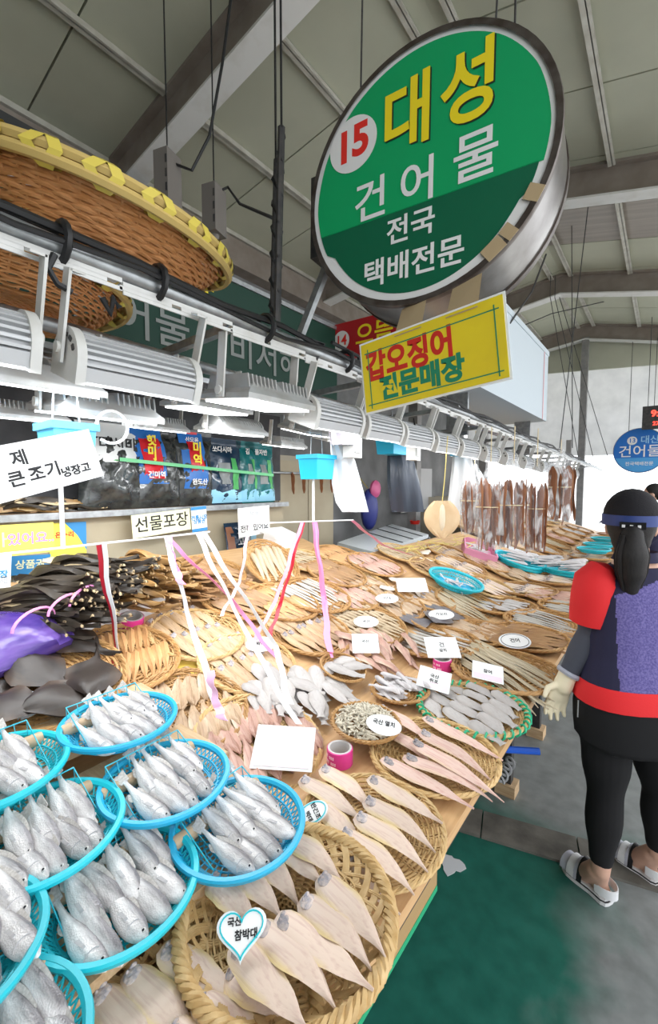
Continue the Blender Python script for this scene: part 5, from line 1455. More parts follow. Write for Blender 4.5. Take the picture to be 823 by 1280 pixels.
# ------------------------------------------------------------------ paper notices
def notice(px, X, label, lines, m_, name='paper_notice', inkm=None, pad=0.0):
    """px: the four corners bottom left, bottom right, top right, top left"""
    P = [at_x(x, y, X) for x, y in px]; c = sum(P, Vector()) / 4
    xa = (P[1] - P[0]) + (P[2] - P[3]); ya = (P[3] - P[0]) + (P[2] - P[1])
    M = frame(c, xa, ya); w2 = ((P[1] - P[0]).length + (P[2] - P[3]).length) / 4; h2 = ((P[3] - P[0]).length + (P[2] - P[1]).length) / 4
    o = thing(name, label, 'notice', M=M)
    G().box((0, 0, 0), (w2 * 2, h2 * 2, .0018)).obj('sheet', m_, o, smooth=False)
    for s, x, y, sz, mm in lines: text(s, sz * h2 * 2, mm or ink, o, T(x * w2, y * h2, .0016), ext=.0003, bold=.0012)
    return o, w2, h2
yel_paper = mat('pale yellow paper', (0.82, 0.82, 0.52), 0.6)
yel_paper2 = mat('bright yellow paper', (0.85, 0.74, 0.10), 0.6)
blue_prt = mat('blue print', (0.04, 0.25, 0.55), .5)
pink_prt = mat('pink marker ink', (0.85, 0.35, 0.38), .5)
purp_prt = mat('purple marker ink', (0.42, 0.2, 0.62), .5)
notice(((0 - 60, 637), (118, 601), (122, 531), (-60, 577)), -1.395, 'white handwritten card hung in front of the light blue motor box', [('국', -.50, .40, .30, ink), ('제', -.12, .40, .31, ink), ('수', .18, .40, .26, ink_grey), ('용', .46, .42, .26, ink_grey), ('큰', -.25, -.32, .31, ink), ('조', .03, -.30, .31, ink), ('기', .27, -.28, .31, ink), ('냉장고', .60, -.50, .21, ink), ('에', .90, -.46, .2, ink_grey)], paper)
notice(((166, 674), (239, 661), (237, 636), (164, 644)), -2.50, 'pale yellow notice with black handwriting on the shelf edge', [('선물포장', 0, 0, .72, ink)], yel_paper)
o, w2, h2 = notice(((240, 666), (259, 663), (258, 632), (239, 634)), -2.49, 'small blue and white market notice beside the yellow one on the shelf edge', [('전통시장', 0, .1, .2, blue_prt), ('상품권', 0, -.2, .2, blue_prt)], paper)
for s in (.86, -.86): G().box((0, s * h2, .001), (w2 * 2, h2 * .26, .002)).obj('blue_band', blue_prt, o, smooth=False)
notice(((298, 673), (338, 665), (336, 632), (298, 635)), -2.40, 'white notice with faint handwriting hanging at the shelf end', [('택배', 0, .5, .22, ink_grey), ('전복 있어요', 0, -.48, .27, ink)], paper)
notice(((-40, 700), (67, 690), (68, 652), (-40, 660)), -2.30, 'bright yellow notice with pink and purple lettering under the shelf', [('가', -.35, .0, .5, pink_prt), ('있어요..', .42, .0, .42, purp_prt)], yel_paper2)
notice(((-20, 722), (62, 716), (64, 692), (-20, 698)), -2.55, 'blue voucher poster with yellow foot below the bright yellow notice', [('상품권', .35, 0, .5, yel_paper)], blue_prt)
o, w2, h2 = notice(((62, 712), (108, 706), (108, 652), (62, 654)), -2.60, 'yellow poster with blue corner and red foot behind the pollack pile', [('온누리', -.2, .45, .14, red_m), ('상품권', 0, -.75, .16, yel_paper)], yel_paper2)
G().box((0, -h2 * .75, .0012), (w2 * 2, h2 * .5, .001)).obj('red_band', red_m, o, smooth=False)
G().prism([(w2, h2), (w2, -h2 * .3), (w2 * .5, h2 * .4), (-w2 * .2, h2)], .001, .0022).obj('blue_corner', blue_prt, o, smooth=False)
notice(((-30, 745), (15, 742), (12, 690), (-30, 694)), -2.25, 'white and blue market notice at the left edge beside the dark pollack', [('시장', .3, -.05, .2, blue_prt), ('과제', .3, -.35, .2, ink_grey)], paper)
notice(((502, 640), (540, 637), (540, 585), (502, 586)), -3.2, 'grey wall calendar behind the dark apron bag', [('1 2 3 4', 0, .3, .12, ink), ('8 9 10', 0, .0, .12, ink), ('15 16', 0, -.3, .12, ink)], mat('grey paper', (.5, .5, .5), .6))

# ------------------------------------------------------------------ fly-chasing ribbon fans
lb = mat('light blue plastic', (0.12, 0.50, 0.78), 0.35)
rod_m = mat('white plastic rod', (0.80, 0.80, 0.80), 0.4)
rib_p = mat('pink vinyl ribbon', (0.85, 0.30, 0.55), 0.35)
rib_r = mat('red vinyl ribbon', (0.55, 0.02, 0.04), 0.35)
rib_w = mat('white vinyl ribbon', (0.85, 0.85, 0.87), 0.35)
rib_c = mat('milky vinyl ribbon', (0.78, 0.80, 0.82), 0.3)
def ribbon(o, pts, wd, m_, sag=.02):
    A = []; B_ = []; n = 14; k = len(pts) - 1
    for i in range(n + 1):
        t = i / n * k; j = min(int(t), k - 1); f = t - j
        p = pts[j].lerp(pts[j + 1], f) + Vector((.004 * math.sin(i * 1.9), .004 * math.cos(i * 1.3), -sag * math.sin(PI * i / n)))
        tw = .6 * math.sin(i * .55 + wd * 90); side = (RT * math.cos(tw) + FW * math.sin(tw)) * wd / 2
        A.append(p - side); B_.append(p + side)
    g = G(); th_ = FW * .0012
    g.loft([[a - th_, b - th_, b + th_, a + th_] for a, b in zip(A, B_)])
    return g.obj('ribbon', m_, o)
def box_pail(c, w_, d_, h, o, m_):
    rings = []
    for f, z in ((.82, -h / 2), (.93, h * .30), (.95, h * .32), (1.06, h * .33), (1.06, h * .5), (.98, h * .5), (.9, h * .3)):
        rings.append([c + Vector((sx * d_ / 2 * f, sy * w_ / 2 * f, z)) for sx, sy in ((-1, -1), (1, -1), (1, 1), (-1, 1))])
    G().loft(rings).obj('motor_box', m_, o, smooth=False)
XF = -1.50
c = at_x(84, 556, XF)
f1 = thing('ribbon_fan', 'light blue motor box with rod and arm trailing red, white and pink ribbons', 'fly chaser', tuple(c))
box_pail(c, .13, .14, .13, f1, lb)
q = at_x(79, 686, XF)
G().tube([(q.x, q.y, c.z - .06), q], .007, 8).obj('rod', rod_m, f1)
G().tube([(c.x, c.y - .04, c.z + .06), (c.x, c.y - .03, c.z + .20)], .003, 5).obj('hanger_wire', steel, f1); G().tube([(c.x, c.y + .04, c.z + .06), (c.x, c.y + .03, c.z + .22)], .003, 5).obj('hanger_wire', steel, f1)
zA = q.z + .004
ea, eb = at_z(-10, 694, zA), at_z(262, 665, zA)
G().tube([ea, eb], .004, 6).obj('arm', rod_m, f1)
def onarm(px): 
    t = (px - (-10)) / 272; u = None
    best = min(range(101), key=lambda i: abs(project(ea.lerp(eb, i / 100))[0] - px)); return ea.lerp(eb, best / 100)
def project(p):
    v = p - CAM; z = v.dot(FW); return (CX + FPX * v.dot(RT) / z, CY - FPX * v.dot(UP) / z)
a1 = onarm(122); ribbon(f1, [a1, surf(146, 800, .10), surf(133, 862, .08)], .018, rib_r); ribbon(f1, [a1 + Vector((.01, .012, 0)), surf(148, 806, .10), surf(140, 866, .08)], .014, rib_c)
a2 = onarm(208); e2 = surf(277, 898, .10); m2 = a2.lerp(e2, .5)
ribbon(f1, [a2, m2, e2], .022, rib_w); ribbon(f1, [a2 + Vector((.006, .004, .0)), a2.lerp(e2, .3) + Vector((.01, .0, 0))], .023, rib_p); ribbon(f1, [a2.lerp(e2, .80) + Vector((.01, -.004, .02)), a2.lerp(e2, .9) + Vector((.012, -.004, .01)), e2 + Vector((.012, -.004, 0))], .026, mat('pale pink vinyl ribbon', (0.88, 0.55, 0.78), .35))
ribbon(f1, [a2, at_d(290, 742, 1.75), surf(345, 822, .11)], .018, rib_p)
a3 = onarm(246); e3 = surf(372, 905, .10)
ribbon(f1, [a3, a3.lerp(e3, .5), e3], .020, rib_w); ribbon(f1, [a3 + Vector((.01, .02, 0)), surf(345, 800, .22), surf(362, 880, .12)], .022, rib_c)
c = at_x(396, 584, XF)
f2 = thing('ribbon_fan', 'small blue motor box with rod and arm trailing pink and red ribbons', 'fly chaser', tuple(c))
box_pail(c, .16, .14, .13, f2, turq_blue)
q = at_x(392, 652, XF)
G().tube([(q.x, q.y, c.z - .06), q], .007, 8).obj('rod', rod_m, f2)
for s in (-.05, .05): G().tube([(c.x, c.y + s, c.z + .06), (c.x, c.y + s * .8, c.z + .22)], .003, 5).obj('hanger_wire', steel, f2)
ea, eb = at_z(300, 655, q.z), at_z(442, 650, q.z)
G().tube([ea, eb], .004, 6).obj('arm', rod_m, f2)
def onarm2(px): return ea.lerp(eb, min(range(101), key=lambda i: abs(project(ea.lerp(eb, i / 100))[0] - px)) / 100)
a = onarm2(377); ribbon(f2, [a, surf(345, 745, .16), surf(318, 800, .10)], .020, rib_p); ribbon(f2, [a + Vector((.0, .012, 0)), surf(352, 745, .15), surf(336, 798, .08)], .020, rib_r)
a = onarm2(393); ribbon(f2, [a, surf(405, 740, .12), surf(412, 815, .09)], .030, rib_p); ribbon(f2, [a, surf(408, 745, .13), surf(414, 822, .08)], .012, rib_p)
a = onarm2(313); ribbon(f2, [a, surf(300, 722, .18), surf(276, 770, .10)], .016, mat('faded pink vinyl ribbon', (0.86, 0.6, 0.72), .35))
a = onarm2(440); ribbon(f2, [a, at_d(480, 678, 3.0), surf(516, 694, .12)], .026, rib_p)
c = at_x(490, 556, -1.55)
f3 = thing('ribbon_fan', 'bright blue motor box above the charcoal plastic bag', 'fly chaser', tuple(c)); box_pail(c, .22, .16, .14, f3, turq_blue)
G().tube([(c.x, c.y, c.z + .07), (c.x, c.y, c.z + .24)], .004, 5).obj('hanger_wire', steel, f3)
c = at_x(576, 562, -1.50)
f4 = thing('ribbon_fan', 'light blue motor box above the white paper bag', 'fly chaser', tuple(c)); box_pail(c, .22, .16, .12, f4, lb)
G().tube([(c.x, c.y, c.z + .07), (c.x, c.y, c.z + .2)], .004, 5).obj('hanger_wire', steel, f4)

# ------------------------------------------------------------------ hanging bags
dk_apron = mat('charcoal plastic bag', (0.045, 0.055, 0.075), 0.3, bump=.5, bscale=10)
white_bag = mat('white plastic bag', (0.82, 0.83, 0.84), 0.4, bump=.35, bscale=9)
def hang_bag(poly, X, th_, m_, label, name='hanging_bag', gath=True):
    """bag hanging flat: outline read on the plane X, given real thickness and folds; ordered pairs (left, right) from top to bottom"""
    rings = []
    n = len(poly); k = 12
    (xl, xr), y = poly[n // 2]; D = (at_x((xl + xr) / 2, y, X) - CAM).dot(FW)
    for i, ((xl, xr), y) in enumerate(poly):
        a, b = at_d(xl, y, D), at_d(xr, y, D); u = i / (n - 1)
        t = th_ * (math.sin(PI * min(1, u * .9 + .08)) ** .6)
        ring = []
        for j in range(2 * k):
            s = j / k if j < k else (2 * k - j) / k
            off = t / 2 * math.sin(PI * s) ** .5 + .012 * math.sin(s * 14 + i * .7)
            p = a.lerp(b, s) - FW * (off if j < k else -off)
            ring.append(p)
        rings.append(ring)
    return tag(G().loft(rings).obj(name, m_), label, 'bag')
hang_bag([((414, 428), 542), ((413, 432), 556), ((414, 444), 575), ((415, 452), 605), ((420, 458), 628), ((428, 461), 640)], -1.42, .06, white_bag, 'white plastic bag hanging on the rail beside the small blue motor box')
hang_bag([((485, 510), 560), ((484, 518), 575), ((484, 524), 600), ((486, 528), 622), ((490, 530), 640)], -1.55, .14, dk_apron, 'charcoal plastic bag hanging below the bright blue motor box')
hang_bag([((566, 590), 570), ((564, 594), 590), ((560, 598), 625), ((561, 599), 644)], -1.50, .08, white_bag, 'white paper bag hanging below the light blue motor box')
hang_bag([((412, 445), 526), ((411, 446), 540), ((413, 444), 556)], -1.35, .05, mat('printed carrier bag', (.78, .74, .82), .4), 'folded printed carrier bag tucked in the rail above the white bag')
# dried skate wing hanging, tan
tan_wing = mat('tan dried skate wing', (0.66, 0.44, 0.24), 0.55, col2=(0.74, 0.55, 0.33), nscale=9, bump=.3, bscale=30)
c = at_d(553, 650, 2.7)
o = thing('dried_skate', 'tan round dried skate hanging by a string beside the white paper bag', 'fish', tuple(c))
g = G(); rings = []
for i in range(11):
    u = i / 10; a, b = at_d(553 - 23 * math.sin(PI * min(1, .1 + u * .86)) ** .7, 626 + 46 * u, 2.7), at_d(553 + 23 * math.sin(PI * min(1, .1 + u * .86)) ** .7, 626 + 46 * u, 2.7)
    rings.append([a.lerp(b, j / 8) - FW * (.03 * math.sin(PI * j / 8) + .006 * math.sin(j * 2.2)) for j in range(9)] + [a.lerp(b, j / 8) + FW * (.02 * math.sin(PI * j / 8)) for j in range(7, 0, -1)])
g.loft(rings); g.obj('wing', tan_wing, o)
g = G(); g.ball(at_d(553, 648, 2.675), (.02, .025, .09), 10, 7); g.obj('spine_ridge', mat('pale skate belly', (.78, .66, .48), .5), o)
G().tube([at_d(553, 628, 2.7), at_d(556, 600, 2.7), at_d(560, 545, 2.7)], .003, 5).obj('string', straw, o)
# clear bags of squid hanging in a row
clear_film = mat('clear cellophane', (0.92, 0.94, 0.95), 0.12, alpha=0.26, bump=1.0, bscale=18)
_n = clear_film.node_tree; _b = _n.nodes['Principled BSDF']
_t = _n.nodes.new('ShaderNodeTexCoord'); _mp = _n.nodes.new('ShaderNodeMapping'); _mp.inputs['Scale'].default_value = (14, 14, 5)
_z = _n.nodes.new('ShaderNodeTexNoise'); _z.inputs['Scale'].default_value = 1.0; _z.inputs['Detail'].default_value = 4; _z.inputs['Distortion'].default_value = 1.2
_r = _n.nodes.new('ShaderNodeMapRange'); _r.inputs['From Min'].default_value = .46; _r.inputs['From Max'].default_value = .70; _r.inputs['To Min'].default_value = .10; _r.inputs['To Max'].default_value = .72
_n.links.new(_t.outputs['Object'], _mp.inputs['Vector']); _n.links.new(_mp.outputs['Vector'], _z.inputs['Vector']); _n.links.new(_z.outputs['Fac'], _r.inputs['Value']); _n.links.new(_r.outputs['Result'], _b.inputs['Alpha'])  # whiter, more opaque streaks stand in for highlights on the film
twine = mat('cream twine', (0.78, 0.66, 0.42), .6)
SQ = [(614, 577, 686, 36, 3.35, 'first'), (643, 574, 684, 40, 3.30, 'second'), (672, 577, 690, 26, 3.45, 'third'), (702, 562, 652, 38, 4.3, 'fourth'), (594, 580, 668, 34, 3.6, 'fifth')]
for (px, y0, y1, wp, X, od) in SQ:
    top, bot = at_d(px, y0, X), at_d(px, y1, X)
    a, b = at_d(px - wp / 2, (y0 + y1) / 2, X), at_d(px + wp / 2, (y0 + y1) / 2, X)
    fh = Vector((FW.x, FW.y, 0)).normalized(); B2 = Matrix((fh, RT, Vector((0, 0, 1)))).transposed().to_4x4()
    Bm = Matrix.Translation(top) @ B2
    wd = (b - a).length; hh = (top - bot).length
    o = thing('squid_bag', 'clear cellophane bag of brown dried squid, %s in the hanging row' % od, 'bag', tuple(top))
    g = G(); rings = []
    for i in range(12):
        u = i / 11; z = top.z - hh * u
        f = (.16 if u < .08 else .35 + .65 * min(1, (u - .08) / .22)) * (1 - .1 * max(0, u - .85) / .15)
        rings.append([Bm @ Vector((wd * .32 * f * math.sin(t) * (1 + .08 * math.sin(3 * t + i)), wd * .5 * f * math.cos(t) * (1 + .06 * math.sin(4 * t + i * 1.7)), z - top.z)) for t in [2 * PI * j / 18 for j in range(18)]])
    g.loft(rings, caps=False); g.obj('cellophane', clear_film, o)
    G().tube([(top.x, top.y, top.z - hh * .05), (top.x, top.y, max(2.06, top.z + .1))], .004, 5).obj('hanging_string', twine, o)
    G().tube([Bm @ Vector((wd * .33 * math.sin(t), wd * .48 * math.cos(t), -hh * .52)) for t in [2 * PI * j / 16 for j in range(16)]], .004, 5, closed=True).obj('tie', twine, o)
    for k in range(10):
        yy = (k % 5 - 2) * wd * .17; xx = (-.20 if k < 5 else .04) * wd
        L_ = .34; s = hh * .80 / L_
        M = Bm @ T(xx, yy, -hh * (.60 + .02 * (k % 3))) @ RY(R(90) + rnd(-.05, .05)) @ RX(R(90) + rnd(-.7, .7)) @ SC((s * rnd(.85, 1.0), wd / .26, wd / .26))
        fish('squid', M, 'brown dried squid packed upright in the %s hanging cellophane bag' % od, 'squid in the %s cellophane bag' % od)

# ------------------------------------------------------------------ folding metal table behind the fish
tm = mat('pale laminate sheet', (0.66, 0.70, 0.72), 0.35)
P = [at_z(422, 678, 1.04), at_z(468, 690, 1.04), at_z(536, 668, 1.04), at_z(490, 655, 1.04)]
ft = thing('folding_table', 'pale folding metal table standing behind the rear trays', 'table', ((P[0] + P[2]) / 2).to_tuple())
vs = P + [p - Vector((0, 0, .04)) for p in P]
G().add(vs, [(0, 1, 2, 3), (7, 6, 5, 4), (0, 4, 5, 1), (1, 5, 6, 2), (2, 6, 7, 3), (3, 7, 4, 0)]).obj('table_top', tm, ft, smooth=False)
for p in P:
    q = Vector((p.x * .98, p.y, 0.0)); G().bar(p - Vector((0, 0, .03)), Vector((p.x, p.y, .0)), .03).obj('leg', steel, ft, smooth=False)
G().bar(P[0] - Vector((0, 0, .3)), P[1] - Vector((0, 0, .05)), .022).obj('brace', steel, ft, smooth=False)
for k in range(3):
    a = P[0].lerp(P[3], .45 + .2 * k); b = P[1].lerp(P[2], .45 + .2 * k); G().bar(a + Vector((0, 0, .004)), b + Vector((0, 0, .004)), .012, .006).obj('slat', dark_steel, ft, smooth=False)
# red dish on it, pink thing and blue bag behind
c = at_z(519, 655, 1.045)
o = tag(G().lathe([(.001, 0), (.06, .0), (.075, .05), (.068, .05), (.055, .008), (.001, .008)], 20, c).obj('red_dish', red_m), 'small red dish on the far end of the folding table', 'dish')
c = at_x(462, 632, -3.1)
o = thing('blue_sack', 'blue and pink plastic sack hanging on the dark rear wall', 'sack', tuple(c))
g = G(); g.ball(c - Vector((0, 0, .05)), (.10, .16, .28), 12, 9); g.obj('sack_body', mat('deep blue plastic', (.03, .04, .22), .4, bump=.5, bscale=9), o); G().tube([c + Vector((0, 0, .2)), c + Vector((-.28, 0, .5))], .006, 5).obj('string', straw, o)
g = G(); g.ball(c + Vector((.06, .05, .22)), (.05, .12, .12), 10, 7, M=RX(-.6)); g.obj('sack_top', mat('pink plastic', (.65, .12, .28), .4), o)
# dried things hanging in the dark behind the second motor box
for k, px in enumerate((366, 380, 402, 415)):
    p = at_x(px, 604, -2.9)
    fish('squid', T(*p) @ RY(R(90)) @ RX(R(90)) @ SC(.6), 'brown dried squid hanging in the dark behind the small blue motor box', 'squid behind the second motor box')
p = at_x(366, 604, -2.9); q = at_x(415, 604, -2.9)
G().tube([(-2.92, 2.85, p.z + .10), (-2.92, q.y + .1, p.z + .10)], .012, 8).obj('drying_rod', steel)
tag(bpy.data.objects['drying_rod'], 'steel drying rod in the dark behind the small blue motor box', 'rod')
# cupboard pillar in the back
pil = thing('cupboard', 'plain beige cupboard standing behind the folding table', 'cupboard', (-3.15, 3.35, 0))
G().box((-3.15, 3.4, .95), (.4, .9, 1.9)).obj('cupboard_body', mat('dull beige laminate', (.40, .36, .28), .6), pil, smooth=False)
G().box((-2.945, 3.2, .95), (.012, .42, 1.8)).obj('door', beige, pil, smooth=False); G().box((-2.945, 3.64, .95), (.012, .42, 1.8)).obj('door', beige, pil, smooth=False)

# ------------------------------------------------------------------ signs further back, boxes, wires
lgrey_p = mat('darkened white letters', (.22, .24, .23), .6); board_g = mat('very dark green board', (0, .035, .02), .6)  # board and letter colours darkened to offset the lamplight falling on them
gs = thing('green_signboard', 'dark green shop signboard behind the rails, seen below the winnowing basket', 'sign', M=frame((-2.35, 1.75, 2.62), (0, 1, 0), (0, 0, 1)))
G().box((0, 0, 0), (2.7, .72, .05)).obj('board', board_g, gs, smooth=False)
for s in (-.35, .35): G().box((0, s, .01), (2.74, .03, .06)).obj('frame_bar', steel, gs, smooth=False)
text('비서해', .26, lgrey_p, gs, T(.5, -.1, .03), bold=.002); text('건어물', .26, lgrey_p, gs, T(-.5, -.1, .03), bold=.002); text('15', .2, yellow_p, gs, T(-.05, .16, .03), bold=.003)
r14 = thing('red_signboard', 'red shop signboard numbered 14 behind the rail, left of the yellow sign', 'sign', M=frame(at_y(462, 420, 3.1), (1, .0, -.02), (0, 0, 1)))
G().box((0, 0, 0), (.75, .30, .05)).obj('board', mat('dark red board', (.42, .015, .02), .4), r14, smooth=False)
G().disc((-.27, .0, .027), .085, 30).obj('number_disc', face_white, r14, smooth=False)
text('14', .12, red_m, r14, T(-.27, .0, .028), bold=.002); text('으뜸', .2, yellow_p, r14, T(.06, .0, .027), bold=.003)
# styrofoam box and wrapped plastics on the rails
a, b = at_x(600, 470, -1.3), at_x(684, 470, -1.3)
P = at_x(640, 505, -1.3)
foam_b = mat('bluish styrofoam', (0.52, 0.58, 0.62), 0.8, bump=0.1, bscale=300)
fb = thing('styrofoam_crate', 'pale blue white styrofoam crate standing on the rails behind the yellow sign', 'box', (-1.45, (a.y + b.y) / 2, P.z))
zt = at_x(684, 432, -1.25).z
zb = at_x(640, 505, -1.3).z
G().box((-1.55, (a.y + b.y) / 2, (zt + zb) / 2), (.52, (b.y - a.y), zt - zb)).obj('crate_body', foam_b, fb, smooth=False)
G().box((-1.55, (a.y + b.y) / 2, zt - .03), (.54, (b.y - a.y) + .02, .06)).obj('crate_lid', foam_b, fb, smooth=False)
G().box((-1.283, b.y - .25, (zt + zb) / 2), (.004, .012, zt - zb)).obj('pink_line', pink_prt, fb, smooth=False)
for yy in (a.y + .15, b.y - .15):
    zr_ = railz(yy) - .03
    G().box((-1.55, yy, (zr_ + zb) / 2), (.2, .03, zb - zr_)).obj('crate_support', steel, rail, smooth=False)
wrap = mat('crumpled grey film', (0.48, 0.50, 0.55), 0.25, col2=(0.2, 0.25, 0.4), nscale=7, bump=.9, bscale=16)
g = G(); rings = []
for i in range(14):
    u = i / 13; y = a.y - .5 + (b.y - a.y + .5) * u; r_ = .055 * math.sin(PI * (u * .9 + .05)) ** .5
    rings.append([Vector((-1.35 + 1.8 * r_ * math.cos(t) * (1 + .2 * math.sin(3 * t + i)), y, railz(y) + .058 + r_ * .62 * math.sin(t) * (1 + .25 * math.sin(5 * t + i * 2)))) for t in [2 * PI * j / 16 for j in range(16)]])
o = tag(G().loft(rings).obj('film_bundle', wrap), 'crumpled bundle of plastic film lying under the styrofoam crate', 'plastic bundle')
# upright conduit and dark cable bundle holding the rails, hung from the roof
for i, (px0, py0, px1, py1, D, r_, lb_) in enumerate(((352, 160, 346, 420, 1.75, .016, 'dark upright steel hanger wrapped in taped cables beside the round sign'), (345, 200, 340, 400, 1.80, .010, 'thin dark hanger rod beside the taped upright'))):
    p, q = at_d(px0, py0, D), at_d(px1, py1, D)
    o = thing('rail_hanger', lb_, 'hanger', tuple(q))
    G().tube([q, p], r_, 8).obj('upright', dark_steel, o)
    G().tube([p, Vector((p.x, p.y, roofz(p.x) - .02))], .005, 5).obj('hanging_wire', black_cable, o)
    G().tube([q + (p - q) * t + Vector((.012 * math.sin(t * 40), .012 * math.cos(t * 40), 0)) for t in [j / 24 for j in range(25)]], .007, 5).obj('cable_wrap', black_cable, o)
gbox = mat('grey brown junction box', (0.16, 0.145, 0.13), .6)
for i, (px, py, D, s) in enumerate(((210, 226, 2.3, 1.0), (268, 265, 2.5, 1.0))):
    p = at_d(px, py, D)
    o = thing('junction_box', ('grey brown socket box hanging from a cable above the winnowing basket', 'second grey brown socket box hanging nearer the round sign')[i], 'socket box', tuple(p))
    G().box(p, (.09, .11, .26), (0, 0, .3)).obj('box_body', gbox, o, smooth=False)
    for dz in (-.07, .0, .07): G().box(p + Vector((.045, -.02, dz)), (.012, .05, .04), (0, 0, .3)).obj('socket', dark_steel, o, smooth=False)
    G().lathe([(.02, -.17), (.028, -.13)], 10, p, caps=True).obj('gland', gbox, o)
    if i == 0: pts = [p + Vector((0, 0, .10)), at_d(240, 213, D), at_d(262, 170, D), at_d(278, 80, D), at_d(290, -10, D)]
    else: pts = [p + Vector((0, 0, .10)), at_d(285, 234, D), at_d(300, 255, D), at_d(340, 272, 1.9)]
    if i == 0: t_ = pts[-1]; pts.append(Vector((t_.x, t_.y, roofz(t_.x) - .02)))
    G().tube(pts, .008, 6).obj('cable', black_cable, o)
    G().tube([p + Vector((0, 0, .13)), Vector((p.x, p.y, roofz(p.x) - .02))], .004, 5).obj('hanging_wire', black_cable, o)
duct = mat('dark grey duct sheet', (0.07, 0.072, 0.075), .5, .4)
o = thing('air_duct', 'dark grey ventilation duct along the eave at the upper left', 'duct', (-4.1, 1.4, 4.0))
G().box((-4.25, 1.0, 4.12), (.55, 3.2, .5)).obj('duct_body', duct, o, smooth=False)
G().box((-3.97, 1.9, 4.1), (.02, .3, .2)).obj('grille', black_cable, o, smooth=False)
# free hanging wires under the roof on the right
wire_m = mat('dark thin wire', (0.05, 0.05, 0.05), .5)
WR = [((746, 170), (700, 560), 5.5), ((715, 240), (716, 560), 6.0), ((688, 370), (724, 575), 7.5), ((694, 372), (742, 572), 7.6), ((700, 372), (760, 570), 7.7), ((622, -5), (620, 30), 1.55)]
for i, (a, b, D) in enumerate(WR):
    p, q = at_d(*a, D), at_d(*b, D)
    p2 = Vector((p.x, p.y, roofz(p.x) - .02)) if p.z < roofz(p.x) else p
    o = tag(G().tube([p2, p, q], .006 if D > 3 else .004, 5).obj('hanging_wire', wire_m), 'thin dark wire hanging from the roof, %s from the round sign' % ORD[i], 'wire')
p, q = at_d(570, 300, 4.0), at_d(622, 332, 4.2)
pts = [at_d(683, 318, 5.0), at_d(665, 365, 4.6), at_d(638, 404, 4.3)]
o = tag(G().tube(pts, .010, 5).obj('stay_cable', wire_m), 'black stay cable slanting down behind the round sign', 'cable')
pts = [at_d(638, 414, 7), at_d(690, 392, 8), at_d(760, 376, 8.5), at_d(840, 378, 9)]
o = tag(G().tube(pts, .010, 5).obj('aerial_cable', wire_m), 'black cable sagging across the hall below the ridge', 'cable')

# ------------------------------------------------------------------ far end: round blue sign, red clock, next stall fittings
bm = mat('blue sign print', (0.02, 0.16, 0.55), .35)
bs = thing('round_sign', 'round blue shop sign numbered 13 far down the aisle', 'sign', M=frame(at_d(800, 563, 8.7), (1, .0, 0), (0, 0, 1)))
G().lathe([(.44, -.2), (.45, -.2), (.45, .0), (.44, .0)], 48).obj('drum_band', chrome, bs)
G().disc((0, 0, -.002), .44, 48).obj('face_sheet', bm, bs, smooth=False)
G().disc((-.13, .2, .001), .085, 24).obj('number_disc', face_white, bs, smooth=False)
G().prism([(.43 * math.cos(t), .43 * math.sin(t)) for t in [PI + .35 + (PI - .7) * j / 20 for j in range(21)]], -.001, .0005).obj('lower_field', mat('light blue sign print', (.08, .35, .72), .35), bs, smooth=False)
text('13', .12, bm, bs, T(-.13, .2, .002), bold=.002); text('대산', .17, mat('sky blue print', (.35, .62, .85), .4), bs, T(.16, .2, .001), bold=.002); text('건어물', .26, white_p, bs, T(0, -.03, .001), bold=.002); text('전국택배전문', .085, white_p, bs, T(0, -.27, .002), bold=.001)
for x in (-.2, .2): G().tube([(x, .39, -.1), (x, 2.2, -.1)], .006, 5).obj('hanging_wire', wire_m, bs)
ck = thing('led_clock', 'black LED clock with red digits hanging above the blue sign', 'clock', M=frame(at_d(826, 521, 8.2), (1, 0, 0), (0, 0, 1)))
G().box((0, 0, -.03), (.56, .44, .06)).obj('case', dark_steel, ck, smooth=False)
led = mat('red led digits', (.6, .02, .02), .4, emit=(1, .05, .03), estr=3.0)
text('9:21', .17, led, ck, T(0, .07, .002), bold=.004); text('27 45', .10, led, ck, T(0, -.12, .002), bold=.002)
for x in (-.2, .2): G().tube([(x, .2, -.03), (x, 1.9, -.03)], .006, 5).obj('hanging_wire', wire_m, ck)
# clutter behind the next stall
for i, (x, y, h, cc, lb_) in enumerate(((-3.05, 8.9, 1.5, (.35, .16, .09), 'brown wooden rack standing at the far end of the next stall'), (-3.1, 7.2, 1.4, (.5, .45, .36), 'tan cupboard behind the next stall'))):
    o = thing('storage_rack', lb_, 'rack', (x, y, 0)); m_ = mat('rack paint %d' % i, cc, .6)
    for s in (-.3, .3): G().box((x, y + s, h / 2), (.5, .04, h)).obj('side_panel', m_, o, smooth=False)
    for k in range(4): G().box((x, y, .1 + (h - .15) * k / 3), (.5, .56, .03)).obj('shelf_board', m_, o, smooth=False)

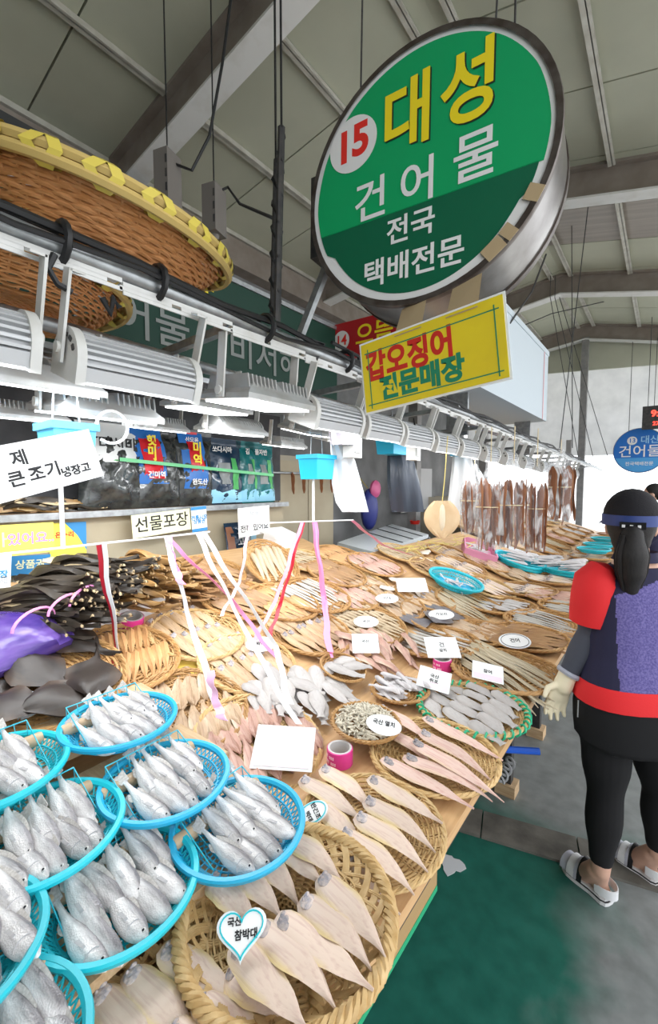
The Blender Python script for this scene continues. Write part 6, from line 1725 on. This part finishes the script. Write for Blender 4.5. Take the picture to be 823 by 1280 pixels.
# ------------------------------------------------------------------ under the table
card_m = mat('brown corrugated cardboard', (0.38, 0.25, 0.11), 0.75, col2=(0.4, 0.26, 0.12), nscale=5)
rk = thing('under_shelf', 'dark steel shelf slung under the table edge carrying cartons', 'shelf', (-.65, .45, .47))
G().box((-.68, .5, .475), (.36, 1.3, .02)).obj('shelf_board', dark_steel, rk, smooth=False)
for y in (-.1, 1.12):
    for x in (-.84,): G().box((x, y, .595), (.025, .025, .225)).obj('strut', dark_steel, rk, smooth=False)
gcp = mat('green carton print', (.02, .35, .16), .6)
bx = thing('cardboard_box', 'brown cardboard box with a green lower band under the table edge', 'box', (-.62, .88, .485))
G().box((-.63, .88, .585), (.34, .40, .20)).obj('box_body', card_m, bx, smooth=False)
G().box((-.4592, .88, .497), (.002, .40, .016)).obj('green_band', gcp, bx, smooth=False); G().box((-.4592, .80, .60), (.002, .07, .05)).obj('green_print', gcp, bx, smooth=False)
b2 = thing('cardboard_box', 'red and yellow printed carton under the table edge nearest the camera', 'box', (-.66, .45, .485))
G().box((-.63, .44, .575), (.34, .42, .18)).obj('box_body', mat('yellow carton print', (.62, .42, .07), .6), b2, smooth=False)
G().box((-.4592, .44, .60), (.002, .42, .05)).obj('red_band', mat('red carton print', (.5, .05, .03), .6), b2, smooth=False)
hb = at_x(655, 941, -.42)
o = thing('blue_broom', 'blue plastic handle poking out below the table beside the leg', 'broom', tuple(hb))
blu = mat('blue plastic handle', (.02, .12, .65), .35)
G().tube([hb + Vector((.05, .05, 0)), hb - Vector((.25, .10, .02))], .014, 8).obj('handle', blu, o); G().tube([hb - Vector((.2, .08, .016)), hb - Vector((.6, .25, .06))], .010, 8).obj('shaft', steel, o)
c = at_x(633, 962, -.5)
o = tag(G().tube([c + Vector((.02 * math.cos(t * 1.0), .008 * t - .1, .02 * math.sin(t * 1.0))) for t in [j * .5 for j in range(50)]], .006, 5).obj('coiled_hose', mat('grey coiled hose', (.3, .3, .3), .5)), 'grey coiled hose hanging under the table beside the leg', 'hose')
c = at_z(565, 1080, .003)
poly = []
for i in range(22):
    a_ = 2 * PI * i / 22; r_ = .045 * (1 + .35 * math.sin(3 * a_) * .5 + rnd(-.18, .18)); poly.append((c.x + r_ * math.cos(a_) * 1.0, c.y + r_ * math.sin(a_) * 1.1))
o = tag(G().prism(poly, .0005, .0025).obj('paper_scrap', mat('grey torn paper', (.55, .56, .57), .7), None, smooth=False), 'torn grey paper scrap lying on the green floor', 'scrap')

# ================================================================== PEOPLE
skin = mat('skin', (0.62, 0.38, 0.28), 0.5, col2=(0.55, 0.32, 0.23), nscale=12)
def ring(c, r, f, hw, hd, n=24, up=None, pw=2.3):
    out = []
    for j in range(n):
        a = 2 * PI * j / n; cx, sx_ = math.cos(a), math.sin(a)
        out.append(Vector(c) + r * hw * math.copysign(abs(cx) ** (2 / pw), cx) + f * hd * math.copysign(abs(sx_) ** (2 / pw), sx_))
    return out
def limb(g, pts, n=14):
    """tapered limb: (point, radius) pairs, with rounded joints"""
    P = [Vector(p) for p, _ in pts]; r_ = [q for _, q in pts]; PP = []; RR = []
    for i in range(len(P) - 1):
        for k in range(4):
            t = k / 4; PP.append(P[i].lerp(P[i + 1], t)); RR.append(r_[i] + (r_[i + 1] - r_[i]) * (t * t * (3 - 2 * t)))
    PP.append(P[-1]); RR.append(r_[-1])
    g.tube(PP, RR, n)
    for p, q in zip(P, r_): g.ball(p, q * .99, n, 9)
def hand(g, wrist, d, side, back, s=1.0, curl=.5, thumb=1):
    """palm with four bent fingers of unequal length and a thumb leaving the side of the palm"""
    d = d.normalized(); side = (side - d * side.dot(d)).normalized(); back = d.cross(side) if back is None else back
    limb(g, [(wrist, .026 * s), (wrist + d * .03 * s, .026 * s)])
    pc = wrist + d * .055 * s
    M = Matrix((d, side, back)).transposed()
    g.ball(pc, (.050 * s, .040 * s, .016 * s), 14, 9, 0, M.to_3x3())
    g.ball(pc + d * .02 * s, (.036 * s, .041 * s, .015 * s), 14, 9, 0, M.to_3x3())
    for k, (off, L_) in enumerate(((-.030, .062), (-.010, .072), (.011, .068), (.031, .052))):
        b = pc + d * (.040 - .004 * abs(k - 1.4)) * s + side * off * s * -thumb
        dirn = (d + side * off * -thumb * 2.0).normalized(); pts = [(b - dirn * .015 * s, .0098 * s)]; p = b
        ang = 0
        for j in range(3):
            ang += curl * (.45 if j == 0 else .8) * (.8 + .1 * k)
            v = (dirn * math.cos(ang) - back * math.sin(ang))
            p = p + v * L_ * s * (.44, .32, .24)[j]; pts.append((p, (.0092, .0085, .0072)[j] * s))
        limb(g, pts, 8)
    tb = pc - d * .018 * s + side * .032 * s * thumb
    t1 = tb + (d * .6 + side * .75 * thumb - back * .35).normalized() * .034 * s
    t2 = t1 + (d * .9 + side * .25 * thumb - back * .4).normalized() * .030 * s
    limb(g, [(tb - side * .012 * thumb * s, .0135 * s), (t1, .0112 * s), (t2, .0088 * s)], 8)
def head_geo(g, c, f, r, u, s=1.0):
    """skull, jaw, nose, lips, ears, brow; f is where the face looks"""
    M = Matrix((r, f, u)).transposed().to_3x3()
    def P(x, y, z): return c + r * x * s + f * y * s + u * z * s
    g.ball(P(0, -.012, .02), (.075 * s, .092 * s, .100 * s), 18, 13, 0, M)
    g.ball(P(0, .028, -.035), (.056 * s, .060 * s, .075 * s), 16, 11, 0, M)
    g.ball(P(0, .066, -.082), (.026 * s, .022 * s, .022 * s), 10, 7, 0, M)
    for sx_ in (-1, 1):
        g.ball(P(sx_ * .040, .060, -.018), (.024 * s, .020 * s, .020 * s), 10, 7, 0, M)
        g.ball(P(sx_ * .032, .074, .022), (.024 * s, .013 * s, .009 * s), 10, 7, 0, M)
        g.ball(P(sx_ * .078, -.012, -.012), (.010 * s, .020 * s, .032 * s), 10, 7, 0, M)
    limb(g, [(P(0, .078, .008), .008 * s), (P(0, .098, -.022), .013 * s)], 10)
    g.ball(P(0, .082, -.050), (.024 * s, .009 * s, .006 * s), 10, 7, 0, M); g.ball(P(0, .080, -.061), (.019 * s, .010 * s, .007 * s), 10, 7, 0, M)
def face_bits(o, c, f, r, u, s=1.0):
    M = Matrix((r, f, u)).transposed().to_3x3()
    def P(x, y, z): return c + r * x * s + f * y * s + u * z * s
    for sx_ in (-1, 1):
        g = G(); g.ball(P(sx_ * .031, .076, .003), (.014 * s, .007 * s, .006 * s), 10, 7, 0, M); g.ball(P(sx_ * .031, .081, .003), (.006 * s, .003 * s, .006 * s), 8, 5, 1, M)
        g.obj('eye', [mat('eye white', (.8, .78, .75), .3), eye_m], o)
        G().tube([P(sx_ * .016, .088, .026), P(sx_ * .034, .086, .031), P(sx_ * .050, .074, .026)], .0028 * s, 5).obj('eyebrow', hair_m, o)
    G().tube([P(-.020, .088, -.055), P(0, .093, -.0555), P(.020, .088, -.055)], .0028 * s, 5).obj('lips', mat('lips', (.5, .2, .18), .4), o)
hair_m = mat('black hair', (0.006, 0.005, 0.005), 0.62, col2=(0.014, 0.011, 0.010), nscale=30, stretch=(8, 8, 1), bump=.3, bscale=90)
black_cloth = mat('black stretch cloth', (0.005, 0.005, 0.006), 0.9, bump=.1, bscale=300)
navy = mat('navy shirt cloth', (0.018, 0.017, 0.048), 0.85, bump=.15, bscale=300)
purple_c = mat('mottled purple knit', (0.085, 0.072, 0.24), 0.85, col2=(0.18, 0.15, 0.38), nscale=160, bump=.2, bscale=350)
red_c = mat('bright red jersey', (0.72, 0.018, 0.022), 0.75, bump=.15, bscale=200)
grey_sl = mat('dark grey arm sleeve', (0.055, 0.060, 0.080), 0.75, bump=.1, bscale=300)
rubber = mat('cream rubber glove', (0.78, 0.70, 0.50), 0.5, bump=.25, bscale=90)
visor = mat('blue visor band', (0.025, 0.05, 0.20), 0.5)
hatc = mat('black knit cap', (0.008, 0.007, 0.010), 0.85, bump=.6, bscale=160)
fH = Vector((FW.x, FW.y, 0)).normalized(); rH = RT.copy(); Z = Vector((0, 0, 1))

# ---- the shopper with her back to us
wb = at_z(775, 1100, 0)
wm = thing('person', 'person seen from behind in purple, navy and red shirt, black leggings and cream glove', 'person', (wb.x, wb.y, 0))
D0 = 1.67
def J(px, py, dd=0.0): return at_d(px, py, D0 + dd)
sh_l, el_l, wr_l = J(747, 731, .0), J(739, 792, .03), J(709, 846, .05)
sh_r, el_r, wr_r = J(842, 731, .0), J(856, 800, .02), J(850, 842, .22)
hip_l, kn_l, an_l = J(759, 912), J(757, 992, -.01), J(751, 1086, -.02)
hip_r, kn_r, an_r = J(818, 912), J(826, 988, .04), J(822, 1066, .05)
hd_c = J(789, 656, .01)
TORSO = [(795, 694, .050, .058), (795, 706, .085, .075), (795, 720, .150, .095), (793, 742, .170, .112), (791, 775, .165, .118), (789, 815, .165, .118), (788, 850, .185, .128), (789, 885, .195, .135), (789, 915, .185, .130)]
f_hd = Vector((hd_c.x - .10, hd_c.y, 0)).normalized(); r_hd = Vector((f_hd.y, -f_hd.x, 0))
g = G()
g.loft([ring(J(x, y), rH, fH, a * .93, b * .93) for x, y, a, b in TORSO])
limb(g, [(J(795, 708), .052), (J(793, 688, .01), .050), (J(790, 670, .02), .050)])
head_geo(g, hd_c, f_hd, r_hd, Z, .98)
for a, b, c, s in ((sh_l, el_l, wr_l, -1), (sh_r, el_r, wr_r, 1)):
    limb(g, [(a, .052), (a.lerp(b, .5), .048), (b, .040), (b.lerp(c, .35), .041), (c, .027)])
for a, b, c in ((hip_l, kn_l, an_l), (hip_r, kn_r, an_r)):
    limb(g, [(a, .088), (a.lerp(b, .5), .078), (b, .056), (b.lerp(c, .33), .058), (c, .034)])
# feet
def foot_pts(an, heel_px, toe_px):
    h, t = at_z(*heel_px, .03), at_z(*toe_px, .03); return h, t
feet = [(an_l, *foot_pts(an_l, (757, 1117), (713, 1078))), (an_r, *foot_pts(an_r, (818, 1094), (776, 1064)))]
for an, h, t in feet:
    d = (t - h).normalized()
    limb(g, [(an, .034), (h + d * .03 + Z * .028, .032), (h + d * .01 + Z * .005, .028)])
    limb(g, [(an - Z * .02 + d * .02, .034), (h.lerp(t, .55) + Z * .012, .034), (t - d * .035, .026), (t - d * .01 - Z * .006, .018)])
hd_dir = (J(690, 889, .07) - wr_l).normalized()
hand(g, wr_r, (wr_r - el_r), Z, None, .92, .5, 1)
hand(g, wr_l, hd_dir, -rH, None, .58, .40, 1)
ob('body', remesh(g, .006, 'body', skin, 5), wm)
face_bits(wm, hd_c, f_hd, r_hd, Z, .98)
# glove over the left hand
g = G(); hand(g, wr_l + hd_dir * .0, hd_dir, -rH, None, 1.10, .38, 1)
limb(g, [(wr_l.lerp(el_l, .10), .038), (wr_l, .034), (wr_l + hd_dir * .04, .036)])
ob('glove', remesh(g, .0042, 'glove', rubber, 3), wm)
g = G(); cuff = wr_l.lerp(el_l, .10); cd = (el_l - wr_l).normalized(); cr = cd.cross(Z).normalized(); cz = cr.cross(cd)
g.tube([cuff + (cr * math.cos(t) + cz * math.sin(t)) * (.040 + .002 * math.sin(5 * t)) for t in [2 * PI * j / 24 for j in range(24)]], .007, 6, closed=True, flat=1.5)
g.obj('sleeve_cuff', mat('grey elastic cuff', (.35, .36, .42), .7), wm)
# arm sleeve
for a, b, c, nm in ((sh_l, el_l, wr_l, 1), (sh_r, el_r, wr_r, 2)):
    g = G(); limb(g, [(a.lerp(b, .45), .055), (b, .0475), (b.lerp(c, .35), .048), (b.lerp(c, .90), .036)], 18); g.obj('arm_sleeve', grey_sl, wm)
# shirt
g = G()
for (x, y, a, b) in [()] if False else []: pass
g.loft([ring(J(x, y), rH, fH, a * 1.02, b * 1.04) for x, y, a, b in TORSO[1:8]])
for a, b in ((sh_l, el_l), (sh_r, el_r)):
    limb(g, [(a - Z * .005, .072), (a.lerp(b, .30), .070)])
me = remesh(g, .0062, 'shirt', [navy, purple_c], 6)
cen = J(793, 780)
for p in me.polygons:
    v = p.center - cen; lat = v.dot(rH); bk = -v.dot(fH)
    p.material_index = 1 if (bk > -.02 and lat > -.128 and v.z < .13 + .4 * (lat + .13)) else 0
ob('shirt', me, wm)
g = G(); rg2 = [ring(J(x, y), rH, fH, a, b) for x, y, a, b in ((788, 847, .190, .134), (788, 858, .200, .142), (788, 872, .204, .145), (788, 873, .196, .138))]
g.loft(rg2, caps=False); g.obj('shirt_hem', red_c, wm)
for a, b in ((sh_l, el_l), (sh_r, el_r)):
    g = G(); sg = -1 if a is sh_l else 1
    dn = (b - a).normalized(); q0 = a + rH * sg * .004
    pts_ = [a + Z * .060 - rH * sg * .045, a + Z * .046 - rH * sg * .022, a + Z * .018 + rH * sg * .002, q0 + dn * .045, q0 + dn * .085, q0 + dn * .125, q0 + dn * .150, q0 + dn * .151, q0 + dn * .12]
    g.tube(pts_, [.030, .062, .079, .083, .082, .080, .077, .068, .062], 26)
    me = g.mesh('sleeve', red_c); ob('sleeve', me, wm)
g = G(); g.loft([ring(J(795, y), rH, fH, a, b) for y, a, b in ((700, .078, .078), (692, .064, .068), (688, .066, .070), (692, .060, .064))], caps=False); g.obj('collar', navy, wm)
# leggings with short skirt panel
g = G()
g.loft([ring(J(x, y), rH, fH, a, b) for x, y, a, b in ((788, 862, .186, .132), (789, 885, .199, .140), (789, 905, .196, .138), (789, 926, .186, .132))])
for a, b, c in ((hip_l, kn_l, an_l), (hip_r, kn_r, an_r)):
    limb(g, [(a, .094), (a.lerp(b, .5), .084), (b, .062), (b.lerp(c, .33), .0645), (b.lerp(c, .84), .042)], 18)
ob('leggings', remesh(g, .0065, 'leggings', black_cloth, 5), wm)
g = G(); g.loft([ring(J(x, y), rH, fH, a, b) for x, y, a, b in ((788, 866, .194, .138), (789, 885, .205, .145), (789, 905, .204, .146), (789, 919, .200, .144), (789, 920, .194, .138))], caps=False); g.obj('skirt_panel', black_cloth, wm)
g = G(); p = J(723, 885, -.04); g.tube([p + Z * .03, p - Z * .035], .0025, 5); g.obj('zip', steel, wm)
# hair, cap, visor
Mh = Matrix((r_hd, f_hd, Z)).transposed().to_3x3()
g = G(); g.ball(hd_c + Z * .012 - f_hd * .022, (.083, .096, .108), 20, 13, 0, Mh); g.ball(hd_c - f_hd * .045 - Z * .05, (.066, .055, .07), 16, 11, 0, Mh)
ob('hair', remesh(g, .008, 'hair', hair_m, 3), wm)
pt = [(hd_c - f_hd * .095 - Z * .015, .030), (hd_c - f_hd * .128 - Z * .03, .036), (hd_c - f_hd * .135 - Z * .10, .052), (hd_c - f_hd * .130 - Z * .16, .048), (hd_c - f_hd * .125 - Z * .225, .030), (hd_c - f_hd * .122 - Z * .275, .006)]
g = G(); limb(g, pt, 14)
for k in range(18):
    a = 2 * PI * k / 18; o_ = rH * math.cos(a) + fH * math.sin(a) * .7
    g.tube([p + o_ * q * (.95 + .12 * math.sin(k * 2.1)) for p, q in pt], [.004, .007, .009, .008, .006, .002], 5)
g.obj('ponytail', hair_m, wm)
g = G(); g.ball(hd_c + Z * .035 - f_hd * .012, (.094, .112, .106), 22, 13, 0, Mh)
g.v = [v if Vector(v).z > hd_c.z + .018 else tuple(Vector((v[0], v[1], hd_c.z + .018 + (v[2] - hd_c.z - .018) * .08))) for v in g.v]
g.obj('cap', hatc, wm)
vb = G(); n = 40; rings = []
for (dz, k_) in ((-.010, 1.0), (-.010, 1.06), (.030, 1.06), (.030, 1.0)):
    rings.append([hd_c + Z * (.012 + dz) + r_hd * .091 * k_ * math.cos(2 * PI * j / n) + f_hd * (.106 * k_ * math.sin(2 * PI * j / n) - .012) for j in range(n)])
rings.append(rings[0]); vb.loft(rings, caps=False); vbo = vb.obj('visor_band', visor, wm)
vg = G(); rows_ = []
for k in range(6):
    t = k / 5; rows_.append([hd_c + r_hd * (.094 + .02 * t) * math.cos(a) + f_hd * ((.106 + .085 * t) * math.sin(a) - .012) + Z * (.020 - .02 * t) for a in [PI * (.12 + .76 * j / 14) for j in range(15)]])
vg.loft(rows_ + [[p - Z * .003 for p in r_] for r_ in rows_[::-1]], closed=False, caps=False); vg.obj('visor_brim', visor, wm)
g = G(); g.bar(hd_c - f_hd * .1215 - r_hd * .040 + Z * .006, hd_c - f_hd * .1215 + r_hd * .040 + Z * .006, .006, .026); g.obj('back_strap', black_cloth, None, smooth=False).parent = vbo
g = G()
for k in range(3): g.box(hd_c - f_hd * .127 + r_hd * (-.028 + .024 * k) + Z * .004, (.010, .004, .010), Mh)
g.obj('buckle', mat('white plastic studs', (.8, .8, .8), .4), None, smooth=False).parent = vbo
# sandals
sole_w = mat('white sandal sole', (.72, .72, .72), .5); strap_g = mat('grey sandal strap', (.50, .51, .58), .6); strap_b = mat('black sandal strap', (.015, .015, .018), .5); strap_w = mat('white sandal strap', (.76, .77, .78), .5)
for an, h, t in feet:
    d = t - h; d.z = 0; L_ = d.length + .045; d.normalize(); s = Vector((d.y, -d.x, 0)); c = (h + t) / 2; c.z = 0
    poly = [(L_ / 2 * u, w_) for u, w_ in ((-1, -.012), (-.96, -.026), (-.8, -.034), (-.3, -.034), (.2, -.042), (.6, -.045), (.88, -.034), (1, -.012), (1, .012), (.88, .034), (.6, .045), (.2, .042), (-.3, .034), (-.8, .034), (-.96, .026), (-1, .012))]
    M = Matrix.Translation(c) @ Matrix((d, -s, Z)).transposed().to_4x4()
    sd = G().prism(poly, .002, .016, M).obj('sandal', sole_w, wm, smooth=False); sd_l = sd
    sdp = sd
    G().prism([(x * .99, y * .98) for x, y in poly], .0165, .022, M).obj('midsole', strap_b, None, smooth=False).parent = sd
    G().prism([(x * .98, y * .97) for x, y in poly], .0225, .030, M).obj('footbed', sole_w, None, smooth=False).parent = sd
    def strap(u0, u1, hh, w_, m_, nm):
        g = G(); rows_ = []
        for u in (u0, (u0 + u1) / 2, u1):
            rows_.append([c + d * (L_ / 2 * u) + s * w_ * math.cos(a) + Z * (.026 + hh * math.sin(a)) for a in [PI * j / 12 for j in range(13)]])
        g.loft(rows_ + [[p - Z * .004 for p in q] for q in rows_[::-1]], closed=False, caps=False); g.obj(nm, m_, None).parent = sd
    strap(.92, .62, .045, .044, strap_g, 'toe_strap'); strap(.60, .28, .060, .047, strap_w, 'upper_strap'); strap(.16, -.06, .082, .044, strap_b, 'buckle_strap'); strap(.30, .16, .070, .046, strap_g, 'mid_strap')
    g = G(); rows_ = []
    for z in (.040, .058, .076):
        rows_.append([c - d * (L_ / 2 * .62) + s * .040 * math.cos(a) - d * .060 * math.sin(a) + Z * z for a in [PI * j / 12 for j in range(13)]])
    g.loft(rows_ + [[p * 1.0 + d * .004 for p in q] for q in rows_[::-1]], closed=False, caps=False); g.obj('heel_strap', strap_w, None).parent = sd
    Mt = frame(c + d * (L_ / 2 * .05) - s * .0 + Z * .110, s, d)
    text('GO', .022, strap_w, wm, Matrix.Translation(-Vector((wb.x, wb.y, 0))) @ frame(c + d * (L_ / 2 * .05) + s * .030 + Z * .093, d, (s * -1 + Z * .9)), ext=.0003, bold=.001)

# ---- person far down the aisle, in profile, dark clothes
def standing(base, f, top, label, cloth, trousers, s=1.0):
    r = Vector((f.y, -f.x, 0)); k = top / 1.62 * s; B = Vector((base.x, base.y, 0))
    o = thing('person', label, 'person', tuple(B))
    def P(x, y, z): return B + r * x * k + f * y * k + Z * z * k
    g = G()
    T_ = [(1.36, .06, .06), (1.32, .16, .09), (1.22, .19, .11), (1.05, .17, .11), (.92, .18, .12), (.80, .17, .12)]
    g.loft([ring(P(0, 0, z), r, f, a * k * .94, b * k * .94) for z, a, b in T_])
    limb(g, [(P(0, 0, 1.34), .052 * k), (P(0, .015, 1.46), .048 * k)]); head_geo(g, P(0, .02, 1.52), f, r, Z, k * .95)
    for sx_ in (-1, 1):
        limb(g, [(P(sx_ * .18, 0, 1.29), .05 * k), (P(sx_ * .22, -.02, 1.03), .04 * k), (P(sx_ * .20, .14, .86), .028 * k)])
        hand(g, P(sx_ * .20, .14, .86), (f - Z * .6), Z, None, k * .95, .6, 1)
        limb(g, [(P(sx_ * .09, 0, .80), .085 * k), (P(sx_ * .10, .02, .45), .055 * k), (P(sx_ * .10, -.01, .09), .036 * k)])
        limb(g, [(P(sx_ * .10, -.03, .04), .035 * k), (P(sx_ * .11, .14, .028), .026 * k)])
    ob('body', remesh(g, .010, 'body', skin, 4), o)
    face_bits(o, P(0, .02, 1.52), f, r, Z, k * .95)
    g = G(); g.loft([ring(P(0, 0, z), r, f, a * k * 1.04, b * k * 1.06) for z, a, b in T_])
    for sx_ in (-1, 1): limb(g, [(P(sx_ * .17, 0, 1.28), .066 * k), (P(sx_ * .22, -.02, 1.03), .054 * k), (P(sx_ * .205, .11, .89), .042 * k)])
    ob('jacket', remesh(g, .012, 'jacket', cloth, 4), o)
    g = G(); g.loft([ring(P(0, 0, z), r, f, a * k * 1.02, b * k * 1.02) for z, a, b in T_[3:]])
    for sx_ in (-1, 1): limb(g, [(P(sx_ * .09, 0, .80), .094 * k), (P(sx_ * .10, .02, .45), .066 * k), (P(sx_ * .10, -.01, .12), .05 * k)])
    ob('trousers', remesh(g, .012, 'trousers', trousers, 4), o)
    for sx_ in (-1, 1):
        g = G(); limb(g, [(P(sx_ * .10, -.04, .045), .042 * k), (P(sx_ * .11, .16, .036), .034 * k)]); g.obj('shoe', strap_b, o)
    M = Matrix((r, f, Z)).transposed().to_3x3()
    g = G(); g.ball(P(0, -.012, 1.555), (.084 * k, .100 * k, .096 * k), 18, 11, 0, M); g.ball(P(0, -.07, 1.50), (.06 * k, .05 * k, .07 * k), 14, 9, 0, M); ob('hair', remesh(g, .010, 'hair', hair_m, 3), o)
    return o
b2_ = at_d(816, 640, 5.2)
standing(b2_, (rH * -.75 + fH * .5).normalized(), 1.60, 'person in a dark navy jacket farther down the aisle, face turned to the fish', navy, black_cloth)
